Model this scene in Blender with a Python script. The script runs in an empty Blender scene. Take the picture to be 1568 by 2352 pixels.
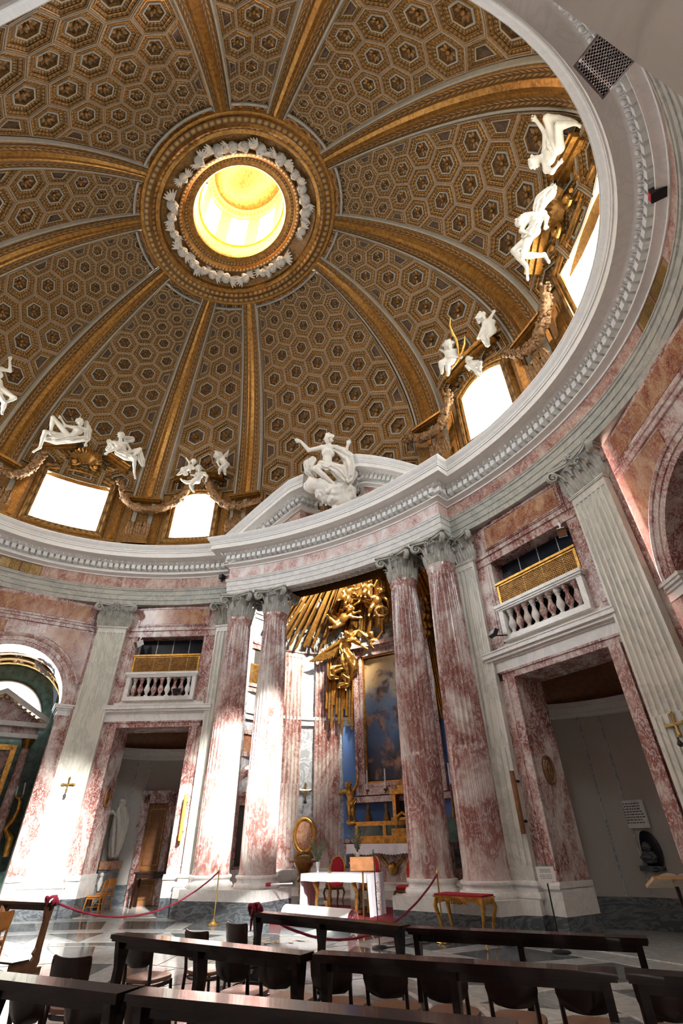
import bpy, math, random
import numpy as np
from mathutils import Vector, Matrix
from math import sin, cos, pi, sqrt, radians, atan2, hypot

# ------------------------------------------------------------------ camera
SC = bpy.context.scene
PW, PH, PF = 1568, 2352, 1086.316
CAM = np.array((7.62874, -5.59233, 1.65))
_yaw, _pitch, _roll = 0.5156743, 0.609895, -0.0154466
_r0 = np.array((cos(_yaw), sin(_yaw), 0.0))
_fw = np.array((-sin(_yaw)*cos(_pitch), cos(_yaw)*cos(_pitch), sin(_pitch)))
_u0 = np.cross(_r0, _fw)
_rt = _r0*cos(_roll) + _u0*sin(_roll)
_up = -_r0*sin(_roll) + _u0*cos(_roll)
cd = bpy.data.cameras.new('camera')
cam = bpy.data.objects.new('camera', cd)
SC.collection.objects.link(cam)
cd.sensor_fit = 'HORIZONTAL'
cd.sensor_width = 36.0
cd.lens = PF/PW*36.0
cd.clip_start = 0.03
cd.clip_end = 300
cam.matrix_world = Matrix(((_rt[0], _up[0], -_fw[0], CAM[0]), (_rt[1], _up[1], -_fw[1], CAM[1]),
                           (_rt[2], _up[2], -_fw[2], CAM[2]), (0, 0, 0, 1)))
SC.camera = cam

# ------------------------------------------------------------------ light
SUN_DIR = Vector((-0.806, 0.592, -0.628)).normalized()
EXPOSURE = 0.52
WIN_POWER = 26.0        # dome window panes
LAN_POWER = 30.0        # lantern panes
w = bpy.data.worlds.new('world')
SC.world = w
w.use_nodes = True
w.node_tree.nodes['Background'].inputs[0].default_value = (0.75, 0.85, 1.0, 1)
w.node_tree.nodes['Background'].inputs[1].default_value = 0.12
sl = bpy.data.lights.new('sun', 'SUN')
sl.energy = 200.0
sl.angle = radians(7.0)
sl.color = (1.0, 0.965, 0.91)
so = bpy.data.objects.new('sun', sl)
SC.collection.objects.link(so)
so.rotation_euler = SUN_DIR.to_track_quat('-Z', 'Y').to_euler()
so.location = (20, -15, 25)
SC.view_settings.view_transform = 'Standard'
SC.view_settings.look = 'None'
SC.view_settings.gamma = 1.0
SC.view_settings.exposure = EXPOSURE
SC.view_settings.use_curve_mapping = False
SC.cycles.max_bounces = 6
SC.cycles.diffuse_bounces = 5
SC.cycles.glossy_bounces = 3
SC.cycles.transmission_bounces = 3
SC.cycles.transparent_max_bounces = 6
SC.cycles.caustics_reflective = False
SC.cycles.caustics_refractive = False
SC.cycles.sample_clamp_indirect = 12.0
SC.cycles.use_denoising = True
SC.cycles.use_adaptive_sampling = True
SC.cycles.adaptive_threshold = 0.04

# ------------------------------------------------------------------ pixel helpers (direction only; distance from the surface touched)
def ray(x, y):
    return _fw + _rt*((x-PW/2)/PF) - _up*((y-PH/2)/PF)
def at_z(x, y, z):
    d = ray(x, y); return CAM + d*((z-CAM[2])/d[2])
def on_plane(x, y, P, n):
    d = ray(x, y); P = np.array(P, float); n = np.array(n, float)
    return CAM + d*(((P-CAM) @ n)/(d @ n))
def in_frame(P, margin=30):
    d = np.array(P, float) - CAM
    z = d @ _fw
    if z < 0.1: return None
    x = PW/2 + PF*(d @ _rt)/z; y = PH/2 - PF*(d @ _up)/z
    return (x, y, z) if -margin < x < PW+margin and -margin < y < PH+margin else None

# ------------------------------------------------------------------ mesh builder
COL = SC.collection
RND = random.Random(7)

class MB:
    def __init__(s):
        s.v = []; s.f = []; s.m = []; s.uv = []; s.has_uv = False
    def add(s, vs, fs, mat=0, uvs=None, M=None):
        o = len(s.v)
        if M is not None:
            vs = [tuple(M @ Vector(p)) for p in vs]
        s.v.extend([tuple(float(c) for c in p) for p in vs])
        for i, f in enumerate(fs):
            s.f.append(tuple(k+o for k in f))
            s.m.append(mat if isinstance(mat, int) else mat[i])
            if uvs is not None: s.uv.append(uvs[i]); s.has_uv = True
            else: s.uv.append(None)
        return s
    def box(s, x0, x1, y0, y1, z0, z1, mat=0, M=None):
        vs = [(x, y, z) for z in (z0, z1) for y in (y0, y1) for x in (x0, x1)]
        fs = [(0, 2, 3, 1), (4, 5, 7, 6), (0, 1, 5, 4), (2, 6, 7, 3), (0, 4, 6, 2), (1, 3, 7, 5)]
        return s.add(vs, fs, mat, M=M)
    def prism(s, poly, z0, z1, mat=0, M=None):
        n = len(poly)
        vs = [(x, y, z0) for x, y in poly] + [(x, y, z1) for x, y in poly]
        fs = [tuple(range(n-1, -1, -1)), tuple(range(n, 2*n))] + [(i, (i+1) % n, n+(i+1) % n, n+i) for i in range(n)]
        return s.add(vs, fs, mat, M=M)
    def lathe(s, prof, n=24, mat=0, M=None, sx=1.0, sy=1.0, caps=True):
        vs = []; fs = []
        for r, z in prof:
            for k in range(n):
                a = 2*pi*k/n; vs.append((r*sx*cos(a), r*sy*sin(a), z))
        for i in range(len(prof)-1):
            for k in range(n):
                a = i*n+k; b = i*n+(k+1) % n
                fs.append((a, b, b+n, a+n))
        if caps:
            if prof[0][0] > 1e-4: fs.append(tuple(range(n-1, -1, -1)))
            if prof[-1][0] > 1e-4: fs.append(tuple(range((len(prof)-1)*n, len(prof)*n)))
        return s.add(vs, fs, mat, M=M)
    def tube(s, path, r, n=8, mat=0, M=None, caps=True, flat=1.0):
        P = [Vector(p) for p in path]
        R = r if isinstance(r, (list, tuple)) else [r]*len(P)
        vs = []; fs = []
        prev = None
        for i, p in enumerate(P):
            t = (P[min(i+1, len(P)-1)] - P[max(i-1, 0)])
            if t.length < 1e-9: t = Vector((0, 0, 1))
            t.normalize()
            if prev is None:
                a = Vector((0, 0, 1)) if abs(t.z) < 0.9 else Vector((1, 0, 0))
                x = t.cross(a).normalized()
            else:
                x = (prev - t*prev.dot(t))
                x = x.normalized() if x.length > 1e-6 else t.orthogonal().normalized()
            prev = x; y = t.cross(x)
            for k in range(n):
                a = 2*pi*k/n
                vs.append(p + (x*cos(a) + y*sin(a)*flat)*R[i])
        for i in range(len(P)-1):
            for k in range(n):
                a = i*n+k; b = i*n+(k+1) % n
                fs.append((a, b, b+n, a+n))
        if caps:
            fs.append(tuple(range(n-1, -1, -1))); fs.append(tuple(range((len(P)-1)*n, len(P)*n)))
        return s.add(vs, fs, mat, M=M)
    def grid(s, rows, mat=0, closed=False, uvs=False, flip=False, M=None):
        nr = len(rows); nc = len(rows[0]); vs = [p for r in rows for p in r]; fs = []; uv = []
        for i in range(nr-1):
            for j in range(nc if closed else nc-1):
                k = (j+1) % nc
                q = (i*nc+j, i*nc+k, (i+1)*nc+k, (i+1)*nc+j)
                if flip: q = q[::-1]
                fs.append(q)
                if uvs:
                    u = ((j/(nc-1), i/(nr-1)), ((j+1)/(nc-1), i/(nr-1)), ((j+1)/(nc-1), (i+1)/(nr-1)), (j/(nc-1), (i+1)/(nr-1)))
                    uv.append(u[::-1] if flip else u)
        return s.add(vs, fs, mat, uv if uvs else None, M=M)
    def ball(s, c, r, n=10, m=6, mat=0, sc=(1, 1, 1), M=None):
        vs = []; fs = []
        for i in range(m+1):
            th = pi*i/m
            for k in range(n):
                a = 2*pi*k/n
                vs.append((c[0]+r*sc[0]*sin(th)*cos(a), c[1]+r*sc[1]*sin(th)*sin(a), c[2]+r*sc[2]*cos(th)))
        for i in range(m):
            for k in range(n):
                a = i*n+k; b = i*n+(k+1) % n
                fs.append((a, a+n, b+n, b))
        return s.add(vs, fs, mat, M=M)
    def mesh(s, name, mats, smooth=None):
        me = bpy.data.meshes.new(name)
        me.from_pydata(s.v, [], s.f)
        for m in (mats if isinstance(mats, (list, tuple)) else [mats]): me.materials.append(m)
        if any(s.m): me.polygons.foreach_set('material_index', s.m)
        if s.has_uv:
            l = me.uv_layers.new(name='uv'); d = []
            for f, u in zip(s.f, s.uv):
                d.extend([c for p in (u if u else [(0, 0)]*len(f)) for c in p])
            l.data.foreach_set('uv', d)
        if smooth is not None:
            me.polygons.foreach_set('use_smooth', [True]*len(me.polygons))
            me.set_sharp_from_angle(angle=radians(smooth))
        me.update()
        return me

WM = {}
def wm(o):
    return WM.get(o.name, Matrix.Identity(4)) if o is not None else Matrix.Identity(4)
def tag(o, label=None, cat=None, group=None, kind=None):
    if label: o['label'] = label
    if cat: o['category'] = cat
    if group: o['group'] = group
    if kind: o['kind'] = kind
    return o
def empty(name, M=None, label=None, cat=None, group=None, kind=None, parent=None):
    o = bpy.data.objects.new(name, None); COL.objects.link(o); o.empty_display_size = 0.1
    M = M or Matrix.Identity(4)
    if parent is not None:
        o.parent = parent; o.matrix_local = M; WM[o.name] = wm(parent) @ M
    else:
        o.matrix_world = M; WM[o.name] = M.copy()
    return tag(o, label, cat, group, kind)
def inst(name, me, parent=None, M=None, **kw):
    o = bpy.data.objects.new(name, me); COL.objects.link(o)
    M = M or Matrix.Identity(4)
    if parent is not None:
        o.parent = parent; o.matrix_local = M
    else:
        o.matrix_world = M
    WM[o.name] = wm(parent) @ M
    return tag(o, **kw)
def build(name, mb, mats, parent=None, smooth=None, origin=None, **kw):
    """mb in WORLD coordinates -> object parented with its own origin"""
    if not mb.v: return None
    pw = wm(parent)
    if origin is None:
        a = np.array(mb.v); lo = a.min(0); hi = a.max(0); origin = ((lo[0]+hi[0])/2, (lo[1]+hi[1])/2, lo[2])
    W = Matrix.Translation(origin)
    me = None
    a = np.array(mb.v) - np.array(origin)
    mb.v = [tuple(p) for p in a]
    me = mb.mesh(name, mats, smooth)
    return inst(name, me, parent, pw.inverted() @ W, **kw)
def copy_tree(o, parent=None, M=None):
    c = o.copy(); COL.objects.link(c); c.parent = parent
    if M is not None: c.matrix_local = M
    WM[c.name] = wm(parent) @ c.matrix_local if parent else c.matrix_local.copy()
    for ch in list(o.children):
        copy_tree(ch, c, ch.matrix_local.copy())
    return c
def frame(o, u, n, z=(0, 0, 1)):
    """matrix whose X=u, Y=n, Z=z at origin o"""
    u = Vector(u); n = Vector(n); z = Vector(z)
    return Matrix(((u.x, n.x, z.x, o[0]), (u.y, n.y, z.y, o[1]), (u.z, n.z, z.z, o[2]), (0, 0, 0, 1)))
def TRS(x=0, y=0, z=0, rz=0, s=1, rx=0, ry=0):
    M = Matrix.Translation((x, y, z)) @ Matrix.Rotation(rz, 4, 'Z') @ Matrix.Rotation(ry, 4, 'Y') @ Matrix.Rotation(rx, 4, 'X')
    return M @ Matrix.Scale(s, 4) if s != 1 else M

# ------------------------------------------------------------------ materials
def new_mat(name):
    m = bpy.data.materials.new(name); m.use_nodes = True
    nt = m.node_tree
    return m, nt, nt.nodes['Principled BSDF']
def N(nt, typ, **kw):
    n = nt.nodes.new(typ)
    for k, v in kw.items():
        if k.startswith('i_'):
            key = k[2:]
            n.inputs[int(key) if key.isdigit() else key].default_value = v
        else: setattr(n, k, v)
    return n
def ramp(nt, stops, interp='LINEAR'):
    r = N(nt, 'ShaderNodeValToRGB'); r.color_ramp.interpolation = interp
    e = r.color_ramp.elements
    while len(e) < len(stops): e.new(0.5)
    for k, (p, c) in enumerate(stops):
        e[k].position = p; e[k].color = (c[0], c[1], c[2], 1)
    return r
def coords(nt, scale=(1, 1, 1), rot=(0, 0, 0)):
    g = N(nt, 'ShaderNodeNewGeometry'); mp = N(nt, 'ShaderNodeMapping')
    mp.inputs['Scale'].default_value = scale; mp.inputs['Rotation'].default_value = rot
    nt.links.new(g.outputs['Position'], mp.inputs['Vector'])
    return mp.outputs[0]
def noise(nt, vec, scale, detail=6, rough=0.6, dist=0.0):
    n = N(nt, 'ShaderNodeTexNoise'); n.inputs['Scale'].default_value = scale; n.inputs['Detail'].default_value = detail
    n.inputs['Roughness'].default_value = rough; n.inputs['Distortion'].default_value = dist
    if vec is not None: nt.links.new(vec, n.inputs['Vector'])
    return n
def bump(nt, b, h, strength=0.3, dist=0.02):
    bp = N(nt, 'ShaderNodeBump'); bp.inputs['Strength'].default_value = strength; bp.inputs['Distance'].default_value = dist
    nt.links.new(h, bp.inputs['Height']); nt.links.new(bp.outputs[0], b.inputs['Normal'])
def mix(nt, f, a, b, typ='MIX'):
    m = N(nt, 'ShaderNodeMix', data_type='RGBA', blend_type=typ)
    for s, v in ((0, f), (6, a), (7, b)):
        if hasattr(v, 'is_linked') or hasattr(v, 'links'): nt.links.new(v, m.inputs[s])
        else: m.inputs[s].default_value = v if s == 0 else (v[0], v[1], v[2], 1)
    return m.outputs[2]

def plain(name, col, rough=0.5, metal=0.0, var=0.12, sc=6.0, bumps=0.0, bsc=40.0, spec=None, coat=0.0):
    m, nt, b = new_mat(name)
    v = coords(nt)
    n = noise(nt, v, sc, 5)
    r = ramp(nt, [(0.3, [c*(1-var) for c in col]), (0.7, [min(1, c*(1+var)) for c in col])])
    nt.links.new(n.outputs[0], r.inputs[0]); nt.links.new(r.outputs[0], b.inputs['Base Color'])
    b.inputs['Roughness'].default_value = rough; b.inputs['Metallic'].default_value = metal
    if spec is not None: b.inputs['Specular IOR Level'].default_value = spec
    if coat: b.inputs['Coat Weight'].default_value = coat
    if bumps:
        n2 = noise(nt, v, bsc, 4); bump(nt, b, n2.outputs[0], bumps)
    return m

def red_marble(name, c0, c1, c2, sc=1.5, veins=0.8, rough=0.22, stretch=(1, 1, 0.6), tilt=0.6):
    m, nt, b = new_mat(name)
    v = coords(nt, stretch, (tilt, 0.3, 0))
    big = noise(nt, v, sc, 9, 0.62, 1.6)
    r = ramp(nt, [(0.32, c0), (0.47, c1), (0.56, [(a+d)/2 for a, d in zip(c1, c2)]), (0.66, c2)])
    nt.links.new(big.outputs[0], r.inputs[0])
    fine = noise(nt, v, sc*7, 6, 0.7, 2.5)
    vr = ramp(nt, [(0.50, (0, 0, 0)), (0.58, (1, 1, 1)), (0.66, (0, 0, 0))])
    nt.links.new(fine.outputs[0], vr.inputs[0])
    vf = N(nt, 'ShaderNodeMath', operation='MULTIPLY'); vf.inputs[1].default_value = veins
    nt.links.new(vr.outputs[0], vf.inputs[0])
    c = mix(nt, vf.outputs[0], r.outputs[0], (0.80, 0.74, 0.70))
    nt.links.new(c, b.inputs['Base Color'])
    b.inputs['Roughness'].default_value = rough
    return m
def white_marble(name, base, vein, sc=1.2, amt=0.5, rough=0.25, rot=(0.5, 0.4, 0), stretch=(1, 1, 1)):
    m, nt, b = new_mat(name)
    v = coords(nt, stretch, rot)
    n = noise(nt, v, sc, 8, 0.6, 2.2)
    r = ramp(nt, [(0.40, base), (0.50, [a+(d-a)*amt for a, d in zip(base, vein)]), (0.55, base), (0.75, [a*0.93 for a in base])])
    nt.links.new(n.outputs[0], r.inputs[0]); nt.links.new(r.outputs[0], b.inputs['Base Color'])
    b.inputs['Roughness'].default_value = rough
    return m
def gold(name, col, dark, rough=0.38, metal=0.75, sc=22.0, bs=0.5, uvbead=None, chev=False):
    """gilded stucco; uvbead = (u repeats, v repeats) of a carved bead pattern along the moulding"""
    m, nt, b = new_mat(name)
    v = coords(nt)
    n = noise(nt, v, sc, 5, 0.65, 0.6)
    r = ramp(nt, [(0.34, dark), (0.62, col)])
    nt.links.new(n.outputs[0], r.inputs[0])
    h = n.outputs[0]; colr = r.outputs[0]
    if uvbead:
        uv = N(nt, 'ShaderNodeUVMap'); sp = N(nt, 'ShaderNodeSeparateXYZ'); nt.links.new(uv.outputs[0], sp.inputs[0])
        outs = []; src = [sp.outputs[0], sp.outputs[1]]
        if chev:        # leaf-like chevrons running along the moulding
            q1 = N(nt, 'ShaderNodeMath', operation='MULTIPLY'); q1.inputs[1].default_value = pi*0.5; nt.links.new(src[0], q1.inputs[0])
            q2 = N(nt, 'ShaderNodeMath', operation='SINE'); nt.links.new(q1.outputs[0], q2.inputs[0])
            q3 = N(nt, 'ShaderNodeMath', operation='MULTIPLY_ADD'); q3.inputs[1].default_value = 0.9; nt.links.new(q2.outputs[0], q3.inputs[0]); nt.links.new(src[1], q3.inputs[2])
            src[1] = q3.outputs[0]
        for k, f in enumerate(uvbead):
            mu = N(nt, 'ShaderNodeMath', operation='MULTIPLY'); mu.inputs[1].default_value = f*pi
            si = N(nt, 'ShaderNodeMath', operation='SINE'); ab = N(nt, 'ShaderNodeMath', operation='ABSOLUTE')
            nt.links.new(src[k], mu.inputs[0]); nt.links.new(mu.outputs[0], si.inputs[0]); nt.links.new(si.outputs[0], ab.inputs[0]); outs.append(ab.outputs[0])
        pr = N(nt, 'ShaderNodeMath', operation='MULTIPLY'); nt.links.new(outs[0], pr.inputs[0]); nt.links.new(outs[1], pr.inputs[1])
        ad = N(nt, 'ShaderNodeMath', operation='MULTIPLY_ADD'); ad.inputs[1].default_value = 0.7; nt.links.new(pr.outputs[0], ad.inputs[0])
        hn = N(nt, 'ShaderNodeMath', operation='MULTIPLY'); hn.inputs[1].default_value = 0.55; nt.links.new(h, hn.inputs[0]); nt.links.new(hn.outputs[0], ad.inputs[2])
        h = ad.outputs[0]
        r2 = ramp(nt, [(0.25, [c*0.8 for c in dark]), (0.55, [(a+2*d)/3 for a, d in zip(col, dark)]), (0.95, col)])
        nt.links.new(h, r2.inputs[0]); colr = r2.outputs[0]
    nt.links.new(colr, b.inputs['Base Color'])
    b.inputs['Metallic'].default_value = metal; b.inputs['Roughness'].default_value = rough
    if bs: bump(nt, b, h, bs, 0.03)
    return m
def emit(name, col, power, clear=0.0):
    m, nt, b = new_mat(name)
    nt.nodes.remove(b)
    e = N(nt, 'ShaderNodeEmission'); e.inputs[0].default_value = (*col, 1); e.inputs[1].default_value = power
    out = nt.nodes['Material Output']
    if clear:
        t = N(nt, 'ShaderNodeBsdfTransparent'); mx = N(nt, 'ShaderNodeMixShader'); mx.inputs[0].default_value = clear
        nt.links.new(e.outputs[0], mx.inputs[1]); nt.links.new(t.outputs[0], mx.inputs[2]); nt.links.new(mx.outputs[0], out.inputs[0])
    else:
        nt.links.new(e.outputs[0], out.inputs[0])
    return m

M_RED = red_marble('red_breccia', (0.175, 0.05, 0.042), (0.30, 0.125, 0.108), (0.62, 0.55, 0.51), 1.3, 0.7)
M_COL = red_marble('column_breccia', (0.20, 0.068, 0.055), (0.32, 0.145, 0.125), (0.68, 0.63, 0.58), 0.75, 0.5, 0.2)
M_ORANGE = red_marble('orange_jasper', (0.18, 0.032, 0.026), (0.30, 0.115, 0.05), (0.44, 0.27, 0.155), 2.1, 0.3, 0.2)
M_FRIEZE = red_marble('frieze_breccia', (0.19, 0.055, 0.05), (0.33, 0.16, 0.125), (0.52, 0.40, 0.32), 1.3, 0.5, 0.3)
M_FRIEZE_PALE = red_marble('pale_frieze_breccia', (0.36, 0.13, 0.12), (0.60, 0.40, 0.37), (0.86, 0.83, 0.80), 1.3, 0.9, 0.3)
M_WHITE = white_marble('white_marble', (0.80, 0.79, 0.76), (0.45, 0.46, 0.46), 1.1, 0.35)
M_PILASTER = white_marble('pilaster_marble', (0.68, 0.67, 0.60), (0.38, 0.40, 0.36), 0.9, 0.5, 0.3, stretch=(1, 1, 0.5))
M_CORNICE = white_marble('cornice_marble', (0.78, 0.77, 0.74), (0.55, 0.55, 0.54), 1.5, 0.3, 0.45)
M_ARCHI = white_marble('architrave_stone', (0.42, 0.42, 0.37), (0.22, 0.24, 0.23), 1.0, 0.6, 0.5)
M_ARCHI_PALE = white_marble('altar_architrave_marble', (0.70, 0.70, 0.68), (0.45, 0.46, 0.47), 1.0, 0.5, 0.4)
M_BARD = white_marble('dark_bardiglio', (0.085, 0.098, 0.11), (0.26, 0.28, 0.30), 1.4, 0.6, 0.2, stretch=(1, 1, 3))
M_GREYMARBLE = white_marble('grey_veined_marble', (0.36, 0.39, 0.43), (0.70, 0.72, 0.74), 2.2, 0.8, 0.25)
M_CAPITAL = plain('capital_stone', (0.40, 0.40, 0.36), 0.65, 0, 0.3, 5)
M_STUCCO = plain('white_stucco', (0.64, 0.60, 0.53), 0.6, 0, 0.10, 4)
M_ANDREW = plain('statue_marble', (0.72, 0.67, 0.60), 0.55, 0, 0.07, 3)
M_CHERUB = plain('grey_cherub_stucco', (0.38, 0.345, 0.30), 0.65, 0, 0.12, 6)  # even grey, darker than the stucco of the other figures
M_GREYLINE = plain('grey_stucco_line', (0.235, 0.205, 0.165), 0.6, 0, 0.12, 8)
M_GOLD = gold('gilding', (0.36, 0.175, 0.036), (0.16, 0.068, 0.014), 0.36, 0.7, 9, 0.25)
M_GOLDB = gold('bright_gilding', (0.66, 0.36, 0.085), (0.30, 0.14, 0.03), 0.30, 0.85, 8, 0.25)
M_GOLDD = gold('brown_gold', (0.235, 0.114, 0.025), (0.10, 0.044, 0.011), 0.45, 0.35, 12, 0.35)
M_GOLDBEAD = gold('carved_gold', (0.33, 0.18, 0.05), (0.062, 0.028, 0.008), 0.4, 0.5, 26, 0.9, (1.0, 2.0))
M_RIBCARVE = gold('carved_rib_gold', (0.31, 0.16, 0.04), (0.06, 0.026, 0.008), 0.4, 0.5, 30, 1.0, (1.0, 1.0), True)
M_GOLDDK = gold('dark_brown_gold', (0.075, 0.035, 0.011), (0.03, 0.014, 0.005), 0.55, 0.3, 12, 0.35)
M_ROSE = gold('rosette_gold', (0.24, 0.118, 0.028), (0.09, 0.04, 0.01), 0.4, 0.55, 14, 0.3)
M_GARLAND = gold('garland_gold', (0.34, 0.18, 0.07), (0.07, 0.03, 0.014), 0.5, 0.4, 14, 1.0)
M_BRASS = plain('brass', (0.70, 0.50, 0.18), 0.25, 0.95, 0.05)
M_BLUE = plain('blue_wall_cloth', (0.10, 0.20, 0.46), 0.7, 0, 0.12, 30)
M_PLASTER = plain('cream_plaster', (0.47, 0.44, 0.40), 0.7, 0, 0.05, 2)
M_DARKWOOD = plain('dark_kneeler_wood', (0.015, 0.006, 0.0045), 0.26, 0, 0.35, 9, coat=0.25)
M_CHAIRWOOD = plain('dark_chair_wood', (0.028, 0.012, 0.007), 0.3, 0, 0.3, 9, coat=0.3)
M_SEATWOOD = plain('chair_seat_plywood', (0.26, 0.14, 0.09), 0.28, 0, 0.15, 6, coat=0.2)
M_ORANGEWOOD = plain('honey_wood', (0.55, 0.22, 0.045), 0.35, 0, 0.2, 7, coat=0.2)
M_BROWNWOOD = plain('brown_wood', (0.20, 0.085, 0.035), 0.4, 0, 0.25, 8)
M_VELVET = plain('red_velvet', (0.36, 0.008, 0.02), 0.85, 0, 0.2, 14)
M_ROPE = plain('crimson_rope', (0.26, 0.012, 0.04), 0.8, 0, 0.25, 40, 0.5, 120)
M_CARPET = plain('crimson_carpet', (0.20, 0.008, 0.018), 0.95, 0, 0.2, 30)
M_CLOTH = plain('white_altar_cloth', (0.82, 0.80, 0.86), 0.8, 0, 0.04, 5)
M_PAPER = plain('white_paper', (0.85, 0.85, 0.84), 0.6, 0, 0.02)
M_BLACK = plain('black_metal', (0.012, 0.012, 0.014), 0.4, 0.3, 0.1)
M_BLACKGLASS = plain('dark_glass', (0.012, 0.018, 0.028), 0.08, 0, 0.3, 2)
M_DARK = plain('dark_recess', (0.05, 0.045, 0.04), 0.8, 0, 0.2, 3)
M_GREEN = plain('verd_marble', (0.05, 0.09, 0.075), 0.2, 0, 0.5, 5)
M_LEAF = plain('olive_leaf', (0.17, 0.21, 0.12), 0.6, 0, 0.3, 20)
M_WHITEPLASTIC = plain('white_plastic', (0.80, 0.81, 0.82), 0.4, 0, 0.02)
M_INK = plain('printed_ink', (0.10, 0.10, 0.11), 0.7, 0, 0.05)
M_GREENEDGE = plain('green_edge', (0.05, 0.42, 0.30), 0.5, 0, 0.05)
M_FLOORW = white_marble('floor_white_marble', (0.62, 0.64, 0.63), (0.36, 0.40, 0.40), 1.4, 0.5, 0.09)
M_FLOORG = white_marble('floor_grey_marble', (0.10, 0.115, 0.125), (0.34, 0.37, 0.38), 1.7, 0.6, 0.09, stretch=(1, 2.5, 1))
M_FLOORT = plain('floor_tan_inlay', (0.50, 0.33, 0.17), 0.12, 0, 0.2, 5)
M_PANE = emit('bright_window_glass', (0.87, 0.945, 1.0), WIN_POWER, 0.25)
M_LANPANE = emit('lantern_window_glass', (1.0, 0.93, 0.72), LAN_POWER)
# ================================================================== PLAN
LA, LB = 10.0, 6.865                       # cornice lip oval (semi-axes); other lines are offsets of it
def ell(t, d): return ((LA+d)*sin(t), (LB+d)*cos(t))
def inw(t, d):
    nx, ny = sin(t)/(LA+d), cos(t)/(LB+d); l = hypot(nx, ny); return (-nx/l, -ny/l)

# path of the entablature (frieze face) with the break forward over altar and entrance
FR, STEP = 0.78, 0.49
PATH = []; SEG = []
t_in = math.asin(4.27/(LA+FR-STEP))
ci = ell(t_in, FR-STEP); ni = inw(t_in, FR-STEP)
co = (ci[0]-ni[0]*STEP, ci[1]-ni[1]*STEP)
t_out = atan2(co[0]/(LA+FR), co[1]/(LB+FR))
for k in range(25): PATH.append(ell(-t_in+2*t_in*k/24, FR-STEP)); SEG.append('altar')
PATH.append(co); SEG.append('side')
for k in range(1, 56): PATH.append(ell(t_out+(pi-2*t_out)*k/56, FR)); SEG.append('side')
t_b = math.asin(3.35/(LA+FR)); cb = ell(pi-t_b, FR); nb = inw(pi-t_b, FR); cb2 = (cb[0]-nb[0]*0.45, cb[1]-nb[1]*0.45); t_b2 = math.asin(cb2[0]/(LA+FR+0.45))
for k in range(6): PATH.append(ell(pi-t_out+(t_out-t_b)*k/5, FR)); SEG.append('side')
for k in range(17): PATH.append(ell(pi-t_b2+2*t_b2*k/16, FR+0.45)); SEG.append('back')
for k in range(5): PATH.append(ell(pi+t_b+(t_out-t_b)*k/4, FR)); SEG.append('side')
for k in range(1, 56): PATH.append(ell(pi+t_out+(pi-2*t_out)*k/56, FR)); SEG.append('side')
PATH.append((-co[0], co[1])); SEG.append('side')
def mitres(path, closed=True):
    n = len(path); out = []
    for i in range(n):
        a = path[i-1] if (closed or i > 0) else None
        c = path[(i+1) % n] if (closed or i < n-1) else None
        b = path[i]; ns = []
        for p, q in ((a, b), (b, c)):
            if p is None or q is None: continue
            dx, dy = q[0]-p[0], q[1]-p[1]; l = hypot(dx, dy) or 1
            ns.append((dy/l, -dx/l))
        if len(ns) == 1: out.append(ns[0]); continue
        k = 1+ns[0][0]*ns[1][0]+ns[0][1]*ns[1][1]
        out.append(((ns[0][0]+ns[1][0])/k, (ns[0][1]+ns[1][1])/k))
    return out
MIT = mitres(PATH)
NP = len(PATH)
def off(i, p): i %= NP; return (PATH[i][0]+MIT[i][0]*p, PATH[i][1]+MIT[i][1]*p)
def sweep(prof, idx, mat=0, mb=None):
    mb = mb or MB()
    rows = [[(*off(i, p), z) for i in idx] for p, z in prof]
    mb.grid(rows, mat)
    return mb
ALL = list(range(NP))+[0]
I_ALT = list(range(-1, 26))                # altar break with its two returns
I_REST = list(range(25, NP))
I_REST = I_REST[:]                         # rest, from right return to left return
I_REST_R = list(range(25, NP-0))
ent = empty('trim_1', kind='structure', label='oval marble entablature running round the hall under the dome', cat='entablature')
P_ARCH = [(-0.5, 9.33), (0.0, 9.33), (0.0, 9.50), (0.025, 9.51), (0.025, 9.69), (0.045, 9.70), (0.045, 9.87), (0.075, 9.89), (0.085, 9.945), (0.10, 9.95), (0.10, 9.985), (-0.02, 9.99)]
P_FRI = [(0.0, 9.985), (0.0, 10.47)]
P_COR = [(-0.02, 10.46), (0.03, 10.46), (0.04, 10.50), (0.10, 10.53), (0.16, 10.545), (0.20, 10.56), (0.20, 10.60), (0.10, 10.61), (0.06, 10.70), (0.05, 10.94), (0.22, 10.95),
         (0.24, 11.00), (0.30, 11.04), (0.33, 11.055), (0.36, 11.075), (0.62, 11.09), (0.62, 11.27), (0.65, 11.275), (0.65, 11.32), (0.67, 11.34), (0.675, 11.37),
         (0.70, 11.42), (0.75, 11.47), (0.77, 11.53), (0.78, 11.535), (0.78, 11.575), (-0.45, 11.62)]
I_R = list(range(25, NP-0)); I_R = I_R + [NP]  # closes on the left return
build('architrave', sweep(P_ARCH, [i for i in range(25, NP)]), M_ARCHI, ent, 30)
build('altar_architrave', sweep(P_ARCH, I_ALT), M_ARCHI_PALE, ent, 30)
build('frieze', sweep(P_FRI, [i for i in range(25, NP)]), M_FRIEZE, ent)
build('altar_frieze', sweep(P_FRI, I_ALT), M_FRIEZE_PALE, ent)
build('cornice', sweep(P_COR, ALL), M_CORNICE, ent, 30)
def walk(p, step):
    pts = [off(i, p) for i in ALL]; out = []; acc = step*0.5
    for a, b in zip(pts, pts[1:]):
        l = hypot(b[0]-a[0], b[1]-a[1])
        if l < 1e-6: continue
        while acc < l:
            f = acc/l; out.append((a[0]+(b[0]-a[0])*f, a[1]+(b[1]-a[1])*f, (b[0]-a[0])/l, (b[1]-a[1])/l)); acc += step
        acc -= l
    return out
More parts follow.
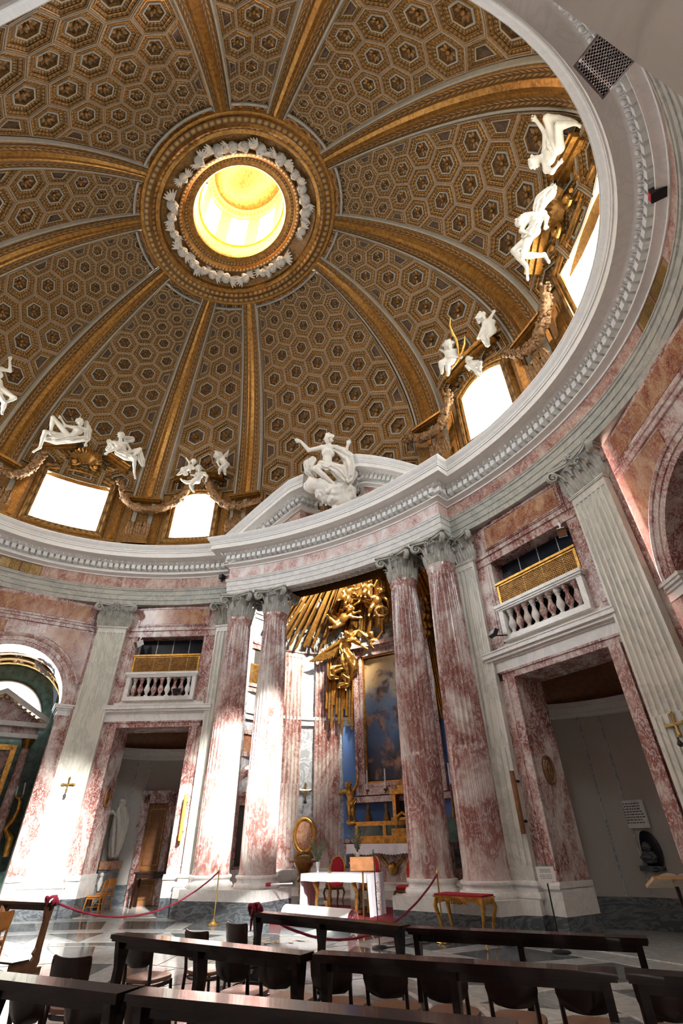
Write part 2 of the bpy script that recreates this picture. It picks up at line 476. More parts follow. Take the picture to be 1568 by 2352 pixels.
d_me = MB().box(-0.07, 0.07, -0.09, 0.11, 0, 0.165).mesh('dentil', M_CORNICE)
for x, y, dx, dy in walk(0.138, 0.215):
    inst('dentil', d_me, ent, frame((x, y, 10.765), (dx, dy, 0), (dy, -dx, 0)))
egg = MB()
egg.ball((0, 0.02, 0), 0.048, 8, 5, 0, (0.95, 0.7, 1.05))
egg.tube([(0.075*sin(a)*1.0, 0.012, -0.075*cos(a)) for a in np.linspace(-2.5, 2.5, 9)], 0.010, 5)
egg.box(0.100, 0.110, -0.01, 0.03, -0.06, 0.06)
e_me = egg.mesh('egg_ornament', M_CORNICE, 60)
for x, y, dx, dy in walk(0.265, 0.215):
    M = frame((x, y, 11.005), (dx, dy, 0), (dy, -dx, 0)) @ Matrix.Rotation(-0.6, 4, 'X')
    inst('egg_ornament', e_me, ent, M)
# soffit carving of the altar architrave
sof = MB()
for k in range(22):
    t = -0.24+0.48*k/21
    x, y = ell(t, 0.62); n = inw(t, 0.62)
    M = frame((x, y, 9.325), (-n[1], n[0], 0), (n[0], n[1], 0))
    sof.tube([(0.1*cos(a), 0.12*sin(a), 0) for a in np.linspace(0, 2*pi, 9)], 0.02, 5, M=M)
    sof.ball((0, 0, 0), 0.05, 6, 4, 0, (1, 1, .5), M=M)
build('soffit_carving', sof, M_ARCHI, ent, 60)

# lattice hatches in the frieze
def lattice(name, w, h, parent, M, bars=9, mframe=M_BRASS, mbar=M_BRASS, fr=0.05, th=0.03, bw=0.012, filled=False):
    o = empty(name, M, parent=parent)
    f = MB(); f.box(-w/2, w/2, 0, th, 0, fr); f.box(-w/2, w/2, 0, th, h-fr, h); f.box(-w/2, -w/2+fr, 0, th, fr, h-fr); f.box(w/2-fr, w/2, 0, th, fr, h-fr)
    inst('lattice_frame', f.mesh('lattice_frame', mframe), o)
    b = MB(); iw, ih = w-2*fr, h-2*fr; st = iw/bars
    for s in (1, -1):
        k = -ih
        while k < iw+ih:
            pts = []
            x0, x1 = k, k+ih
            a0, a1 = max(0, x0), min(iw, x1)
            if a1-a0 > 0.02:
                z0, z1 = a0-x0, a1-x0
                if s < 0: z0, z1 = ih-z0, ih-z1
                d = Vector((a1-a0, 0, z1-z0)).normalized(); nn = Vector((-d.z, 0, d.x))*bw/2
                p, q = Vector((-iw/2+a0, th*0.5, fr+z0)), Vector((-iw/2+a1, th*0.5, fr+z1))
                b.add([p+nn, q+nn, q-nn, p-nn, p+nn+Vector((0, .01, 0)), q+nn+Vector((0, .01, 0)), q-nn+Vector((0, .01, 0)), p-nn+Vector((0, .01, 0))],
                      [(0, 1, 2, 3), (7, 6, 5, 4), (0, 4, 5, 1), (2, 6, 7, 3)])
            k += st
    inst('lattice_bars', b.mesh('lattice_bars', mbar), o, kind='stuff')
    return o
def frieze_hatch(t, label):
    x, y = ell(t, FR); n = inw(t, FR)
    g = empty('lattice_hatch', frame((x, y, 10.0), (-n[1], n[0], 0), (n[0], n[1], 0)), label, 'lattice')
    bk = MB().box(-0.72, 0.72, 0.0, 0.012, 0.03, 0.44); inst('backing', bk.mesh('backing', M_DARK), g)
    for s in (-1, 1): lattice('shutter', 0.70, 0.44, g, TRS(s*0.36, 0.015, 0.01), 14, M_BROWNWOOD, M_BRASS, 0.035, 0.03, 0.011)
    return g
frieze_hatch(-1.311, 'double brass lattice hatch in the frieze above the left arch')
frieze_hatch(1.311, 'double brass lattice hatch in the frieze above the right arch')
# the opened hatch shutter jutting out under the cornice, upper right
og = [at_z(x, y, 10.35) for x, y in ((1390, 52), (1453, 130), (1397, 213), (1338, 135))]
oc = sum(og)/4; ou = Vector(og[1]-og[0]).normalized(); on = Vector(og[3]-og[0]); on -= ou*on.dot(ou); on.normalize()
g = empty('lattice_shutter', frame(oc-np.array(on)*0.28, ou, Vector((0, 0, 1)).cross(ou)*0+Vector((0, 0, -1)), on), 'dark lattice shutter swung open below the cornice, upper right corner', 'lattice')
lattice('shutter', 0.66, 0.58, g, Matrix.Identity(4), 12, M_DARKWOOD, M_DARKWOOD, 0.03, 0.03, 0.022)
arm = MB(); arm.tube([tuple(oc+np.array(on)*0.0), tuple(oc+np.array((0.9, 0.25, 0.02)))], 0.02, 6)
build('hinge_arm', arm, M_BLACK, g)
blk = at_z(1540, 430, 10.2)
sp = empty('spotlight', TRS(*on_plane(1540, 430, (*ell(1.62, FR), 10.2), (*inw(1.62, FR), 0)), 0), 'small dark red spotlight box on the frieze at the right edge', 'spotlight')
inst('housing', MB().box(-0.3, 0.06, -0.09, 0.09, -0.06, 0.10).mesh('housing', M_BLACK), sp)
inst('bracket', MB().box(-0.05, 0.3, -0.02, 0.02, -0.09, -0.055).mesh('bracket', M_BLACK), sp)
inst('lens', MB().box(-0.31, -0.295, -0.07, 0.07, -0.04, 0.08).mesh('lens', M_VELVET), sp)
bx = on_plane(514, 1330, (*ell(-0.44, FR), 10.1), (*inw(-0.44, FR), 0))
sp = empty('spotlight', TRS(bx[0], bx[1]-0.1, bx[2]-.1), 'small black floodlight beside the left end of the altar frieze', 'spotlight')
inst('housing', MB().box(-0.08, 0.08, -0.12, 0.10, 0.06, 0.22).mesh('housing', M_BLACK), sp)
inst('bracket', MB().box(-0.03, 0.03, -0.03, 0.03, -0.06, 0.06).mesh('bracket', M_BLACK), sp)

# ================================================================== DOME
Z0, HD = 13.87, 8.35
TH1 = math.asin(0.933); C1 = cos(TH1)
def Rb(ph, d=0.0): return 1/hypot(sin(ph)/(11.1+d), cos(ph)/(7.62+d))
def Rr(ph): return 1/hypot(sin(ph)/3.9, cos(ph)/3.2)
def dome(ph, q, out=0.0):
    if q <= 0: rho = Rb(ph); z = Z0+q
    else:
        rho = Rr(ph)+(Rb(ph)-Rr(ph))*(cos(q)-C1)/(1-C1); z = Z0+HD*sin(q)
    p = np.array((rho*sin(ph), rho*cos(ph), z))
    if out: p = p + out*dnorm(ph, q)
    return p
def dnorm(ph, q):
    e = 1e-3
    a = dome(ph+e, q)-dome(ph-e, q); b = dome(ph, q+e)-dome(ph, q-e)
    n = np.cross(b, a); n /= np.linalg.norm(n)
    c = np.array((sin(ph), cos(ph), 0.6))
    return n if n @ c > 0 else -n
QS = math.asin((14.75-Z0)/HD)
RIBS = [radians(a) for a in (31.9, 59.4, 90, 120.6, 148.1, 211.9, 239.4, 270, 300.6, 328.1)]
def hw(ph, q):
    g = 1.0 if q <= 0 else (cos(q)-C1)/(1-C1)
    return (0.60/Rb(ph))*g + (0.30/Rr(ph))*(1-g)
ceil = empty('ceiling', kind='structure', label='oval gilded dome with hexagonal coffers and ten ribs', cat='dome')
shell = MB()
qs = list(np.linspace(QS, TH1, 26)); phs = list(np.linspace(0, 2*pi, 97))
shell.grid([[tuple(dome(ph, q, 0.34)) for ph in phs] for q in qs])
build('dome_shell', shell, M_GOLDD, ceil, 60)
# rosette shared mesh
ros = MB()
for k in range(8):
    a = 2*pi*k/8; M = Matrix.Rotation(a, 4, 'Z')
    ros.add([(0.25, -0.02, 0.12), (0.6, -0.3, 0.02), (1.0, 0, 0.22), (0.6, 0.3, 0.02), (0.6, 0, 0.30)], [(0, 1, 4), (1, 2, 4), (2, 3, 4), (3, 0, 4)], 0, M=M)
ros.ball((0, 0, 0.15), 0.3, 8, 4)
ros_me = ros.mesh('rosette', M_ROSE, 50)
# five colours: 0 brown gold, 1 grey line, 2 carved gold, 3 dark
COFM = [M_GOLDD, M_GREYLINE, M_GOLDBEAD, M_GOLDDK, M_GOLD]
def clip(poly, ax, lim, sgn):
    out = []
    for i in range(len(poly)):
        a, b = poly[i-1], poly[i]
        da, db = (a[ax]-lim)*sgn, (b[ax]-lim)*sgn
        if (da <= 0) != (db <= 0):
            f = da/(da-db); out.append((a[0]+(b[0]-a[0])*f, a[1]+(b[1]-a[1])*f))
        if db <= 0: out.append(b)
    return out
cells = []
def panel(ra, rb, ncol, q0):
    qt = np.concatenate([np.linspace(q0, 0, 40)[:-1], np.linspace(0, TH1, 160)]) if q0 < 0 else np.linspace(q0, TH1, 180)
    mid = (ra+rb)/2
    C = [dome(mid, q) for q in qt]
    Wd = [np.linalg.norm(dome(rb-hw(rb, q), q)-dome(ra+hw(ra, q), q))/2 for q in qt]
    V = [0.0]
    for i in range(1, len(qt)): V.append(V[-1]+np.linalg.norm(C[i]-C[i-1])/((Wd[i]+Wd[i-1])/2))
    V = np.array(V); VT = V[-1]
    def mp(X, v, out):
        q = float(np.interp(v, V, qt))
        a, b = ra+hw(ra, q), rb-hw(rb, q)
        return dome((a+b)/2+X*(b-a)/2, q, out)
    a = 2.0/ncol; Rc = a/sqrt(3); row = 0; v = 0.35*Rc
    while v-Rc < VT:
        xs = [-1+a*(k+0.5) for k in range(ncol)] if row % 2 == 0 else [-1+a*k for k in range(ncol+1)]
        for cx in xs:
            poly = [(cx+Rc*sin(pi*k/3), v+Rc*cos(pi*k/3)) for k in range(6)]
            area0 = 2.598*Rc*Rc
            for ax, lim, s in ((0, 0.985, 1), (0, -0.985, -1), (1, VT-0.02, 1), (1, 0.0, -1)): poly = clip(poly, ax, lim, s) if len(poly) > 2 else []
            if len(poly) < 3: continue
            A = abs(sum(poly[i-1][0]*poly[i][1]-poly[i][0]*poly[i-1][1] for i in range(len(poly))))/2
            if A < 0.05*area0: continue
            cells.append((poly, A/area0, mp, (cx, v), Rc, float(np.interp(v, V, Wd)) if 0 < v < VT else Wd[-1]))
        row += 1; v += a*0.866
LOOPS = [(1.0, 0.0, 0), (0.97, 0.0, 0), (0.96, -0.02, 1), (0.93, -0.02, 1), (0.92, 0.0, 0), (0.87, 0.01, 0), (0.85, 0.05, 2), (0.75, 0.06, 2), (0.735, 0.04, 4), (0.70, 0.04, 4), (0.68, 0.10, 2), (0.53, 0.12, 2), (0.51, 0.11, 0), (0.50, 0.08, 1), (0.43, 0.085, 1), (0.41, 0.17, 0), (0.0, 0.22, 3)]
def coffer_mesh(cell, mb):
    poly, frac, mp, c, Rc, wd = cell
    gx = sum(p[0] for p in poly)/len(poly); gy = sum(p[1] for p in poly)/len(poly)
    if frac > 0.9: gx, gy = c
    pl = []
    for i in range(len(poly)):
        a, b = poly[i-1], poly[i]
        pl += [a, ((a[0]+b[0])/2, (a[1]+b[1])/2)]
    n = len(pl); sc = min(1.0, wd*Rc*1.1) if frac > 0.5 else min(1.0, wd*Rc*1.1)*0.6
    rows = []
    for s, dep, _ in LOOPS:
        if s == 0: rows.append([tuple(mp(gx, gy, dep*sc))]); continue
        rows.append([tuple(mp(gx+(p[0]-gx)*s, gy+(p[1]-gy)*s, dep*sc)) for p in pl])
    per = 0.0; us = [0.0]
    for i in range(n):
        per += np.linalg.norm(np.array(rows[0][i])-np.array(rows[0][(i+1) % n])); us.append(per)
    rep = max(6, round(per/0.15)); us = [u/per*rep for u in us]
    vs = [p for r in rows for p in r]; fs = []; ms = []; uv = []
    for i in range(len(rows)-2):
        for k in range(n):
            j = (k+1) % n
            fs.append((i*n+k, i*n+j, (i+1)*n+j, (i+1)*n+k)); ms.append(LOOPS[i+1][2])
            uv.append(((us[k], i*.5), (us[k+1], i*.5), (us[k+1], i*.5+.5), (us[k], i*.5+.5)))
    b = (len(rows)-2)*n; c0 = len(vs)-1
    for k in range(n):
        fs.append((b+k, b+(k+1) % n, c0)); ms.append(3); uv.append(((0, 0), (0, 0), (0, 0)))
    mb.add(vs, fs, ms, uv)
    return np.array(vs[c0]), (gx, gy), sc
PAN = [(RIBS[9]-2*pi, RIBS[0], 5, -1.5), (RIBS[0], RIBS[1], 2, QS), (RIBS[1], RIBS[2], 3, QS), (RIBS[2], RIBS[3], 3, QS), (RIBS[3], RIBS[4], 2, QS),
       (RIBS[4], RIBS[5], 5, -1.5), (RIBS[5], RIBS[6], 2, QS), (RIBS[6], RIBS[7], 3, QS), (RIBS[7], RIBS[8], 3, QS), (RIBS[8], RIBS[9], 2, QS)]
for p in PAN: panel(*p)
def vis(c):
    f = in_frame(c[2](c[3][0], c[3][1], 0), 60)
    return (c[5]*c[4]*c[1]**.5/f[2]) if f else 0.0
cells.sort(key=vis, reverse=True)
rest = MB(); nrest = MB()
for i, c in enumerate(cells):
    if i < 300 and vis(c) > 0:
        mb = MB(); ctr, g, sc = coffer_mesh(c, mb)
        o = build('coffer', mb, COFM, ceil, origin=tuple(ctr))
        if c[1] > 0.6:
            e = 0.02
            u = Vector(c[2](g[0]+e, g[1], 0)-c[2](g[0]-e, g[1], 0))/(2*e)*c[4]*0.37
            v = Vector(c[2](g[0], g[1]+e, 0)-c[2](g[0], g[1]-e, 0))/(2*e)*c[4]*0.37
            n = v.cross(u).normalized(); 
            if n.dot(Vector(ctr)-Vector((0, 0, 14))) > 0: n = -n
            inst('rosette', ros_me, o, Matrix(((u.x, v.x, n.x*u.length, 0), (u.y, v.y, n.y*u.length, 0), (u.z, v.z, n.z*u.length, 0), (0, 0, 0, 1))))
    else: coffer_mesh(c, rest)
build('coffer_field', rest, COFM, ceil, kind='stuff')
# ribs: grey border, carved gold, smooth gold, carved gold, grey border
RPROF = [(-1.0, 0.0, 1), (-0.90, -0.10, 1), (-0.80, -0.10, 1), (-0.77, -0.13, 0), (-0.70, -0.15, 2), (-0.36, -0.17, 2), (-0.32, -0.12, 0), (-0.24, -0.09, 4), (0.0, -0.16, 4),
         (0.24, -0.09, 4), (0.32, -0.12, 4), (0.36, -0.17, 0), (0.70, -0.15, 2), (0.77, -0.13, 0), (0.80, -0.10, 0), (0.90, -0.10, 1), (1.0, 0.0, 1)]
RIBM = [M_GOLDD, M_GREYLINE, M_RIBCARVE, M_GOLDD, M_GOLD]
for ra in RIBS:
    mb = MB(); qq = list(np.linspace(-0.0+QS*0.55, TH1, 40)); rows = []
    for q in qq:
        h = hw(ra, q)*1.03
        rows.append([tuple(dome(ra+s*h, q, dp*(0.55+0.45*(1-q/TH1)))) for s, dp, _ in RPROF])
    L = np.cumsum([0]+[np.linalg.norm(np.array(rows[i+1][8])-np.array(rows[i][8])) for i in range(len(rows)-1)])/0.22
    nc = len(RPROF); vs = [p for r in rows for p in r]; fs = []; ms = []; uv = []
    for i in range(len(rows)-1):
        for j in range(nc-1):
            fs.append((i*nc+j, i*nc+j+1, (i+1)*nc+j+1, (i+1)*nc+j)); ms.append(RPROF[j+1][2])
            uv.append(((0, L[i]), (2.0, L[i]), (2.0, L[i+1]), (0, L[i+1])))
    mb.add(vs, fs, ms, uv)
    rib = build('rib', mb, RIBM, ceil, 40)
    # ledge closing the foot of the rib
    n = dnorm(ra, 0.0); b0 = dome(ra, QS*0.55); tg = np.array((-n[1], n[0], 0))
    ft = MB(); M = frame(tuple(b0), tuple(tg), tuple(-n), (0, 0, 1)); w2 = hw(ra, 0)*Rb(ra)*1.08
    for a0, a1, d, z in ((-w2, w2, 0.26, -0.02), (-w2*1.04, w2*1.04, 0.32, -0.10), (-w2*.98, w2*.98, 0.24, -0.16)):
        ft.box(a0, a1, -0.1, d, z, z+0.08, 0, M)
    build('rib_foot', ft, M_GOLD, rib)

# grey border closing the top of every coffered panel
for (ra, rb, nc_, q0_) in PAN:
    q = TH1-0.035; a, b = ra+hw(ra, q), rb-hw(rb, q); pb = MB()
    pb.tube([tuple(dome(a+(b-a)*k/14, q, -0.05)) for k in range(15)], 0.055, 6); build('panel_border', pb, M_GREYLINE, ceil, 60)
# attic ring with windows
ATT0, ATT1 = 11.56, 14.80
wall = empty('wall_attic', kind='structure', label='gilded attic wall ring between cornice and coffered dome', cat='wall')
SMALL = (radians(41.4), radians(51.9), 12.45, 14.42, 0.36)
BIG = (radians(68.3), radians(81.3), 12.50, 14.86, 0.36)
def aw(ph, z, d=0.0):
    r = Rb(ph)
    n = inw2(ph); return (r*sin(ph)-n[0]*d, r*cos(ph)-n[1]*d, z)
def inw2(ph):
    x, y = Rb(ph)*sin(ph)/11.1**2, Rb(ph)*cos(ph)/7.62**2; l = hypot(x, y); return (-x/l, -y/l)
WINS = []
for base in (SMALL, BIG):
    a, b, z0, z1, rise = base
    for lo, hi in ((a, b), (pi-b, pi-a), (pi+a, pi+b), (2*pi-b, 2*pi-a)): WINS.append((lo, hi, z0, z1, rise, base is BIG))
WINS.sort()
def wtop(wn, f): return wn[3]+wn[4]*(1-(2*f-1)**2)
att = MB(); ph = 0.0; cuts = []
edges = [0.0]
for wn in WINS: edges += [wn[0], wn[1]]
edges.append(2*pi)
for i in range(0, len(edges), 2):
    a, b = edges[i], edges[i+1]; k = max(2, int((b-a)/0.05)+1)
    pp = list(np.linspace(a, b, k)); 
    if i == 0 or i == len(edges)-2 or abs((a+b)/2-pi) < 0.1:
        lim = radians(27.5)
        for p0, p1 in zip(pp, pp[1:]):
            c_ = (p0+p1)/2; dd = min(c_, 2*pi-c_, abs(c_-pi))
            att.grid([[aw(p, z) for p in (p0, p1)] for z in (ATT0, 12.40 if dd < lim else ATT1+0.05)], 0)
    else: att.grid([[aw(p, z) for p in pp] for z in (ATT0, ATT1+0.05)], 0)
for wn in WINS:
    pp = list(np.linspace(wn[0], wn[1], 13))
    att.grid([[aw(p, ATT0) for p in pp], [aw(p, wn[2]) for p in pp]], 0)
    att.grid([[aw(p, wtop(wn, k/12)) for k, p in enumerate(pp)], [aw(p, max(ATT1+0.3, 15.3)) for p in pp]], 0)
build('attic_face', att, M_GOLDD, wall, 40)
# stone footing course behind the lip
fo = MB(); pp = list(np.linspace(0, 2*pi, 121))
fo.grid([[aw(p, z, d) for p in pp] for z, d in ((11.55, -0.10), (11.95, -0.10), (11.98, -0.06), (12.02, 0.0))])
build('footing_course', fo, M_CORNICE, wall, 30)
nwin = 0
WINOBJ = []
for wn in WINS:
    nwin += 1
    lo, hi, z0, z1, rise, big = wn
    mid = (lo+hi)/2; deg = math.degrees(mid)
    side = 'right' if deg < 180 else 'left'
    near = 'beside the altar' if (deg < 90 or deg > 270) else 'towards the entrance'
    o = empty('window_%d' % nwin, kind='structure', label='%s bright dome window on the %s %s' % ('large' if big else 'small arched', side, near), cat='window')
    pp = list(np.linspace(lo, hi, 13)); T = [wtop(wn, k/12) for k in range(13)]
    loop = [(p, t) for p, t in zip(pp, T)] + [(hi, z) for z in np.linspace(z1, z0, 6)[1:-1]] + [(p, z0) for p in pp[::-1]] + [(lo, z) for z in np.linspace(z0, z1, 6)[1:-1]]
    cx, cz = mid, (z0+z1)/2
    def grow(p, z, g):      # offset outline by g metres
        dx = (p-cx)*Rb(cx); dz = z-cz; hx = (hi-lo)/2*Rb(cx); hz = (z1-z0)/2+rise*.5
        return (cx+dx*(hx+g)/hx/Rb(cx), cz+dz*(hz+g)/hz)
    rv = MB(); rows = [[aw(p, z, d) for p, z in loop] for d in (0.0, 0.75)]
    rv.grid(rows, 0, closed=True)
    build('reveal', rv, plain('window_reveal_%d' % nwin, (0.80, 0.66, 0.40), 0.7) if nwin == 1 else bpy.data.materials['window_reveal_1'], o, 30)
    fr = MB(); prof = [(0.0, 0.0), (0.0, -0.06), (0.05, -0.09), (0.12, -0.07), (0.14, -0.13), (0.24, -0.14), (0.30, -0.08), (0.33, 0.0)]
    per = np.cumsum([0]+[0.12]*len(loop))
    rows = []
    for g_, d in prof: rows.append([aw(*grow(p, z, g_), d) for p, z in loop])
    nc = len(loop); vs = [p for r in rows for p in r]; fs = []; ms = []; uv = []
    for i in range(len(rows)-1):
        for j in range(nc):
            k = (j+1) % nc; fs.append((i*nc+j, i*nc+k, (i+1)*nc+k, (i+1)*nc+j)); ms.append(1 if i in (2, 4) else 0)
            uv.append(((j*1.0, 0), (j+1.0, 0), (j+1.0, .5), (j*1.0, .5)))
    fr.add(vs, fs, ms, uv)
    build('window_frame', fr, [M_GOLD, M_GOLDBEAD], o, 50)
    pn = MB(); B = [aw(p, z0-0.02, 0.72) for p in pp]; Tt = [aw(p, t+0.02, 0.72) for p, t in zip(pp, T)]
    pn.grid([B, Tt]); build('pane', pn, M_PANE, o)
    WINOBJ.append((o, wn))
# ring round the lantern opening
def ering(a, b, z): return lambda p: (a*sin(p), b*cos(p), z)
lan = empty('trim_2', kind='structure', label='gilded moulded ring round the lantern opening with cherub heads', cat='lantern ring')
rp = list(np.linspace(0, 2*pi, 97))
RG = [(4.02, 3.32, 21.60, 0), (3.95, 3.25, 21.54, 0), (3.85, 3.15, 21.56, 0), (3.82, 3.12, 21.50, 0), (3.62, 2.95, 21.52, 2), (3.52, 2.86, 21.45, 0), (3.40, 2.75, 21.62, 2), (3.25, 2.62, 21.66, 0), (3.20, 2.58, 21.80, 0),
      (2.95, 2.36, 21.92, 3), (2.62, 2.07, 22.02, 3), (2.55, 2.02, 21.92, 0), (2.42, 1.92, 21.98, 2), (2.30, 1.84, 22.10, 0), (2.18, 1.76, 22.12, 2), (2.02, 1.63, 22.20, 0), (1.95, 1.58, 22.20, 0), (1.88, 1.53, 22.30, 0), (1.85, 1.50, 22.45, 0)]
mb = MB(); vs = []; fs = []; ms = []; uv = []; nc = len(rp)
for a, b, z, m_ in RG: vs += [(a*sin(p), b*cos(p), z) for p in rp]
for i in range(len(RG)-1):
    for j in range(nc-1):
        fs.append((i*nc+j, i*nc+j+1, (i+1)*nc+j+1, (i+1)*nc+j)); ms.append(RG[i+1][3])
        uv.append(((j*1.0, 0), (j+1.0, 0), (j+1.0, .5), (j*1.0, .5)))
mb.add(vs, fs, ms, uv)
build('ring_moulding', mb, [M_GOLD, M_GREYLINE, M_GOLDBEAD, M_GOLDD], lan, 40)
# lantern drum
M_LANWALL = plain('lantern_gilded_wall', (0.80, 0.42, 0.05), 0.6, 0.0, 0.15, 5)
lt = empty('lantern', label='glowing golden lantern drum above the oval opening', cat='lantern')
LA2, LB2 = 1.85, 1.5
def lw(p, z, k=1.0): return (LA2*k*sin(p), LB2*k*cos(p), z)
dr = MB()
dr.grid([[lw(p, z, k) for p in rp] for z, k in ((22.43, 1.0), (22.9, 1.0), (22.92, .96), (23.0, .96), (23.02, 1.0), (23.1, 1.0))])
build('drum_base', dr, M_LANWALL, lt, 30); dr = MB()
dr.grid([[lw(p, z, k) for p in rp] for z, k in ((25.4, 1.0), (25.5, 1.0), (25.5, .95), (25.62, .93), (25.64, .97), (25.8, .97), (25.82, .9), (25.95, .87), (25.97, 1.0))])
build('drum_wall', dr, M_LANWALL, lt, 30)
for k in range(8):
    a = 2*pi*(k+.5)/8; q = list(np.linspace(a-0.16, a+0.16, 5))
    pr = MB(); pr.grid([[lw(p, z, 0.985) for p in q] for z in (23.1, 25.4)]); pr.grid([[lw(a-0.16, z, 0.985), lw(a-0.16, z, 1.12)] for z in (23.1, 25.4)]); pr.grid([[lw(a+0.16, z, 0.985), lw(a+0.16, z, 1.12)] for z in (23.1, 25.4)])
    build('pier', pr, M_LANWALL, lt)
    c = 2*pi*k/8; q = list(np.linspace(c-0.24, c+0.24, 5))
    pn = MB(); pn.grid([[lw(p, z, 1.06) for p in q] for z in (22.95, 25.75)]); build('pane', pn, M_LANPANE, lt)
cap = MB(); cap.grid([[(LA2*cos(t)*sin(p), LB2*cos(t)*cos(p), 25.97+1.1*sin(t)) for p in rp] for t in np.linspace(0, pi/2-0.02, 10)])
build('lantern_cap', cap, M_GOLD, lt, 60)
dn = MB()
for k in range(56):
    a = 2*pi*k/56; dn.box(-0.04, 0.04, -0.05, 0.05, 25.66, 25.78, 0, frame((LA2*.93*sin(a), LB2*.93*cos(a), 0), (cos(a), -sin(a), 0), (sin(a), cos(a), 0)))
build('dentil_band', dn, M_LANWALL, lt, kind='stuff')
# ================================================================== CAPITALS, COLUMNS, PILASTERS
def leaf_mesh(name, h, w, curl, mat):
    rows = []; nv = 9
    for i in range(nv):
        f = i/(nv-1)
        if f < 0.72: y = 0.025+0.11*f*h/0.4; z = h*f/0.72*0.92
        else:
            a = (f-0.72)/0.28*2.3; r = curl*0.5
            y = 0.025+0.11*0.72*h/0.4 + r*(1-cos(a)); z = h*0.92 + r*sin(a)
        ww = w*(0.62+0.5*sin(pi*min(1, f*1.25)))*(1 if f < 0.8 else (1-f)/0.2*0.6+0.4)
        row = []
        for j in range(7):
            s = (j-3)/3
            lob = 1.0 + 0.16*cos(i*pi) * (1 if abs(s) > 0.9 else 0)
            row.append((s*ww/2*lob, y + (0.035 if j % 2 else 0) - 0.05*s*s*w, z - 0.02*abs(s)*(i % 2)))
        rows.append(row)
    return MB().grid(rows).mesh(name, mat, 60)
LEAF_A = leaf_mesh('acanthus_leaf', 0.36, 0.26, 0.11, M_CAPITAL)
LEAF_B = leaf_mesh('tall_acanthus_leaf', 0.62, 0.25, 0.13, M_CAPITAL)
def volute_mesh(name, sgn, size, mat):
    mb = MB(); pts = []; rs = []
    for k in range(8): pts.append((0, 0, -0.42+0.05*k)); rs.append(0.022+0.003*k)
    mb = MB(); pts = [(0.0, -0.16, -0.36), (0.0, -0.10, -0.22), (0.0, -0.02, -0.10), (0.0, 0.06, -0.02)]; rs = [0.02, 0.026, 0.032, 0.038]
    for k in range(18):
        a = pi/2-0.3 - k*0.55; r = 0.115*(1-k/20)
        pts.append((0.0, 0.10+r*cos(a), -0.10+r*sin(a))); rs.append(0.042*(1-k/30))
    mb.tube(pts, [r*size for r in rs], 6, flat=1.6)
    mb.ball((0, 0.10, -0.10), 0.035, 6, 4)
    return mb.mesh(name, mat, 60)
VOL = volute_mesh('volute', 1, 1.0, M_CAPITAL)
def helix_mesh():
    mb = MB()
    for s in (-1, 1):
        pts = [(s*0.16, 0.0, -0.30), (s*0.13, 0.02, -0.16)]
        for k in range(12):
            a = pi-0.2 - k*0.6; r = 0.07*(1-k/14); pts.append((s*(0.075-r*cos(a)*1.0-0.0), 0.05, -0.10+r*sin(a)))
        mb.tube(pts, 0.018, 5)
    return mb.mesh('inner_helix', M_CAPITAL, 60)
HELIX = helix_mesh()
fl = MB()
for k in range(6):
    a = 2*pi*k/6; fl.tube([(0, 0, 0), (0.05*cos(a), 0.05, 0.05*sin(a)), (0.11*cos(a), 0.03, 0.08*sin(a))], [0.03, 0.035, 0.012], 5)
fl.ball((0, 0.05, 0), 0.035, 6, 4)
FLEUR = fl.mesh('abacus_flower', M_CAPITAL, 60)
CAPH = 0.90
def abacus(mb, hwid, z0, z1, front=None):
    """concave-sided abacus, square half width hwid; front=(depth) makes a shallow pilaster version"""
    pts = []
    if front is None:
        for k in range(4):
            a = pi/2*k
            for s in np.linspace(-0.9, 0.9, 7):
                x, y = s*hwid, hwid*(0.80+0.2*(s/0.9)**2)
                pts.append((x*cos(a)+y*sin(a), -x*sin(a)+y*cos(a)))
        pts = pts[::1]
    else:
        for s in np.linspace(-0.97, 0.97, 9): pts.append((s*hwid, front*(0.62+0.38*(s/0.97)**2)))
        pts += [(hwid*0.97, -0.05), (-hwid*0.97, -0.05)]
    if sum((pts[i][0]-pts[i-1][0])*(pts[i][1]+pts[i-1][1]) for i in range(len(pts))) > 0: pts = pts[::-1]
    for sc, a, b in ((0.93, z0, z0+(z1-z0)*0.45), (1.0, z0+(z1-z0)*0.5, z1)): mb.prism([(x*sc, y*sc) for x, y in pts], a, b)
def column_capital(parent, r, z):
    cap = empty('capital', TRS(0, 0, z), parent=parent)
    b = MB(); b.lathe([(r*0.98, 0), (r*0.95, 0.3), (r*0.98, 0.6), (r*1.22, 0.78)], 24); inst('bell', b.mesh('bell', M_CAPITAL, 50), cap)
    b = MB(); abacus(b, r*1.62, 0.77, CAPH); inst('abacus', b.mesh('abacus', M_CAPITAL), cap)
    for k in range(8):
        a = 2*pi*k/8; inst('lower_leaf', LEAF_A, cap, Matrix.Rotation(a, 4, 'Z') @ TRS(0, r*0.97, 0, s=r/0.41))
        a += pi/8; inst('upper_leaf', LEAF_B, cap, Matrix.Rotation(a, 4, 'Z') @ TRS(0, r*0.93, 0.0, s=r/0.41*0.95))
    for k in range(4):
        a = pi/2*k; inst('volute', VOL, cap, Matrix.Rotation(a+pi/4, 4, 'Z') @ TRS(0, r*1.42, 0.79, s=1.25))
        inst('inner_helix', HELIX, cap, Matrix.Rotation(a, 4, 'Z') @ TRS(0, r*1.06, 0.80, s=1.15))
        inst('abacus_flower', FLEUR, cap, Matrix.Rotation(a, 4, 'Z') @ TRS(0, r*1.30, 0.82, s=0.9))
    return cap
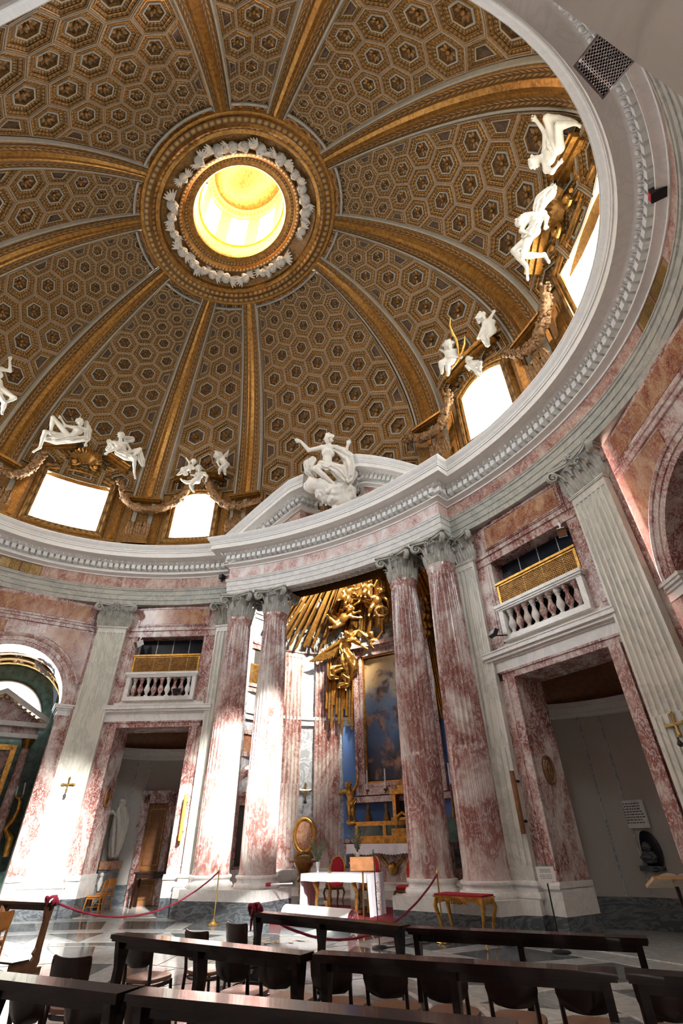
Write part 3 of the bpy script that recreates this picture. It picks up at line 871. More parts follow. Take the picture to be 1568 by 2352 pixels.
def fluted_shaft(r0, r1, z0, z1, nfl=24, cab=0.34):
    mb = MB(); zs = list(np.linspace(0, 1, 22)); prof = []
    zl = [0, 0.004, 0.010, 0.018] + [0.05+0.28*k/4 for k in range(5)] + [cab+0.001] + [cab+(0.955-cab)*k/9 for k in range(1, 10)] + [0.966, 0.972, 0.985, 0.990, 1.0]
    rows = []
    for f in zl:
        z = z0+(z1-z0)*f
        r = r0+(r1-r0)*(max(0, f-0.25)/0.75)**1.5 if f > 0.25 else r0
        if f < 0.012: r = r0*(1.05-0.05*f/0.012)
        if f > 0.984: r = r1*1.09
        elif f > 0.975: r = r1*1.0
        dep = 0.0 if (f < 0.02 or f > 0.964) else (0.014 if f <= cab else 0.055)
        if 0.95 < f <= 0.964: dep *= 0.5
        row = []
        for k in range(nfl):
            for s in (0.0, 0.16, 0.34, 0.5, 0.66, 0.84):
                a = 2*pi*(k+s)/nfl
                if f <= cab: d = dep*(1 if s in (0.16, 0.84) else 0)
                else: d = dep*max(0, 1-((s-0.5)/0.40)**2) if s else 0
                row.append(((r-d)*cos(a), (r-d)*sin(a), z))
        rows.append(row)
    mb.grid(rows, 0, closed=True)
    return mb
SH_ME = fluted_shaft(0.50, 0.405, 0.96, 8.46).mesh('shaft', M_COL, 22)
CB_ME = MB().lathe([(0.50, 0.66), (0.60, 0.66), (0.625, 0.70), (0.63, 0.725), (0.625, 0.75), (0.60, 0.79), (0.56, 0.795), (0.545, 0.82), (0.54, 0.85), (0.55, 0.875), (0.565, 0.88), (0.585, 0.90), (0.59, 0.92), (0.585, 0.945), (0.56, 0.96), (0.48, 0.965)], 40).mesh('base', M_WHITE, 40)
COLS = [(-3.922, 7.024, 'red fluted column left of the altar, farther from the niche'), (-2.53, 7.353, 'red fluted column left of the altar, beside the niche opening'),
        (2.53, 7.353, 'red fluted column right of the altar, beside the niche opening'), (3.922, 7.024, 'red fluted column right of the altar, farther from the niche')]
for x, y, lab in COLS:
    rz = atan2(x/ (LA+.5)**2, y/(LB+.5)**2)
    c = empty('column', TRS(x, y, 0, -rz), lab, 'column', 'marble columns framing the altar niche')
    inst('shaft', SH_ME, c); inst('base', CB_ME, c)
    column_capital(c, 0.405, 8.44)

def pilaster(M, wd, dp, lab, nfl=7, z0=0.96, z1=8.42, cable=3.45, mat=M_PILASTER, capm=True, base=True, grp=None, cat='pilaster', capz=CAPH, parent=None):
    """M: local frame, X across, Y out of the wall, origin at floor on the wall face"""
    p = empty('pilaster', M, lab, cat, grp)
    h = wd/2
    mb = MB(); fil = wd*0.035; fw = (wd-2*fil*1.6-(nfl-1)*fil)/nfl
    # front face points across
    def cross(dep):
        pts = [(-h, 0.0), (-h, dp)]
        x = -h+fil*1.6
        for k in range(nfl):
            for s in (0, 0.18, 0.5, 0.82, 1.0):
                pts.append((x+fw*s, dp-dep*max(0.0, 1-(2*s-1)**2)))
            x += fw+fil
        return pts+[(h, dp), (h, 0.0)]
    rows = []
    for z, d in ((z0, 0), (cable, 0.0), (cable+0.005, 0.045), (z1-0.30, 0.045), (z1-0.25, 0.03), (z1-0.235, 0.0), (z1-0.06, 0.0)):
        rows.append([(x, y, z) for x, y in cross(d)])
    mb.grid(rows, 0, flip=True)
    # sunk cable lines in the lower third
    inst('shaft', mb.mesh('shaft', mat, 22), p)
    if cable > z0+0.5:
        cb = MB(); x = -h+fil*1.6
        for k in range(nfl):
            cb.tube([(x+fw/2, dp-0.012, z0+0.25), (x+fw/2, dp-0.012, cable-0.02)], fw*0.36, 6, flat=0.5); x += fw+fil
        inst('flute_cables', cb.mesh('flute_cables', mat, 60), p, kind='stuff')
    a = MB(); a.box(-h-0.03, h+0.03, -0.02, dp+0.03, z1-0.06, z1-0.03); a.box(-h-0.045, h+0.045, -0.02, dp+0.045, z1-0.03, z1)
    inst('astragal', a.mesh('astragal', mat), p)
    if base:
        b = MB()
        for x, z, zz in ((0.10, 0.66, 0.70), (0.125, 0.69, 0.765), (0.10, 0.76, 0.79), (0.045, 0.79, 0.875), (0.07, 0.875, 0.895), (0.085, 0.89, 0.945), (0.05, 0.94, 0.965)): b.box(-h-x, h+x, -0.05, dp+x, z, zz)
        inst('base', b.mesh('base', M_WHITE), p)
    if capm:
        cap = empty('capital', TRS(0, 0, z1), parent=p); k = wd/1.0
        b = MB(); b.grid([[(-h*e, -0.02, z), (-h*e, dp*e2, z), (h*e, dp*e2, z), (h*e, -0.02, z)] for z, e, e2 in ((0, .97, .95), (0.4, .96, 1.0), (0.66, 1.0, 1.25), (0.80, 1.12, 1.7))], flip=True)
        inst('bell', b.mesh('bell', M_CAPITAL, 40), cap)
        b = MB(); abacus(b, h*1.30, 0.78, capz, dp+0.30); inst('abacus', b.mesh('abacus', M_CAPITAL), cap)
        n = max(2, round(wd/0.27))
        for i in range(n): inst('lower_leaf', LEAF_A, cap, TRS(-h+wd*(i+.5)/n, dp-0.02, 0, s=1.0))
        for i in range(n+1): inst('upper_leaf', LEAF_B, cap, TRS(-h+wd*i/n, dp-0.05, 0, s=0.98))
        for s in (-1, 1): inst('volute', VOL, cap, TRS(s*h*1.05, dp+0.13, 0.78, -s*pi/4, s=1.25))
        inst('inner_helix', HELIX, cap, TRS(0, dp+0.05, 0.80, s=1.3)); inst('abacus_flower', FLEUR, cap, TRS(0, dp+0.22, 0.82, s=1.2))
        for s in (-1, 1): inst('side_leaf', LEAF_A, cap, TRS(s*h*0.98, dp*0.4, 0, -s*pi/2, s=0.9))
    return p
def pil_frame(x, y, back=0.18, a=LA+.8, b=LB+.8):
    n = Vector((-x/a**2, -y/b**2, 0)).normalized(); u = Vector((n.y, -n.x, 0))
    o = Vector((x, y, 0)) - n*back
    return frame(o, u, n)
pilaster(pil_frame(-8.28, 4.905), 1.0, 0.18, 'tall white fluted pilaster between the left arch and the left doorway', grp='giant white pilasters')
pilaster(pil_frame(8.28, 4.905), 1.0, 0.18, 'tall white fluted pilaster between the right doorway and the right arch', grp='giant white pilasters')
pilaster(pil_frame(8.28, -4.905), 1.0, 0.18, 'shadowed pilaster right beside the viewer, cut by the upper right corner', grp='giant white pilasters')
for s, lab in ((-1, 'narrow white fluted pilaster behind the left altar columns'), (1, 'narrow white fluted pilaster behind the right altar columns')):
    pilaster(pil_frame(s*4.50, 7.03), 0.92, 0.18, lab, 6, grp='pilasters behind the altar columns')

# ================================================================== PEDESTALS (dark lower course, white plinth course)
def pedestal(name, poly, lab, white=(0.43, 0.67), dark=(0.0, 0.43), grp='marble pedestals', cap=None, cat='pedestal'):
    cx = sum(p[0] for p in poly)/len(poly); cy = sum(p[1] for p in poly)/len(poly)
    if sum((poly[i][0]-poly[i-1][0])*(poly[i][1]+poly[i-1][1]) for i in range(len(poly))) > 0: poly = poly[::-1]
    o = empty(name, TRS(cx, cy, 0), lab, cat, grp)
    build('dark_course', MB().prism(poly, *dark), M_BARD, o)
    build('white_course', MB().prism(poly, *white), M_WHITE, o)
    if cap:
        for e, a, b in cap:
            q = [(x+(x-cx)/hypot(x-cx, y-cy)*e, y+(y-cy)/hypot(x-cx, y-cy)*e) for x, y in poly]
            build('cap_moulding', MB().prism(q, a, b), M_WHITE, o)
    return o
# ================================================================== DOORWAY BAYS
def bay_frame(sx, sy=1):
    u = Vector((sx*0.883, -0.471*sy, 0)); n = Vector((-sx*0.471, -0.883*sy, 0))
    return frame((sx*6.535, sy*6.225, 0), u, n)
BM = [M_RED, M_WHITE, M_ORANGE, M_DARK]
def door_bay(sx, side):
    M = bay_frame(sx)
    o = empty('wall_%s_doorway' % side, M, 'red marble doorway bay with balcony on the %s of the altar' % side, 'wall', kind='structure')
    def bx(name, *a, mat=M_RED): return inst(name, MB().box(*a).mesh(name, mat), o)
    U0, U1, T = -1.95, 1.75, -0.95
    # jambs and lintels
    bx('jamb', U0, -1.25, T, 0.0, 0.9, 4.93); bx('jamb', 1.25, U1, T, 0.0, 0.9, 4.93)
    for a, b in ((-1.53, -1.25), (1.25, 1.53)):
        bx('door_casing', a, b, -0.05, 0.045, 0.96, 4.93); bx('casing_bead', a if a < 0 else b-0.06, a+0.06 if a < 0 else b, -0.05, 0.075, 0.96, 5.0)
    bx('door_lintel', -1.60, 1.60, T, 0.05, 4.93, 5.10); bx('lintel_bead', -1.63, 1.63, T, 0.085, 5.07, 5.12)
    for z0, z1, p in ((5.12, 5.36, 0.07), (5.36, 5.41, 0.11), (5.41, 5.48, 0.20), (5.48, 5.58, 0.27), (5.58, 5.61, 0.29)):
        bx('lintel_cornice', U0, U1, T, p, z0, z1, mat=M_WHITE)
    bx('floor_course', -1.60, 1.60, T, 0.02, 5.61, 5.78, mat=M_WHITE)
    # piers beside the balcony
    for a, b in ((U0, -1.25), (1.25, U1)):
        bx('pier', a, b, T, 0.0, 5.61, 8.10)
        bx('pier_panel', a+0.12, b-0.10, 0.0, 0.03, 5.75, 8.02); bx('pier_panel_field', a+0.19, b-0.17, 0.03, 0.045, 5.85, 7.94)
    bx('balcony_lintel', U0, U1, T, 0.03, 8.09, 8.32); bx('balcony_lintel_bead', U0, U1, T, 0.075, 8.32, 8.40)
    bx('upper_wall', U0, U1, T, 0.0, 8.40, 9.34)
    bx('panel_frame', -1.36, 1.36, 0.0, 0.03, 8.50, 9.24); bx('jasper_panel', -1.22, 1.22, 0.03, 0.04, 8.58, 9.16, mat=M_ORANGE)
    # thin bead mouldings round the panel
    fb = MB()
    for z in (8.53, 9.19): fb.box(-1.33, 1.33, 0.03, 0.055, z, z+0.03)
    for u in (-1.33, 1.30): fb.box(u, u+0.03, 0.03, 0.055, 8.53, 9.22)
    inst('panel_bead', fb.mesh('panel_bead', M_RED), o)
    # plinth under the jambs
    for a, b in ((U0, -1.20), (1.20, U1)):
        for z0, z1, e, m_ in ((0, 0.43, 0.10, M_BARD), (0.43, 0.86, 0.09, M_WHITE), (0.84, 0.905, 0.13, M_WHITE), (0.905, 0.96, 0.09, M_WHITE)):
            bx('jamb_plinth', a, b, T, e, z0, z1, mat=m_)
    # recess of the balcony
    rc = MB(); rc.box(-1.25, 1.25, T-0.02, T, 5.6, 8.2); inst('recess_back', rc.mesh('recess_back', M_DARK), o)
    return o, M
LBAY, LM = door_bay(-1, 'left'); RBAY, RM = door_bay(1, 'right')
BAL = MB().lathe([(0.085, 0), (0.085, 0.05), (0.05, 0.07), (0.045, 0.11), (0.06, 0.15), (0.095, 0.22), (0.10, 0.27), (0.085, 0.33), (0.055, 0.40), (0.045, 0.46), (0.045, 0.50), (0.07, 0.53), (0.05, 0.56), (0.075, 0.58), (0.085, 0.62), (0.085, 0.66)], 14).mesh('baluster', M_RED, 45)
BALW = BAL.copy(); BALW.materials.clear(); BALW.materials.append(M_WHITE)
def balcony(M, side):
    b = empty('balustrade', M @ TRS(0, 0.02, 5.78), 'marble balcony balustrade above the %s doorway' % side, 'balustrade', 'balcony balustrades')
    inst('plinth', MB().box(-1.24, 1.24, -0.16, 0.14, 0, 0.13).mesh('plinth', M_WHITE), b)
    r = MB(); r.box(-1.28, 1.28, -0.17, 0.16, 0.83, 0.88); r.box(-1.30, 1.30, -0.19, 0.19, 0.88, 0.96); r.box(-1.24, 1.24, -0.14, 0.13, 0.79, 0.83)
    inst('handrail', r.mesh('handrail', M_WHITE), b)
    for s in (-1, 1): inst('end_block', MB().box(s*1.17-0.07, s*1.17+0.07, -0.13, 0.12, 0.13, 0.80).mesh('end_block', M_WHITE), b)
    for k in range(9): inst('baluster', BAL if k % 3 else BALW, b, TRS(-0.96+0.24*k, 0.0, 0.13))
    l = empty('balcony_lattice', M @ TRS(0, -0.06, 6.74), 'gilded lattice screen behind the %s balcony rail' % side, 'lattice', 'gilded balcony lattices')
    lattice('screen', 2.46, 0.64, l, Matrix.Identity(4), 34, M_GOLDB, M_GOLD, 0.07, 0.06, 0.018)
    inst('top_rail', MB().box(-1.25, 1.25, -0.03, 0.10, 0.62, 0.68).mesh('top_rail', M_GOLDB), l)
    g = empty('window_%d' % (20 if side == 'left' else 21), M @ TRS(0, -0.42, 7.30), 'dark glazed panels above the %s balcony lattice' % side, 'window', kind='structure')
    for k in range(4): inst('pane', MB().box(-1.24+0.62*k+0.01, -1.24+0.62*(k+1)-0.01, -0.01, 0.01, -0.6, 0.80).mesh('pane', M_BLACKGLASS), g)
    for k in range(1, 4): inst('mullion', MB().box(-1.24+0.62*k-0.012, -1.24+0.62*k+0.012, -0.02, 0.02, -0.6, 0.80).mesh('mullion', M_GREYMARBLE), g)
balcony(LM, 'left'); balcony(RM, 'right')
def cctv(M, u, lab, s):
    c = empty('floodlight', M @ TRS(u, 0.12, 7.80, s*0.5), lab, 'floodlight')
    b = MB(); b.add([(-.10, .16, -.12), (.10, .16, -.12), (.10, .16, .10), (-.10, .16, .10), (-.075, -.16, -.06), (.075, -.16, -.06), (.075, -.16, .12), (-.075, -.16, .12)],
          [(3, 2, 6, 7), (4, 5, 1, 0), (0, 3, 7, 4), (2, 1, 5, 6), (7, 6, 5, 4)])
    inst('housing', b.mesh('housing', M_WHITEPLASTIC), c, TRS(0, 0, 0, rx=-0.5))
    inst('reflector', MB().box(-.085, .085, .12, .125, -.105, .085).mesh('reflector', M_BROWNWOOD), c, TRS(0, 0, 0, rx=-0.5))
    br = MB(); br.tube([(0, 0, 0.06), (0, -0.02, 0.22), (0, -0.05, 0.30)], 0.02, 6); br.ball((0, -0.03, 0.24), 0.04, 8, 5); inst('bracket', br.mesh('bracket', M_WHITEPLASTIC, 50), c)
cctv(LM, 1.12, 'white box floodlight in the corner of the left balcony', -1); cctv(RM, 1.12, 'white box floodlight in the corner of the right balcony', -1)
def flood(M, u, z, lab, rz):
    c = empty('floodlight', M @ TRS(u, 0.34, z, rz), lab, 'floodlight')
    inst('housing', MB().box(-.13, .13, -.05, .05, -.09, .09).mesh('housing', M_BLACK), c, TRS(0, 0.0, 0.06, rx=0.5))
    inst('lens', MB().box(-.11, .11, .05, .056, -.07, .07).mesh('lens', M_GREYMARBLE), c, TRS(0, 0.0, 0.06, rx=0.5))
    a = MB(); a.tube([(0, 0, 0), (0.12, -0.12, -0.03), (0.25, -0.22, -0.06)], 0.018, 6); inst('arm', a.mesh('arm', M_BLACK), c)
flood(LM, -0.72, 5.95, 'black floodlight on an arm in front of the left balustrade', pi)
flood(RM, -1.36, 5.95, 'black floodlight on an arm at the near end of the right balustrade', 0.3)

# rooms behind the doorways
def door_room(M, side):
    o = empty('wall_%s_room' % side, M, 'curved cream plaster room seen through the %s doorway' % side, 'wall', kind='structure')
    us = [2.75*sin(a) for a in np.linspace(-pi/2, pi/2, 25)]
    def kk(u, e=0.0): return -0.95-(2.45-e)*sqrt(max(0, 1-(u/2.76)**2))
    pts = lambda e: [(u*(1-e/3), kk(u*(1-e/3)*0.999, e)) for u in us]
    w_ = MB(); w_.grid([[(x, y, z) for x, y in pts(0)] for z in (-0.1, 5.2)]); inst('room_wall', w_.mesh('room_wall', M_PLASTER, 60), o)
    b = MB(); b.grid([[(x, y, z) for x, y in pts(e)] for z, e in ((0, 0.03), (0.55, 0.03), (0.56, 0.0))]); inst('dado', b.mesh('dado', M_BARD, 50), o)
    c = MB(); c.grid([[(x, y, z) for x, y in pts(e)] for z, e in ((4.35, 0), (4.37, 0.06), (4.45, 0.07), (4.47, 0.14), (4.60, 0.16), (4.62, 0.26), (4.72, 0.28), (4.74, 0.0))]); inst('room_cornice', c.mesh('room_cornice', M_CORNICE, 30), o)
    v = MB(); v.grid([[(x*k, -0.95+(y+0.95)*k, 4.72+0.9*sqrt(max(0, 1-k*k))) for x, y in pts(0)] for k in (1.0, .9, .75, .5, .25, .01)]); inst('room_vault', v.mesh('room_vault', M_BROWNWOOD, 60), o)
    for u in (-1.75, -1.3, 1.1, 1.5):
        st = MB(); k = kk(u)+0.012; st.box(u-0.02, u+0.02, k, k+0.02, 0.56, 4.36); inst('wall_strip', st.mesh('wall_strip', M_GREYMARBLE), o)
    w2 = MB(); w2.box(-2.76, -1.9, -0.96, -0.90, 0, 5.2); w2.box(1.7, 2.76, -0.96, -0.90, 0, 5.2)
    inst('return_wall', w2.mesh('return_wall', M_PLASTER), o)
    return kk
kkf = door_room(LM, 'left'); door_room(RM, 'right')

# ================================================================== ARCHED BAYS
AR, ASP = 1.78, 5.62
def arch_frame(sx):
    u = Vector((sx*0.476, -0.879, 0)); n = Vector((-sx*0.879, -0.476, 0))
    return frame((sx*10.02, 2.775, 0), u, n)
def arch_bay(sx, side):
    M = arch_frame(sx)
    o = empty('wall_%s_arch' % side, M, 'red marble arched chapel bay on the %s side' % side, 'wall', kind='structure')
    def bx(name, *a, mat=M_RED): return inst(name, MB().box(*a).mesh(name, mat), o)
    U0, U1, T = -2.35, 2.6, -0.9
    for a, b in ((U0, -AR), (AR, U1)):
        bx('pier', a, b, T, 0, 0.9, 5.30)
        for z0, z1, e in ((5.30, 5.46, 0.03), (5.46, 5.52, 0.07), (5.52, 5.58, 0.12), (5.58, 5.64, 0.15)): bx('impost', a-(e if a > 0 else 0), b+(e if a < 0 else 0), T, e, z0, z1, mat=M_WHITE)
        for z0, z1, e, m_ in ((0, 0.43, 0.10, M_BARD), (0.43, 0.86, 0.09, M_WHITE), (0.84, 0.905, 0.13, M_WHITE), (0.905, 0.96, 0.09, M_WHITE)): bx('pier_plinth', a, b, T, e, z0, z1, mat=m_)
    # spandrel wall with round-headed hole
    an = list(np.linspace(0, pi, 33)); ZT = 9.34
    sp_ = MB()
    lo = [(-AR*cos(a), 0.0, ASP+AR*sin(a)) for a in an]
    hi = [(max(U0, min(U1, -AR*cos(a)*1.35)), 0.0, ZT) for a in an]
    sp_.grid([lo, hi]); sp_.add([(U0, 0, ASP), (-AR, 0, ASP), hi[0], (U0, 0, ZT)], [(0, 1, 2, 3)]); sp_.add([(AR, 0, ASP), (U1, 0, ASP), (U1, 0, ZT), hi[-1]], [(0, 1, 2, 3)])
    sp_.grid([[(x, 0, z) for x, y, z in lo], [(x, T, z) for x, y, z in lo]])
    inst('spandrel_wall', sp_.mesh('spandrel_wall', M_RED, 30), o)
    # archivolt
    av = MB(); PR = [(0, 0.0), (0.0, 0.05), (0.14, 0.055), (0.15, 0.08), (0.29, 0.085), (0.30, 0.11), (0.36, 0.13), (0.42, 0.10), (0.43, 0.0)]
    av.grid([[(-(AR+r)*cos(a), y, ASP+(AR+r)*sin(a)) for a in an] for r, y in PR]); inst('archivolt', av.mesh('archivolt', M_RED, 30), o)
    # jasper spandrels: outline between archivolt and band
    for s in (-1, 1):
        pp = [(s*(AR+0.50)*cos(a), ASP+(AR+0.50)*sin(a)) for a in np.linspace(0.18, 1.30, 12)]
        pp = [p for p in pp if abs(p[0]) < 2.28]
        z_hi = 8.20
        if len(pp) > 2:
            poly = pp + [(pp[-1][0], z_hi), (s*2.26, z_hi), (s*2.26, pp[0][1])]
            if s < 0: poly = poly[::-1]
            j = MB(); j.prism(poly, 0.0, 0.025, 0, Matrix(((1, 0, 0, 0), (0, 0, 1, 0), (0, 1, 0, 0), (0, 0, 0, 1)))); inst('jasper_spandrel', j.mesh('jasper_spandrel', M_ORANGE), o)
    bx('band', U0, U1, 0, 0.05, 8.28, 8.40); bx('band_bead', U0, U1, 0, 0.09, 8.40, 8.45); 
    bx('panel_frame', U0+0.3, U1-0.5, 0, 0.03, 8.52, 9.26); bx('jasper_panel', U0+0.45, U1-0.65, 0.03, 0.04, 8.60, 9.18, mat=M_ORANGE)
    return o, M
LA_, LAM = arch_bay(-1, 'left'); RA_, RAM = arch_bay(1, 'right')
# chapel behind the left arch (and a plain dark one behind the right)
def chapel(M, side, rich):
    o = empty('wall_%s_chapel' % side, M, 'side chapel behind the %s arch' % side, 'wall', kind='structure')
    w_ = MB(); D = -3.9
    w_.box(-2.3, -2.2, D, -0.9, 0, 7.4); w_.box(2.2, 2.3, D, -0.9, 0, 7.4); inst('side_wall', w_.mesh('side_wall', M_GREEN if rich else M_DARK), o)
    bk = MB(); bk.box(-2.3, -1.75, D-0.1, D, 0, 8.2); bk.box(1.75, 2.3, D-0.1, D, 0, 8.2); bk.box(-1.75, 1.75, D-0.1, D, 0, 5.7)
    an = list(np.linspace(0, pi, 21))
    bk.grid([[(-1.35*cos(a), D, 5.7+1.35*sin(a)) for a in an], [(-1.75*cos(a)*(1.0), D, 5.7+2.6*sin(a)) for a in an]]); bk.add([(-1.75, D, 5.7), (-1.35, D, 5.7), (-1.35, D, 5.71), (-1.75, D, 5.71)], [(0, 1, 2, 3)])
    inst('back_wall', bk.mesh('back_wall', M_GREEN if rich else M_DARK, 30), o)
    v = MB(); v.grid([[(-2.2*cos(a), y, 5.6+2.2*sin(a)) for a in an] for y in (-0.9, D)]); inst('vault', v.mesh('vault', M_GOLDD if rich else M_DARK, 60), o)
    if rich:
        for k in range(4):
            rb = MB(); yy = -1.3-0.75*k; rb.tube([(-2.15*cos(a), yy, 5.6+2.15*sin(a)) for a in an], 0.07, 6); inst('vault_rib', rb.mesh('vault_rib', M_GOLD, 60), o)
        for k in range(9):
            a = pi*(k+.5)/9
            for j in range(3):
                P = Vector((-2.12*cos(a), -1.67-0.75*j, 5.6+2.12*sin(a))); z = Vector((cos(a), 0, -sin(a))); x = Vector((0, 1, 0)); y = z.cross(x)
                inst('vault_rosette', ros_me, o, Matrix(((x.x*.2, y.x*.2, z.x*.2, P.x), (x.y*.2, y.y*.2, z.y*.2, P.y), (x.z*.2, y.z*.2, z.z*.2, P.z), (0, 0, 0, 1))))
        wn = empty('window_30', M @ TRS(0, D-0.05, 5.7), 'bright half-round lunette window in the left chapel', 'window', kind='structure')
        pn = MB(); pn.prism([(1.35*cos(a), 1.35*sin(a)) for a in an], -0.02, 0.02, 0, Matrix(((1, 0, 0, 0), (0, 0, 1, 0), (0, 1, 0, 0), (0, 0, 0, 1)))); inst('pane', pn.mesh('pane', M_PANE), wn)
        f = MB(); f.tube([(1.38*cos(a), 0.05, 1.38*sin(a)) for a in an], 0.06, 8); inst('window_frame', f.mesh('window_frame', M_CORNICE, 60), wn)
        for u in (-0.35, 0.35): inst('mullion', MB().box(u-0.015, u+0.015, 0.0, 0.05, 0, 1.25).mesh('mullion', M_BLACK), wn)
    return D
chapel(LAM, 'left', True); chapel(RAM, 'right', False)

# ================================================================== REMAINING WALLS
wb = MB(); tt = list(np.linspace(1.52, 2*pi-1.52, 90)); wb.grid([[(*ell(t, 1.50), z) for t in tt] for z in (0.0, 9.4)])
build('wall_back', wb, M_RED, None, 60, kind='structure', label='dim red marble wall of the entrance side behind the viewer', cat='wall')
tw = MB()   # thin strips closing the joints of the oval behind the pilasters
for s in (-1, 1):
    for a, b in ((0.80, 0.94), (1.44, 1.60)):
        q = [s*t for t in np.linspace(a, b, 6)]; tw = MB(); tw.grid([[(*ell(t, 1.0), z) for t in q] for z in (0.9, 9.34)])
        build('wall_%s_strip' % ('right' if s > 0 else 'left'), tw, M_RED, None, 60, kind='structure', label='red marble strip behind the %s pilaster' % ('right' if s > 0 else 'left'), cat='wall')
# pilaster pedestals
def ped_frame(M, hw_, d0, d1): return [tuple((M @ Vector((x, y, 0)))[:2]) for x, y in ((-hw_, d0), (hw_, d0), (hw_, d1), (-hw_, d1))]
PLab = ['white and dark marble pedestal under the tall left pilaster', 'white and dark marble pedestal under the tall right pilaster', 'dark marble pedestal under the pilaster beside the viewer']
for (x, y), l in zip(((-8.28, 4.905), (8.28, 4.905), (8.28, -4.905)), PLab):
    pedestal('pedestal', ped_frame(pil_frame(x, y), 0.60, -0.3, 0.28), l)
for s, l in ((-1, 'stepped marble pedestal under the left pair of altar columns'), (1, 'stepped marble pedestal under the right pair of altar columns')):
    poly = [(1.80, 6.72), (1.86, 8.05), (4.95, 7.6), (4.86, 6.85), (4.55, 6.62), (4.42, 6.30), (3.25, 6.62), (3.2, 6.55)]
    poly = [(1.83, 6.66), (3.30, 6.48), (4.28, 6.27), (4.62, 6.72), (4.98, 6.72), (5.05, 7.5), (1.90, 8.1)]
    pedestal('pedestal', [(s*x, y) for x, y in poly], l)
# ================================================================== FLOOR
flo = empty('floor', kind='structure', label='polished floor of white and grey marble inlay', cat='floor')
fb = MB(); fb.box(-15, 15, -9.6, 13.2, -0.25, -0.004); build('bed', fb, M_FLOORW, flo)
def fe(t, k): return (10.75*k*sin(t), 7.6*k*cos(t))
def slab(poly, mat, z=0.0, name='slab'):
    if sum((poly[i][0]-poly[i-1][0])*(poly[i][1]+poly[i-1][1]) for i in range(len(poly))) > 0: poly = poly[::-1]
    cx = sum(p[0] for p in poly)/len(poly); cy = sum(p[1] for p in poly)/len(poly)
    poly = [(cx+(x-cx)*0.994, cy+(y-cy)*0.994) for x, y in poly]
    return build(name, MB().prism(poly, -0.02, z), mat, flo)
NS = 30
for k in range(NS):
    a, b = 2*pi*k/NS, 2*pi*(k+1)/NS; w_ = 0.028
    m_ = (a+b)/2
    tt = list(np.linspace(a+w_, b-w_, 4))
    slab([fe(t, 0.94) for t in tt]+[fe(t, 0.77) for t in tt[::-1]], M_FLOORG)
    slab([fe(a-w_*.9, 0.94), fe(a+w_*.9, 0.94), fe(a+w_*.9, 0.77), fe(a-w_*.9, 0.77)], M_FLOORW)
    tt = list(np.linspace(a, b, 4)); slab([fe(t, 1.03) for t in tt]+[fe(t, 0.945) for t in tt[::-1]], M_FLOORW)
    slab([fe(t, 0.765) for t in tt]+[fe(t, 0.71) for t in tt[::-1]], M_FLOORW)
    slab([fe(a+.01, 0.705), fe(m_, 0.705), fe(b-.01, 0.705), fe(m_+0.02, 0.56)], M_FLOORG)
    slab([fe(b-.005, 0.70), fe(m_+0.03, 0.555), fe(b+.10, 0.555)], M_FLOORW)
    slab([fe(a, 0.545), fe(b, 0.545), fe(b, 0.50), fe(a, 0.50)], M_FLOORG)
    if k % 2 == 0:
        slab([fe(a, 0.49), fe(b+.0, 0.49), fe(b+.05, 0.30), fe(a+.10, 0.30)], M_FLOORG); slab([fe(a+.11, 0.29), fe(b+.2, 0.29), fe(m_+.2, 0.12)], M_FLOORG)
    else: slab([fe(a+.01, 0.49), fe(b-.01, 0.49), fe(b+.08, 0.30), fe(a+.06, 0.30)], M_FLOORW)
# inlaid coat of arms in front of the altar
coat = [at_z(x, y, 0)[:2] for x, y in ((560, 2168), (640, 2195), (800, 2168), (720, 2146), (600, 2146))]
cc = sum(coat)/5
slab([(-1.0, 4.0), (1.15, 4.0), (1.15, 5.75), (-1.0, 5.75)], M_FLOORG, 0.003, 'coat_of_arms_panel')
for k in range(16):
    rr = random.Random(k); x0 = -0.85+1.7*rr.random(); y0 = 4.2+1.3*rr.random(); a = rr.random()*6.28; pts = []
    for j in range(9):
        s = j/8; pts.append((x0+0.42*s*cos(a)+0.10*sin(5*s+k), y0+0.42*s*sin(a)*0.8+0.08*cos(6*s), 0.004))
    mb = MB(); L = []; Rr_ = []
    for j, p in enumerate(pts):
        q = pts[min(j+1, 8)]; o = pts[max(j-1, 0)]; d = Vector((q[0]-o[0], q[1]-o[1], 0)).normalized(); n = Vector((-d.y, d.x, 0))*0.05*sin(pi*(j+.6)/9.2)
        L.append(tuple(Vector(p)+n)); Rr_.append(tuple(Vector(p)-n))
    mb.grid([L, Rr_], flip=True); build('scroll_inlay', mb, M_FLOORT, flo)
# doorway thresholds
for M, s in ((LM, 'left'), (RM, 'right')):
    pts = [tuple((M @ Vector((x, y, 0)))[:2]) for x, y in ((-1.25, -0.95), (1.25, -0.95), (1.25, 0.0), (-1.25, 0.0))]
    slab(pts, M_FLOORW, 0.012, 'threshold')

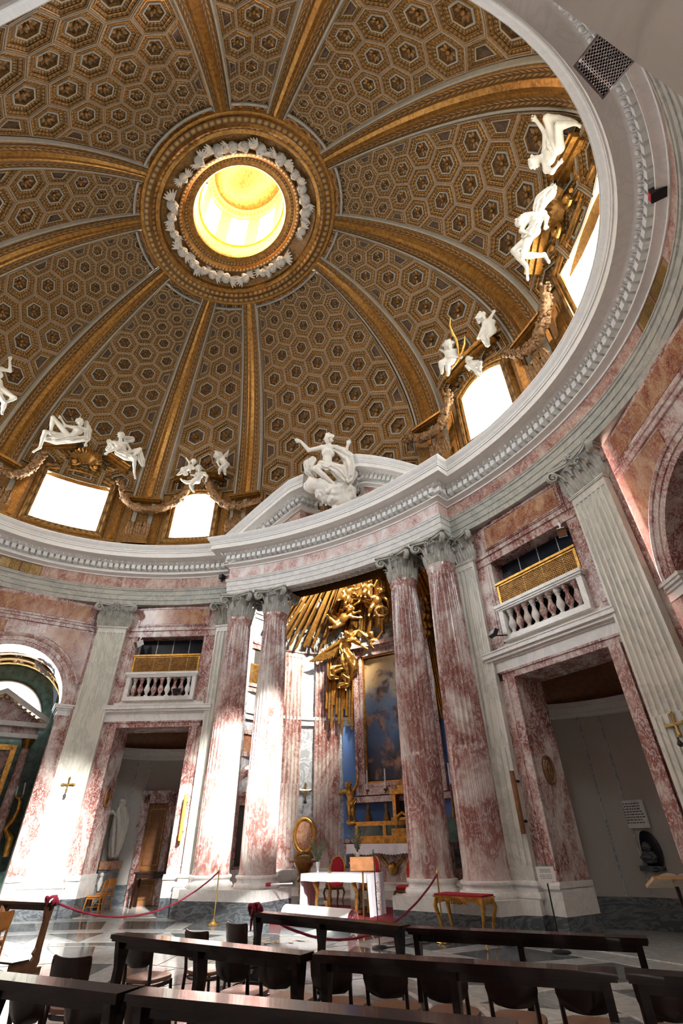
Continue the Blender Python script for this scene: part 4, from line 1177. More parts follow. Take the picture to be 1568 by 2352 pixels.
# ================================================================== ALTAR NICHE
ACX, ACY, AA, AB = 0.0, 8.2, 4.5, 3.95
def ap(a, d=0.0): return (ACX+(AA-d)*sin(a), ACY+(AB-d)*cos(a))
def apn(a):
    x, y = sin(a)/AA, cos(a)/AB; l = hypot(x, y); return (-x/l, -y/l)
nic = empty('wall_altar_niche', kind='structure', label='curved altar niche behind the red columns', cat='wall')
aa = list(np.linspace(-pi/2-0.12, pi/2+0.12, 49))
nw = MB(); nw.grid([[(*ap(a), z) for a in aa] for z in (0, 9.3)]); build('niche_wall', nw, M_GREYMARBLE, nic, 60)
for z0, z1, d0, m_ in ((5.35, 5.55, 0.07, M_WHITE), (5.55, 5.66, 0.11, M_WHITE), (0.9, 1.0, 0.08, M_WHITE), (1.0, 1.08, 0.05, M_RED), (8.15, 8.22, 0.08, M_RED), (0.0, 0.43, 0.10, M_BARD), (0.43, 0.9, 0.08, M_WHITE)):
    for r in ((aa[0], -0.42), (0.42, aa[-1])):
        q = list(np.linspace(r[0], r[1], 18)); b = MB(); b.grid([[(*ap(a, d), z) for a in q] for z, d in ((z0, 0), (z0, d0), (z1, d0), (z1, 0))]); build('niche_band', b, m_, nic, 30)
ce = MB(); ce.grid([[(*ap(a, d), z) for a in aa] for z, d in ((9.2, 0), (9.22, 0.06), (9.36, 0.07), (9.38, 0.13), (9.52, 0.15), (9.56, 0.26), (9.68, 0.30), (9.70, 0.40), (9.80, 0.42), (9.84, 0.0))]); build('niche_cornice', ce, M_WHITE, nic, 30)
va = MB(); va.grid([[(ACX+AA*c*sin(a), ACY+AB*c*cos(a), 9.8+4.6*sqrt(1-c*c)) for a in aa] for c in [cos(t) for t in np.linspace(0, 1.15, 14)]]); build('niche_vault', va, M_GOLD, nic, 60)
# front wall above the niche behind the entablature (keeps the attic closed)
fw = MB(); q = list(np.linspace(-0.52, 0.52, 25)); fw.grid([[(*ell(t, 1.35), z) for t in q] for z in (9.34, 12.2)]); build('niche_front', fw, M_GOLDD, nic, 60)
for s in (-1, 1):
    b = MB(); b.box(min(s*4.3, s*5.3), max(s*4.3, s*5.3), 7.25, 8.3, 0, 9.34); build('niche_return', b, M_GREYMARBLE, nic)
def niche_pil(a, lab):
    x, y = ap(a, 0.0); n = apn(a); M = frame((x, y, 0), (n[1], -n[0], 0), (n[0], n[1], 0))
    pilaster(M, 0.95, 0.14, lab, 6, 0.96, 8.18, 3.4, M_COL, True, True, 'red fluted niche pilasters')
A1, A2 = -1.02, -0.66
niche_pil(A1, 'red fluted pilaster in the niche just behind the inner left column')
niche_pil(A2, 'red fluted pilaster in the niche left of the blue wall')
niche_pil(-A2, 'red fluted pilaster in the niche right of the blue wall')
niche_pil(-A1, 'red fluted pilaster in the niche just behind the inner right column')
# side gallery opening seen between the left columns
for s, sd in ((-1, 'left'), (1, 'right')):
    a = s*1.34; x, y = ap(a, 0.0); n = apn(a); M = frame((x, y, 0), (n[1], -n[0], 0), (n[0], n[1], 0))
    g = empty('niche_gallery', M @ TRS(0, 0, 5.7), 'small lattice gallery with red sill on the %s wall of the altar niche' % sd, 'gallery')
    inst('dark_opening', MB().box(-0.75, 0.75, 0.01, 0.03, 1.0, 2.25).mesh('dark_opening', M_DARK), g)
    f = MB()
    for a0 in ((-0.9, 0.9, 0.01, 0.09, 2.25, 2.42), (-0.9, 0.9, 0.01, 0.13, 0.80, 0.92), (-0.85, 0.85, 0.01, 0.09, 0.62, 0.80), (-0.9, -0.75, 0.01, 0.08, 0.92, 2.25), (0.75, 0.9, 0.01, 0.08, 0.92, 2.25)): f.box(*a0)
    inst('red_frame', f.mesh('red_frame', M_RED), g)
    lattice('screen', 1.5, 0.75, g, TRS(0, 0.04, 0.92), 22, M_GOLDB, M_GOLDB, 0.05, 0.04, 0.02)
    d = empty('niche_side_door', M, 'arched red marble doorway with jasper panel on the %s wall of the altar niche' % sd, 'doorway')
    b = MB(); b.box(-0.55, 0.55, 0.01, 0.04, 0.1, 2.7); inst('dark_opening', b.mesh('dark_opening', M_DARK), d)
    b = MB(); b.box(-0.8, -0.55, 0.01, 0.12, 0.1, 3.0); b.box(0.55, 0.8, 0.01, 0.12, 0.1, 3.0); b.box(-0.8, 0.8, 0.01, 0.12, 2.7, 2.95); b.box(-0.9, 0.9, 0.01, 0.18, 2.95, 3.08)
    inst('casing', b.mesh('casing', M_RED), d)
    b = MB(); b.tube([(0.72*cos(t), 0.08, 3.15+0.72*sin(t)) for t in np.linspace(0, pi, 15)], 0.11, 6); inst('arch', b.mesh('arch', M_RED, 50), d)
    inst('jasper_panel', MB().box(-0.6, 0.6, 0.01, 0.06, 4.3, 4.85).mesh('jasper_panel', M_ORANGE), d)
    b = MB(); b.box(-0.75, 0.75, 0.01, 0.10, 4.85, 5.0); b.box(-0.75, 0.75, 0.01, 0.08, 4.15, 4.3); inst('panel_frame', b.mesh('panel_frame', M_RED), d)
# blue hanging behind the altar
bl = empty('blue_wall_hanging', TRS(0, 11.9, 1.75), 'blue cloth wall around the altar painting', 'hanging')
q = list(np.linspace(-0.52, 0.52, 21)); b = MB(); b.grid([[(*ap(a, 0.06), z) for a in q] for z in (1.75, 8.4)]); build('cloth', b, M_BLUE, bl, 60)
b = MB(); b.grid([[(*ap(a, d), z) for a in q] for z, d in ((1.62, 0.05), (1.64, 0.14), (1.74, 0.14), (1.76, 0.05))]); build('lower_border', b, M_RED, bl, 30)
b = MB(); b.grid([[(*ap(a, d), z) for a in q] for z, d in ((0.5, 0.05), (0.5, 0.10), (1.60, 0.10), (1.62, 0.05))]); build('marble_dado', b, M_RED, bl, 30)
for s in (-1, 1):
    M = frame((*ap(s*0.44, 0.1), 0.95), (apn(s*.44)[1], -apn(s*.44)[0], 0), (*apn(s*.44), 0)); inst('dark_inset', MB().box(-0.28, 0.28, 0, 0.02, 0, 0.5).mesh('dark_inset', M_BARD), bl, wm(bl).inverted() @ M)
# steps and platform
st = empty('altar_steps', TRS(0, 9, 0), 'white marble steps rising to the altar behind the table', 'steps')
def stp(name, k, yf, z0, z1, mat):
    pts = [(x, y) for x, y in [ap(a, 0.05) for a in np.linspace(-1.50, 1.50, 25)] if y > yf] ; x0 = pts[0][0]; x1 = pts[-1][0]
    build(name, MB().prism([(x0, yf), (x1, yf)][::-1]+pts, z0, z1), mat, st)
stp('platform', 0, 8.45, 0.0, 0.16, M_FLOORG)
build('front_platform', MB().box(-1.80, 1.80, 6.95, 8.46, 0.0, 0.158), M_FLOORG, st)
for k, yf in enumerate((9.75, 10.15, 10.5)):
    stp('tread', 0, yf, 0.16+0.17*k, 0.16+0.17*(k+1)-0.04, M_WHITE); stp('nosing', 0, yf-0.04, 0.16+0.17*(k+1)-0.04, 0.16+0.17*(k+1), M_WHITE)
rc = empty('red_carpet', TRS(0, 8, 0.16), 'crimson carpet spread under the altar table', 'carpet')
build('carpet_field', MB().box(-1.78, 1.76, 6.93, 9.72, 0.160, 0.172), M_CARPET, rc); build('carpet_drop', MB().box(-1.70, 1.74, 6.92, 6.94, 0.0, 0.172), M_CARPET, rc)
# high altar
al = empty('high_altar', TRS(0, 11.0, 0.67), 'carved red marble high altar under a lace cloth', 'altar')
b = MB(); b.add([(-1.15, 10.75, .67), (1.15, 10.75, .67), (1.15, 11.7, .67), (-1.15, 11.7, .67), (-1.30, 10.70, 1.45), (1.30, 10.70, 1.45), (1.35, 11.7, 1.45), (-1.35, 11.7, 1.45)], [(0, 1, 5, 4), (1, 2, 6, 5), (3, 0, 4, 7), (2, 3, 7, 6), (4, 5, 6, 7)]); build('altar_block', b, M_RED, al)
build('mensa', MB().box(-1.50, 1.50, 10.55, 11.75, 1.50, 1.60), M_RED, al); build('mensa_moulding', MB().box(-1.42, 1.42, 10.62, 11.75, 1.44, 1.50), M_GOLD, al)
for s in (-1, 1):
    b = MB(); b.tube([(s*0.9, 10.68, 0.75), (s*1.1, 10.6, 0.95), (s*1.05, 10.58, 1.2), (s*1.3, 10.55, 1.42)], [0.08, 0.11, 0.07, 0.05], 8); build('gilt_scroll', b, M_GOLDB, al, 60)
b = MB(); b.ball((0, 10.70, 1.0), 0.16, 12, 8); b.tube([(-0.35, 10.7, 1.25), (-0.15, 10.66, 1.05), (0, 10.64, 1.0), (0.15, 10.66, 1.05), (0.35, 10.7, 1.25)], 0.04, 6); build('gilt_emblem', b, M_GOLDB, al, 60)
ac = empty('altar_cloth', TRS(0, 11, 1.6), 'white lace-edged cloth on the high altar', 'cloth')
b = MB(); n_ = 60; top = [(-1.52+3.04*k/n_, 10.53, 1.605) for k in range(n_+1)]
b.grid([[(-1.52+3.04*k/n_, 11.7, 1.605) for k in range(n_+1)], top, [(x, 10.52+0.012*sin(k*1.3), 1.50) for k, (x, y, z) in enumerate(top)], [(x, 10.51+0.018*sin(k*1.1), 1.40+0.02*sin(k*.35)) for k, (x, y, z) in enumerate(top)]]); build('cloth', b, M_CLOTH, ac, 60)
b = MB(); b.grid([[(x, 10.505+0.018*sin(k*1.1), 1.40+0.02*sin(k*.35)) for k, (x, y, z) in enumerate(top)], [(x, 10.50+0.018*sin(k*1.1), 1.33+0.02*sin(k*.35)+(0.025 if k % 2 else 0)) for k, (x, y, z) in enumerate(top)]]); build('lace_edge', b, M_CLOTH, ac)
gr = empty('altar_gradine', TRS(0, 11.6, 1.6), 'gilded green marble shelf behind the altar carrying candlesticks', 'shelf')
build('green_panel', MB().box(-1.60, 1.60, 11.42, 11.78, 1.82, 2.10), M_GREEN, gr)
for z0, z1, e in ((1.61, 1.82, 0.04), (2.10, 2.17, 0.03), (2.17, 2.22, 0.06)): build('gilt_moulding', MB().box(-1.60-e, 1.60+e, 11.42-e, 11.80, z0, z1), M_GOLDB, gr)
for x in (-1.6, -0.55, 0.55, 1.6): build('gilt_block', MB().box(x-0.06, x+0.06, 11.38, 11.45, 1.82, 2.12), M_GOLDB, gr)
tb = empty('tabernacle', TRS(0.25, 11.3, 1.6), 'glowing gilded tabernacle with dark niche in the middle of the altar', 'tabernacle')
b = MB(); b.box(-0.22, 0.72, 11.20, 11.75, 1.61, 2.00); build('tabernacle_base', b, M_GOLDB, tb)
b = MB(); b.box(-0.12, 0.0, 11.2, 11.7, 2.25, 3.05); b.box(0.5, 0.62, 11.2, 11.7, 2.25, 3.05); b.box(-0.18, 0.68, 11.15, 11.75, 2.95, 3.10); b.box(-0.18, 0.68, 11.15, 11.75, 2.22, 2.30); build('tabernacle_case', b, M_GOLDB, tb)
build('dark_niche', MB().box(0.0, 0.5, 11.55, 11.6, 2.30, 2.95), M_BLACK, tb)
b = MB(); b.lathe([(0.30, 0), (0.33, 0.1), (0.2, 0.22), (0.06, 0.35), (0.05, 0.5), (0.0, 0.55)], 16, M=TRS(0.25, 11.45, 3.10)); build('tabernacle_dome', b, M_GOLDB, tb, 50)
b = MB(); b.tube([(0.02, 11.12, 2.02), (0.06, 11.1, 2.32), (0.25, 11.1, 2.42), (0.44, 11.1, 2.32), (0.48, 11.12, 2.02)], 0.05, 8); build('lit_arch', b, M_GOLDB, tb, 60)
cs = MB(); cs.lathe([(0.13, 0), (0.14, 0.03), (0.12, 0.08), (0.10, 0.20), (0.06, 0.26), (0.045, 0.32), (0.075, 0.40), (0.075, 0.46), (0.03, 0.54), (0.025, 0.80), (0.045, 0.84), (0.03, 0.88), (0.07, 0.92), (0.05, 0.95)], 12); cs_me = cs.mesh('stem', M_GOLDD, 50)
cn_me = MB().lathe([(0.026, 0.94), (0.026, 1.56), (0.0, 1.565)], 10).mesh('candle', M_CLOTH, 50)
CL = ['leftmost tall white candle in a bronze candlestick on the altar shelf', 'second tall white candle in a bronze candlestick from the left', 'tall white candle in a bronze candlestick seen between the right columns']
for x, l in zip((-1.24, -0.53, 1.84), CL):
    c = empty('candlestick', TRS(x, 11.6 if x < 1.6 else 11.55, 2.22 if x < 1.6 else 2.22), l, 'candlestick', 'altar candlesticks'); inst('stem', cs_me, c); inst('candle', cn_me, c)
build('gradine_end', MB().box(1.60, 2.05, 11.3, 11.7, 1.61, 2.22), M_GREEN, gr)
# painting: generic sky-to-dark figure blotches
m, nt, bsdf = new_mat('altar_painting')
v = coords(nt); sp3 = N(nt, 'ShaderNodeSeparateXYZ'); nt.links.new(v, sp3.inputs[0])
mr = N(nt, 'ShaderNodeMapRange'); mr.inputs[1].default_value = 3.2; mr.inputs[2].default_value = 7.9; nt.links.new(sp3.outputs[2], mr.inputs[0])
n1 = noise(nt, v, 1.1, 5, 0.55, 0.8); ad = N(nt, 'ShaderNodeMath', operation='MULTIPLY_ADD'); ad.inputs[1].default_value = 0.45; nt.links.new(n1.outputs[0], ad.inputs[0])
sb = N(nt, 'ShaderNodeMath', operation='SUBTRACT'); sb.inputs[1].default_value = 0.22; nt.links.new(mr.outputs[0], sb.inputs[0]); nt.links.new(sb.outputs[0], ad.inputs[2])
rp_ = ramp(nt, [(0.05, (0.02, 0.02, 0.025)), (0.25, (0.03, 0.05, 0.10)), (0.45, (0.06, 0.12, 0.24)), (0.62, (0.12, 0.17, 0.26)), (0.75, (0.46, 0.34, 0.20)), (0.95, (0.55, 0.36, 0.15))]); nt.links.new(ad.outputs[0], rp_.inputs[0])
n2 = noise(nt, v, 1.5, 4, 0.5, 0.6); r2 = ramp(nt, [(0.50, (0, 0, 0)), (0.60, (1, 1, 1))]); nt.links.new(n2.outputs[0], r2.inputs[0])
n3 = noise(nt, v, 3.1, 3); r3 = ramp(nt, [(0.40, (0.02, 0.015, 0.015)), (0.5, (0.10, 0.05, 0.05)), (0.60, (0.30, 0.16, 0.11))]); nt.links.new(n3.outputs[0], r3.inputs[0])
nt.links.new(mix(nt, r2.outputs[0], rp_.outputs[0], r3.outputs[0]), bsdf.inputs['Base Color']); bsdf.inputs['Roughness'].default_value = 0.35
M_PAINT = m
PX0, PX1, PZ0, PZ1, PY = -1.68, 1.70, 3.0, 8.25, 11.80
pt = empty('altar_painting', TRS(0, PY, PZ0), 'large framed oil painting above the altar in red marble frame', 'painting')
build('canvas', MB().box(PX0+0.42, PX1-0.42, PY-0.02, PY+0.02, PZ0+0.45, PZ1-0.45), M_PAINT, pt)
def fr_ring(name, i0, i1, y0, y1, mat):
    for nm, x0, x1, z0, z1 in (('l', PX0+i0, PX0+i1, PZ0+i0, PZ1-i0), ('r', PX1-i1, PX1-i0, PZ0+i0, PZ1-i0), ('b', PX0+i1, PX1-i1, PZ0+i0, PZ0+i1), ('t', PX0+i1, PX1-i1, PZ1-i1, PZ1-i0)):
        build(name, MB().box(x0, x1, y0, y1, z0, z1), mat, pt)
fr_ring('outer_moulding', 0.0, 0.10, PY-0.22, PY+0.1, M_RED); fr_ring('frame_band', 0.10, 0.26, PY-0.15, PY+0.1, M_RED); fr_ring('inner_moulding', 0.26, 0.36, PY-0.20, PY+0.1, M_RED); fr_ring('gilt_slip', 0.36, 0.42, PY-0.10, PY+0.05, M_GOLDB)
build('frame_sill', MB().box(PX0-0.12, PX1+0.12, PY-0.3, PY+0.1, PZ0-0.22, PZ0-0.04), M_RED, pt); build('frame_cornice', MB().box(PX0-0.12, PX1+0.12, PY-0.32, PY+0.1, PZ1, PZ1+0.16), M_RED, pt)
# gilded sunburst rays: from the opening in the vault down to the painting
SB = Vector((0.3, 9.6, 12.9))
sbu = empty('sunburst', TRS(*SB), 'gilded sunburst of straight rays pouring down the niche vault', 'sunburst')
rr = random.Random(3)
ray_t = []
for k in range(100):
    a = -1.45+2.9*(k+0.5)/100 + rr.uniform(-.012, .012)
    x, y = ap(a*0.95, 0.32); z = 9.7-(0.2+1.3*rr.random())
    e = Vector((x, y, z)); w0, w1 = 0.02, 0.045+0.045*rr.random()
    s0 = SB+(e-SB)*0.10
    mid = s0+(e-s0)*0.5; out = Vector((mid.x-ACX, mid.y-ACY, 0)).normalized(); mid = mid+out*0.55+Vector((0, 0, 0.45))
    mb = MB(); mb.tube([s0, mid, e], [w0, (w0+w1)/2, w1], 4, flat=0.5); build('ray', mb, M_GOLD, sbu)
# long rays falling at the sides of the painting, behind the angel
for s in (-1, 1):
    for k in range(11):
        f = k/10; top = Vector((s*(1.62+0.09*k), 11.58-0.05*k, 8.4)); bot = Vector((s*(1.82+0.80*f), 11.60-0.55*f, 5.0+0.9*((k*5) % 4)/3+0.5*abs(f-.35)))
        mb = MB(); mb.tube([top, bot], [0.05, 0.085], 4, flat=0.6); build('long_ray', mb, M_GOLDB, sbu)
# stucco clouds on the vault
for s in (-1, 1):
    cl = empty('stucco_cloud', TRS(*ap(s*1.0, 0.3), 10.0), 'pale swirling stucco cloud at the %s foot of the niche vault' % ('left' if s < 0 else 'right'), 'cloud')
    for k in range(9):
        a = s*(0.75+0.08*k); x, y = ap(a, 0.35+0.06*(k % 3)); b = MB(); b.ball((x, y, 10.15+0.35*((k*7) % 4)), 0.42-0.03*(k % 4), 12, 8, 0, (1, 1, .85)); b.tube([(x+(0.3-0.03*j)*cos(j*.6), y-0.35, 10.15+0.35*((k*7) % 4)+(0.3-0.03*j)*sin(j*.6)) for j in range(9)], 0.04, 5); build('puff', b, M_PLASTER, cl, 60)
# niche daylight lantern (hidden above the architrave)
nl = bpy.data.lights.new('niche_lantern', 'SPOT'); nl.energy = 9000; nl.spot_size = radians(58); nl.spot_blend = 0.5; nl.shadow_soft_size = 0.35; nl.color = (1.0, 0.93, 0.80)
no = bpy.data.objects.new('niche_lantern', nl); COL.objects.link(no); no.location = (1.9, 8.9, 12.6)
no.rotation_euler = (Vector((-3.0, 10.7, 9.0))-Vector(no.location)).to_track_quat('-Z', 'Y').to_euler()

# ================================================================== BROKEN PEDIMENT
ped = empty('pediment', TRS(0, 6.9, 11.6), 'broken curved white pediment over the altar with dentils', 'pediment')
PP = [(p, z-10.46) for p, z in P_COR[1:-1]] 
def ped_half(s):
    pts = []; n = 16
    for k in range(n+1):
        u = k/n; x = -(4.27+(1.45-4.27)*u)
        t = math.asin(x/(LA+FR-STEP)); px, py = ell(t, FR-STEP)
        pts.append((px, py, 10.62-0.16+2.16*u*(1.30-0.30*u)+0.0, 1.0))
    for x, y, z, sc in ((-1.34, 7.42, 12.62, .8), (-1.10, 7.66, 12.60, .72), (-0.72, 7.82, 12.55, .66), (-0.30, 7.88, 12.50, .62), (0.05, 7.90, 12.48, .6)): pts.append((x, y, z, sc))
    if s > 0: pts = [(-x, y, z, c) for x, y, z, c in pts][::-1]
    mt = mitres([(p[0], p[1]) for p in pts], False)
    mt = [(a, b) if hypot(a, b) < 1.6 else (a/hypot(a, b)*1.6, b/hypot(a, b)*1.6) for a, b in mt]
    rows = [[(x+m_[0]*p*sc, y+m_[1]*p*sc, z+dz) for (x, y, z, sc), m_ in zip(pts, mt)] for p, dz in PP]
    rows.append([(x-m_[0]*0.1, y-m_[1]*0.1, z+1.15) for (x, y, z, sc), m_ in zip(pts, mt)])
    mb = MB(); mb.grid(rows); build('raking_cornice', mb, M_CORNICE, ped, 30)
    mb = MB(); mb.grid([[(x, y, 11.55) for x, y, z, c in pts], [(x, y, max(11.56, z+0.06)) for x, y, z, c in pts]]); build('tympanum', mb, M_FRIEZE, ped, 60)
    # dentils and eggs along it
    for (p, dz, step, me) in ((0.138, 0.305, 0.215, d_me), (0.265, 0.545, 0.215, e_me)):
        P = [Vector((x+m_[0]*p*sc, y+m_[1]*p*sc, z+dz)) for (x, y, z, sc), m_ in zip(pts, mt)]; acc = 0.1
        for a, b in zip(P, P[1:]):
            l = (b-a).length
            while acc < l:
                d = (b-a).normalized(); q = a+d*acc; h = Vector((d.x, d.y, 0)).normalized(); nn = Vector((h.y, -h.x, 0)); zz = Vector((0, 0, 1))
                if q.z > 11.5+ (0.06 if me is e_me else -0.1):
                    Mx = Matrix(((d.x, nn.x, 0, q.x), (d.y, nn.y, 0, q.y), (d.z, nn.z, 1, q.z), (0, 0, 0, 1)))
                    inst('dentil' if me is d_me else 'egg_ornament', me, ped, wm(ped).inverted() @ Mx)
                acc += step
            acc -= l
ped_half(-1); ped_half(1)
# ================================================================== SCULPTURE (smooth union of tapered limbs, one surface per body)
def sdf_mesh(prims, h, k=0.03, noise_amp=0.0):
    lo = np.min([np.minimum(p[1], p[2])-max(p[3], p[4]) for p in prims], axis=0)-3*h
    hi = np.max([np.maximum(p[1], p[2])+max(p[3], p[4]) for p in prims], axis=0)+3*h
    n = np.ceil((hi-lo)/h).astype(int)+1
    F = np.full(n, 1.0, np.float32)
    for p in prims:
        typ, a, b, ra, rb = p[:5]; ex = p[5] if len(p) > 5 else {}
        kk = ex.get('k', k); m = max(ra, rb)*ex.get('mx', 1.0)+kk+2*h
        i0 = np.maximum(0, np.floor((np.minimum(a, b)-m-lo)/h).astype(int)); i1 = np.minimum(n, np.ceil((np.maximum(a, b)+m-lo)/h).astype(int)+1)
        if (i1 <= i0).any(): continue
        X = [lo[c]+h*np.arange(i0[c], i1[c]) for c in range(3)]
        gx, gy, gz = X[0][:, None, None]-a[0], X[1][None, :, None]-a[1], X[2][None, None, :]-a[2]
        d = b-a; L2 = max(d @ d, 1e-9)
        t = np.clip((gx*d[0]+gy*d[1]+gz*d[2])/L2, 0, 1)
        px, py, pz = gx-t*d[0], gy-t*d[1], gz-t*d[2]
        fl = ex.get('flat')
        if fl is not None:
            ax, s = fl; q = px*ax[0]+py*ax[1]+pz*ax[2]; px = px+ax[0]*q*(s-1); py = py+ax[1]*q*(s-1); pz = pz+ax[2]*q*(s-1)
        D = np.sqrt(px*px+py*py+pz*pz)-(ra+(rb-ra)*t)
        fo = ex.get('fold')
        if fo:
            amp, fr, ph = fo; e1 = np.cross(d/np.sqrt(L2), (0.3, 0.5, 0.81)); e1 /= np.linalg.norm(e1)+1e-9; e2 = np.cross(d/np.sqrt(L2), e1)
            an = np.arctan2(px*e2[0]+py*e2[1]+pz*e2[2], px*e1[0]+py*e1[1]+pz*e1[2]); D = D+amp*np.sin(an*fr+ph+t*2.5)
        S = F[i0[0]:i1[0], i0[1]:i1[1], i0[2]:i1[2]]
        if ex.get('cut'): S[:] = np.maximum(S, -D); continue
        hh = np.clip(0.5+0.5*(S-D)/kk, 0, 1)
        S[:] = S*(1-hh)+D*hh-kk*hh*(1-hh)
    sg = F < 0
    C = [(i, j, l) for i in (0, 1) for j in (0, 1) for l in (0, 1)]
    sl = lambda A, c: A[c[0]:A.shape[0]-1+c[0], c[1]:A.shape[1]-1+c[1], c[2]:A.shape[2]-1+c[2]]
    cnt = sum(sl(sg, c).astype(np.int8) for c in C); act = (cnt > 0) & (cnt < 8)
    I = np.argwhere(act); V = np.stack([sl(F, c)[act] for c in C], 1)
    acc = np.zeros((len(I), 3)); num = np.zeros(len(I))
    for a in range(8):
        for b in range(a+1, 8):
            df = np.array(C[b])-np.array(C[a])
            if abs(df).sum() != 1: continue
            va, vb = V[:, a], V[:, b]; mk = (va < 0) != (vb < 0); t = np.where(mk, va/(va-vb+1e-12), 0)
            acc += mk[:, None]*(np.array(C[a])+t[:, None]*df); num += mk
    P = lo+h*(I+acc/num[:, None])
    idx = np.full(act.shape, -1, np.int64); idx[act] = np.arange(len(I))
    Q = []
    for ax in range(3):
        u, v = [c for c in range(3) if c != ax]
        s0 = [slice(None)]*3; s1 = [slice(None)]*3; s0[ax] = slice(0, -1); s1[ax] = slice(1, None)
        A, B = sg[tuple(s0)], sg[tuple(s1)]; E = np.argwhere(A != B); E = E[(E[:, u] > 0) & (E[:, v] > 0) & (E[:, u] < act.shape[u]) & (E[:, v] < act.shape[v])]
        if not len(E): continue
        inside = A[tuple(E.T)]
        def cell(du, dv):
            e = E.copy(); e[:, u] -= du; e[:, v] -= dv; return idx[tuple(e.T)]
        q = np.stack([cell(1, 1), cell(0, 1), cell(0, 0), cell(1, 0)], 1)
        flip = inside if ax != 1 else ~inside
        q[~flip] = q[~flip][:, ::-1]; Q.append(q)
    return P, np.concatenate(Q)
def c_(a, b, ra, rb=None, **ex): return ('c', np.array(a, float), np.array(b, float), ra, ra if rb is None else rb, ex)
def sculpt(name, prims, mat, h, parent=None, k=0.03, **kw):
    P, Q = sdf_mesh(prims, h, k)
    org = np.array(((P[:, 0].min()+P[:, 0].max())/2, (P[:, 1].min()+P[:, 1].max())/2, P[:, 2].min()))
    me = bpy.data.meshes.new(name); me.from_pydata((P-org).tolist(), [], Q.tolist()); me.materials.append(mat)
    me.polygons.foreach_set('use_smooth', [True]*len(me.polygons)); me.update()
    return inst(name, me, parent, wm(parent).inverted() @ Matrix.Translation(org), **kw)
def picker(cx, cy, sc, anchor, tilt=0.6):
    """crop coordinates -> 3D point on an upright plane through the anchor that faces the nave"""
    anchor = np.array(anchor, float); n = CAM-anchor; n[2] *= tilt; n /= np.linalg.norm(n)
    def J(x, y, dep=0.0): return on_plane(cx+x/sc, cy+y/sc, anchor+n*dep, n)
    J.n = n
    return J
def unit(v): v = np.array(v, float); return v/(np.linalg.norm(v)+1e-9)
def hand(pr, wrist, tip_dir, s, side):
    """palm with four unequal bent fingers and a thumb leaving its side"""
    d = unit(tip_dir); sd = unit(side-d*(side @ d)); up = np.cross(d, sd)
    palm = wrist+d*0.07*s
    pr.append(c_(wrist+d*.02*s, palm, .033*s, .036*s, k=.02)); 
    for j, L in enumerate((0.065, 0.08, 0.072, 0.052)):
        b = palm+sd*(j-1.5)*0.022*s; m_ = b+d*L*0.55*s+up*0.004*s; e = m_+d*L*0.45*s-up*0.022*s
        pr.append(c_(b, m_, .0125*s, .0115*s, k=.006)); pr.append(c_(m_, e, .0115*s, .009*s, k=.006))
    b = wrist+d*.035*s-sd*.03*s; m_ = b+d*.035*s-sd*.03*s; pr.append(c_(b, m_, .015*s, .012*s, k=.008)); pr.append(c_(m_, m_+d*.035*s, .012*s, .009*s, k=.006))
